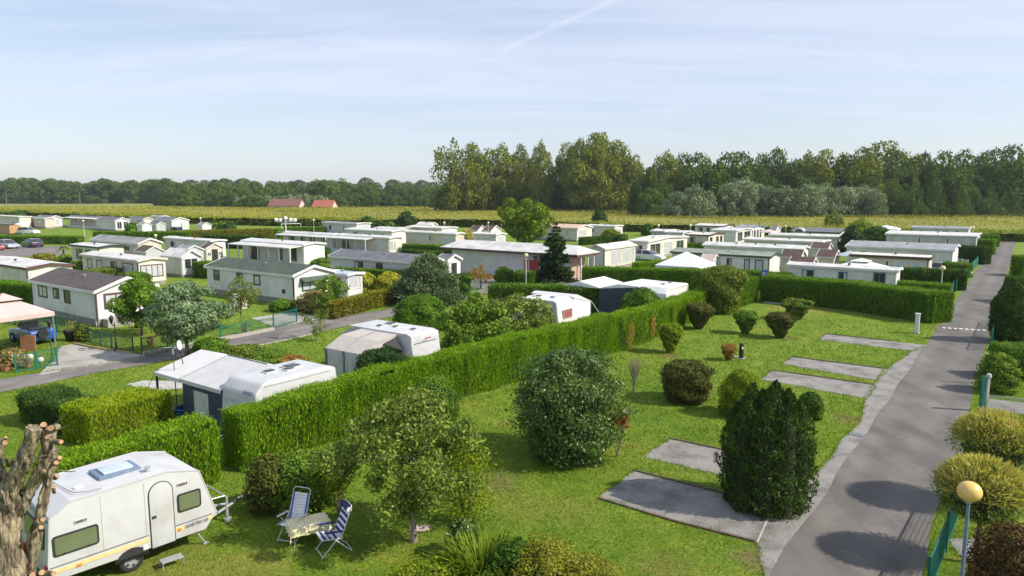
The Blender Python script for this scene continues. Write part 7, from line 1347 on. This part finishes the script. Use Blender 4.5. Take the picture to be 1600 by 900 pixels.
# pole with a white satellite dish
c = G(278, 652); root = thing('satellite_dish', 'white satellite dish on a slim green pole beside the tent awning', 'satellite dish', c); b = MB(); b.tube([(0, 0, 0), (-.02, 0, 1.7)], .022, 8); b.build('lower_pole', 'teal', root); b = MB(); b.tube([(-.02, 0, 1.7), (-.03, 0, 3.15)], .017, 8); b.build('upper_pole', 'green_trim', root); b = MB(); b.tube([(-.03, 0, 2.75), (-.03, 0, 2.98)], .04, 8); b.build('clamp', 'bright', root)
b = MB(); b.lathe([(.02, .0), (.08, .015), (.16, .05), (.21, .10), (.205, .105), (.08, .025), (.0, .015)], (0, 0, 0), 24); o_ = b.build('dish', 'bright', root, smooth=60); o_.location = (.16, .0, 3.12); o_.rotation_euler = Vector((.97, .05, .15)).to_track_quat('Z', 'Y').to_euler(); b = MB(); b.tube([(.12, 0, 3.05), (-.35, -.15, 3.05)], .014, 6); b.build('arm', 'galv', root); b = MB(); b.tube([(.2, .1, 2.9), (.32, .1, 2.3)], .02, 6); b.build('strut', 'black', root)
# the gazebo garden at the left
GZ = pyramid_tent('pinkish beige garden gazebo with a raised top at the left edge', -70, 85, 466, 486, 'canvas_pink', 2.35, 'gazebo', 'gazebo', tier=True, legs='pole_blue', wid=4.6, dep=3.6, rise=1.05)
pg_ = G(84, 533); ce = G(85, 487, 2.35); off = Vector((ce.x, ce.y, 0)) - (U * 1.8 + V * 2.3); GZ.location = off
c = G(52, 534); root = thing('open_car', 'blue open topped car with a spare wheel under the gazebo', 'car', (c.x, c.y, 0), av + R(182)); L_ = 3.4
b = MB(); b.prism([(-1.6, .35), (-1.6, .85), (-.6, .95), (.5, .92), (1.5, .82), (1.65, .45), (1.5, .28), (-1.5, .28)], -.75, .75, 'y'); b.build('body', 'car_blue', root, smooth=40, bevel=.10, seg=3); b = MB(); b.box((-.35, 0, .97), (1.3, 1.1, .08)); b.build('cockpit', 'black', root, bevel=.02); b = MB(); b.box((.45, 0, 1.15), (.04, 1.15, .45), 0, ry=R(-25)); b.build('windscreen', 'glass', root); b = MB(); b.tube([(-.9, -.6, .9), (-1.0, -.6, 1.35), (-1.0, .6, 1.35), (-.9, .6, .9)], .03, 6); b.build('roll_bar', 'black', root)
for sx in (-1, 1):
    for s in (-1, 1): wheel(root, sx * 1.05, s * .70, .31, .2, s)
b = MB(); b.lathe([(.30, -.08), (.31, 0), (.30, .08), (.12, .09)], (0, 0, 0), 18); o_ = b.build('spare_wheel', 'rubber', root, smooth=40); o_.location = (-1.72, .1, .75); o_.rotation_euler = (0, R(90), 0)
c = G(45, 548); b = MB(); b.box((0, 0, .48), (1.0, .05, .95)); o = b.build('panel_board', 'terracotta', bevel=.01); o.location = c; o.rotation_euler.z = R(-8); tag(o, 'flat terracotta coloured board standing before the blue open car', 'board')
b = MB(); b.tube([(-.4, .1, 0), (-.4, .1, .9)], .02, 6); b.tube([(.4, .1, 0), (.4, .1, .9)], .02, 6); b.build('stake', 'bark', o)
def pot(label, px, py, r=.22, m='terracotta', leaf=None):
    c = G(px, py); root = thing('flower_pot', label, 'flower pot', (c.x, c.y, 0)); b = MB(); b.lathe([(r * .65, 0), (r * .95, r * 1.3), (r * 1.05, r * 1.3), (r * 1.05, r * 1.55), (r * .9, r * 1.55), (r * .85, r * 1.35)], (0, 0, 0), 14); b.build('pot', m, root, smooth=40)
    b = MB(); b.lathe([(r * .84, 0), (r * .8, .02)], (0, 0, r * 1.32), 12); b.build('soil', 'soil', root)
    if leaf: g = np.random.default_rng(int(px)); n = 160; d = unit(g.normal(0, 1, (n, 3)) + np.array([0, 0, .6])); P = d * r * 1.2 * g.uniform(.4, 1, (n, 1)) + np.array([0, 0, r * 2.0]); t, s = frames(d, .4, .5, g); quads_object('leaves', P, t, s, .09, .05, leaf, root)
pot('round terracotta pot on the gravel edge at the left', 9, 580, .26); pot('terracotta pot behind the low green mesh fence', 43, 574, .22); pot('tall terracotta chimney pot beside the small garden bed', 235, 541, .22, leaf='flower_mix'); pot('terracotta pot on the corner of the garden wall at the lane', 384, 522, .26, leaf='flower_mix'); pot('dark bowl of pale flowers by the gravel drive', 112, 532, .45, 'black', 'flower_mix')
for px, py, lb in ((47.5, 562, 'white ball ornament left of the middle fence post'), (64, 567, 'white ball ornament right of the middle fence post')): c = G(px, py); b = MB(); b.sphere((0, 0, .17), .17, 16); b.lathe([(.08, 0), (.07, .04)], (0, 0, 0), 10); o = b.build('ball_ornament', 'bright', smooth=180); o.location = c; tag(o, lb, 'ornament')
def lantern(label, px, py, h, arms, m='green_trim'):
    c = G(px, py); root = thing('garden_lantern', label, 'garden lamp', c); b = MB(); b.lathe([(.14, 0), (.14, .12), (.07, .18), (.05, .5), (.035, .6), (.03, h)], (0, 0, 0), 10); b.build('post', m, root, smooth=40)
    for i in range(arms):
        a = 2 * math.pi * i / arms + .5; q = Vector((math.cos(a) * .3, math.sin(a) * .3, h)) if arms > 1 else Vector((0, 0, h)); b = MB()
        if arms > 1: b.tube([(0, 0, h - .15), (q.x * .6, q.y * .6, h - .2), (q.x, q.y, h - .02)], .015, 5)
        b.lathe([(.06, 0), (.13, .28), (.16, .30), (.05, .40), (.01, .46)], q, 6); b.build('lantern', 'black', root)
lantern('green garden lamp post with a single black lantern by the mesh fence', 82, 566, 2.0, 1); lantern('black garden lamp with three lanterns beside the gravel drive', 182, 549, 1.75, 3, 'black')
shrub('loose shrub behind the dark wire fence at the drive', 'shrub', 'shrub', (120, 142, 506, 533), 'olive_mix', 900, .1, DOME, 301, .14, fuzz=.12); shrub('pale pink flowering shrub by the gazebo garden fence', 'shrub', 'shrub', (2, 40, 545, 575), 'flower_mix', 1500, .08, DOME, 302, .14, fuzz=.14, core=.6)
shrub('dark leafy perennials at the corner of the green roofed home', 'shrub', 'shrub', (424, 458, 468, 486), 'green_mid', 1200, .12, DOME, 303, .12, fuzz=.12); shrub('dark rounded shrub under the green trimmed bay window', 'shrub', 'shrub', (450, 476, 470, 486), 'green_dark', 1000, .1, DOME, 304, .1); shrub('blossoming pale rose bush under the bay window', 'shrub', 'shrub', (472, 520, 455, 486), 'flower_mix', 1500, .1, DOME, 305, .14, fuzz=.14, core=.55)
shrub('small green bush by the stone terrace wall', 'bush', 'bush', (212, 224, 500, 512), 'green_mid', 400, .08, DOME, 306, .1)
kerb([(224, 556), (262, 548), (303, 540)], .16, .22, 'stone'); kerb([(340, 533), (384, 525), (428, 516)], .16, .22, 'stone'); kerb([(84, 566), (62, 586), (93, 580)], .1, .05, 'concrete'); kerb([(115, 538), (156, 546), (208, 553)], .10, .12, 'hay'); kerb([(400, 541), (450, 531), (488, 522)], .08, .06, 'concrete')
sheet('garden_bed', [(226, 552), (262, 543), (303, 535), (303, 539), (262, 548)], 'soil', .02); sheet('garden_bed', [(340, 527), (384, 519), (428, 511), (428, 515), (384, 524), (340, 532)], 'terracotta', .02)
c = G(367, 478); b = MB(); b.box((0, 0, .5), (.7, .6, 1.0)); o = b.build('storage_box', 'bright', bevel=.02); o.location = c; o.rotation_euler.z = -ROAD_A; tag(o, 'white storage box behind the ball shaped small tree', 'box'); b = MB(); b.box((0, 0, 1.03), (.76, .66, .06)); b.build('lid', 'white', o, bevel=.01)
c = G(380, 482); b = MB(); b.box((0, 0, .45), (.5, .5, .9)); o = b.build('planter', 'pink_wall', bevel=.02); o.location = c; o.rotation_euler.z = -ROAD_A; tag(o, 'salmon coloured planter beside the white storage box', 'planter'); b = MB(); b.box((0, 0, .91), (.44, .44, .03)); b.build('soil', 'soil', o)
c = G(802, 425); root = thing('banner', 'tall grey upright flag banner before the washing block', 'banner', c); b = MB(); b.tube([(0, 0, 0), (0, 0, 2.7)], .03, 6); b.build('pole', 'galv', root); b = MB(); b.box((.22, 0, 1.7), (.42, .02, 1.9)); b.build('cloth', 'lavender', root)
c = G(718, 428); root = thing('marker_post', 'slim pale blue post at the corner of the washing block', 'post', c); b = MB(); b.tube([(0, 0, 0), (0, 0, 1.9)], .06, 8); b.build('shaft', 'canvas_blue', root); b = MB(); b.sphere((0, 0, 1.93), .07, 8); b.build('cap', 'canvas_blue', root)
c = G(1299, 412); root = thing('slide', 'lime green play slide between the brown roofed sheds', 'slide', c, -ROAD_A); b = MB(); b.prism([(-.2, 0), (.2, 0), (.3, .9), (.1, 1.5), (-.3, 1.5)], -.3, .3, 'y'); b.build('tower', 'plastic_lime', root, bevel=.03); b = MB(); b.prism([(.25, 1.1), (1.3, .2), (1.5, .15), (1.5, .05), (1.25, .08), (.2, 1.0)], -.25, .25, 'y'); b.build('chute', 'plastic_lime', root)
c = G(783, 371); root = thing('flag', 'yellow flag on a short pole by the white sheds', 'flag', c); b = MB(); b.tube([(0, 0, 0), (0, 0, 4.0)], .04, 6); b.build('pole', 'bright', root); b = MB(); b.box((.4, 0, 3.3), (.8, .04, 1.3)); b.build('cloth', 'globe_yellow', root)
for px, py, lb, m in ((1138, 380, 'closed black parasol between the two parked black cars', 'black'),): c = G(px, py); root = thing('parasol', lb, 'parasol', c); b = MB(); b.lathe([(.16, 1.1), (.20, 1.5), (.10, 2.6), (.02, 3.0)], (0, 0, 0), 8); b.build('canopy', m, root); b = MB(); b.tube([(0, 0, 0), (0, 0, 1.2)], .03, 6); b.build('pole', 'galv', root)
c = G(1151, 381); root = thing('post_box', 'orange topped red post beside the parked black cars', 'post', c); b = MB(); b.box((0, 0, .7), (.5, .4, 1.4)); b.build('body', 'red_dull', root, bevel=.03); b = MB(); b.sphere((0, 0, 1.6), .38, 12); b.build('top', 'globe_yellow', root, smooth=180)
for i, (px, py, lb, m) in enumerate(((276, 362, 'blue tarpaulin covered trailer by the far white gabled home', 'car_navy'), (1272, 404, 'bright blue bin between the brown roofed sheds', 'plastic_blue'), (972, 375, 'green tarpaulin covered pile by the middle lane', 'teal'))):
    c = G(px, py); b = MB(); b.box((0, 0, .6), ((2.8, .9, 1.8)[i], (1.6, .8, 1.4)[i], 1.1)); o = b.build('covered_load', m, bevel=.2, seg=3, smooth=50); o.location = c; o.rotation_euler.z = -ROAD_A; tag(o, lb, ('trailer', 'bin', 'tarpaulin')[i]); b = MB(); b.box((0, 0, 1.17), ((2.9, 1.0, 1.9)[i], (1.7, .9, 1.5)[i], .06)); b.build('cover', m, o)

# ------------------------------------------------------------------ the pollarded tree close by at the left
PD = 12.2
def pp(px, py, dd=0): D = PD + dd; return Vector(((px - 800) * D / F_PX * (1 if True else 1), D, CAM_H - math.tan(math.atan((py - 450) / F_PX) + PITCH) * D))
def ppx(px, py, dd=0):
    vx, vz = (px - 800) / F_PX, (450 - py) / F_PX; d = Vector((vx, CP + vz * SP, -SP + vz * CP)); return Vector((0, 0, CAM_H)) + d * ((PD + dd) / d.y)
bs = ppx(20, 905); root = thing('pollarded_tree', 'thick pollarded tree with freshly cut stubs at the lower left edge', 'tree', (bs.x, bs.y, 0))
def rel(p): return p - Vector((bs.x, bs.y, 0))
mpp = PD / F_PX * 1.0
limbs_ = [([(20, 915, 0), (9, 850, 0), (9, 800, 0), (18, 760, 0), (38, 720, -.1), (54, 668, -.2)], [25, 21, 18, 15, 11.5, 11]), ([(16, 850, 0), (29, 802, .1), (48, 764, .1), (66, 728, .1), (80, 670, .1)], [12, 9.5, 9, 9, 9.5]), ([(42, 900, .2), (54, 838, .2), (64, 802, .25), (75, 752, .3), (85, 700, .3)], [11, 9, 8, 8, 7]), ([(15, 790, .1), (2, 750, .2), (-6, 720, .2), (2, 690, .2)], [16, 11, 8, 7])]
b = MB(); rp = random.Random(9); gb = np.random.default_rng(4)
def limb(b, P_, R_, seed, n=44):
    fl = lumpy(seed, .075, 9); fl2 = lumpy(seed + 1, .04, 6); vs, fs = [], []; q0 = gb.integers(7, 13)
    for i, (p, r) in enumerate(zip(P_, R_)):
        d = (P_[min(i + 1, len(P_) - 1)] - P_[max(i - 1, 0)]).normalized(); a = d.cross(Vector((0, 1, .2))).normalized(); c = d.cross(a)
        for k in range(n):
            th = 2 * math.pi * k / n; tw = th + .25 * math.sin(i * .35 + seed); f = float(fl(np.array(tw), np.array(i * .10))) + .05 * abs(math.sin(q0 * tw * .5 + .5 * math.sin(i * .5))) * 2 - .07 + .035 * math.sin(17 * tw + 1.3 * math.sin(i * .8)) + gb.normal(0, .014); vs.append(p + (a * math.cos(th) + c * math.sin(th)) * r * f)
    m = len(P_)
    for i in range(m - 1):
        for k in range(n): fs.append((i * n + k, i * n + (k + 1) % n, (i + 1) * n + (k + 1) % n, (i + 1) * n + k))
    fs.append(tuple(range(n))[::-1]); fs.append(tuple((m - 1) * n + k for k in range(n))); b.add(vs, fs)
for li, (pts, rad) in enumerate(limbs_):
    P_, R_ = [], []
    for (a, c), (r0, r1) in zip(zip(pts, pts[1:]), zip(rad, rad[1:])):
        for k in range(9): t = k / 9; q = rel(ppx(*a)).lerp(rel(ppx(*c)), t) + Vector((rp.uniform(-.012, .012), rp.uniform(-.012, .012), 0)); P_.append(q); R_.append((r0 + (r1 - r0) * t) * mpp * (1 + .07 * math.sin(len(P_) * .55 + li)))
    P_.append(rel(ppx(*pts[-1]))); R_.append(rad[-1] * mpp); limb(b, P_, R_, 30 + li)
limb(b, [rel(ppx(20, 915)), Vector((.03, 0, 1.6)), Vector((.03, 0, .8)), Vector((.03, 0, .2)), Vector((.03, 0, -.1))], [.30, .34, .40, .50, .60], 50)
tk = b.build('trunk', 'bark_pollard', root, smooth=60)
for i, (x, y, dx, dy, r, l) in enumerate(((52, 672, -4, -9, 5, .10), (68, 668, 3, -9, 5, .10), (60, 682, -3, 3, 4, .16), (84, 668, 5, -7, 5, .12), (92, 690, 8, 0, 4, .12), (78, 680, 2, 2, 4, .2), (88, 724, 8, -2, 5, .12), (76, 728, -2, 4, 5, .2), (99, 720, 8, -4, 4, .16), (94, 745, 5, -9, 5, .12), (64, 826, 5, -2, 4, .14), (84, 765, 6, -4, 4, .12), (10, 722, 3, -8, 4, .12), (18, 724, 3, -8, 4, .12), (4, 690, 4, -6, 4, .12), (8, 688, 5, 0, 3, .14), (50, 898, -3, -4, 5, .15), (62, 896, 2, -6, 5, .15), (78, 896, 6, -3, 5, .15), (66, 812, 6, 4, 4, .12))):
    x = min(x, 88); p0_ = rel(ppx(x, y, 0)); d_ = (rel(ppx(x + dx * 2, y + dy * 2, -.35)) - p0_).normalized(); r *= rp.uniform(.6, 1.0); l *= .7; d_ = (d_ + Vector((rp.uniform(-.5, .5), rp.uniform(-.4, .2), rp.uniform(-.4, .5)))).normalized(); e = p0_ + d_ * (l * rp.uniform(.5, 1.0) + .06); b = MB(); b.tube([p0_ - d_ * .12, e], [r * mpp * 1.2, r * mpp], 10); st_ = b.build('stub', 'bark_pollard', root, smooth=40); b = MB(); b.tube([e - d_ * .004, e + d_ * .012], r * mpp * .96, 12); b.build('cut_face', 'cut_wood', st_)
for i, pts in enumerate((((84, 664), (95, 655), (105, 646)), ((90, 672), (100, 668), (108, 664)), ((48, 715), (72, 712), (92, 702)), ((50, 722), (70, 718), (94, 706)), ((94, 735), (108, 737), (118, 736)), ((40, 700), (30, 740), (26, 790)))):
    b = MB(); b.tube([rel(ppx(x, y, -.25)) for x, y in pts], [.014, .011, .007], 6); b.build('twig', 'bark', root)
for h_, L_, W_ in HOMES: print(round(L_,1), round(W_,1), h_['label'][:50])
hz = MB(); hz.span((-2600, -400, -1), (2600, 4100, 34)); ho = hz.build('haze', 'dark'); ho['kind'] = 'stuff'; hm = bpy.data.materials.new('air'); hm.use_nodes = True; t = hm.node_tree; t.nodes.clear()
pv = N(t, 'ShaderNodeVolumePrincipled', i_Density=.00013); pv.inputs['Color'].default_value = (.84, .92, 1.0, 1); pv.inputs['Anisotropy'].default_value = .2; om = N(t, 'ShaderNodeOutputMaterial'); LK(t, pv.outputs[0], om.inputs['Volume']); ho.data.materials.clear(); ho.data.materials.append(hm)
print('objects', len(bpy.data.objects), 'polys', sum(len(m.polygons) for m in bpy.data.meshes))
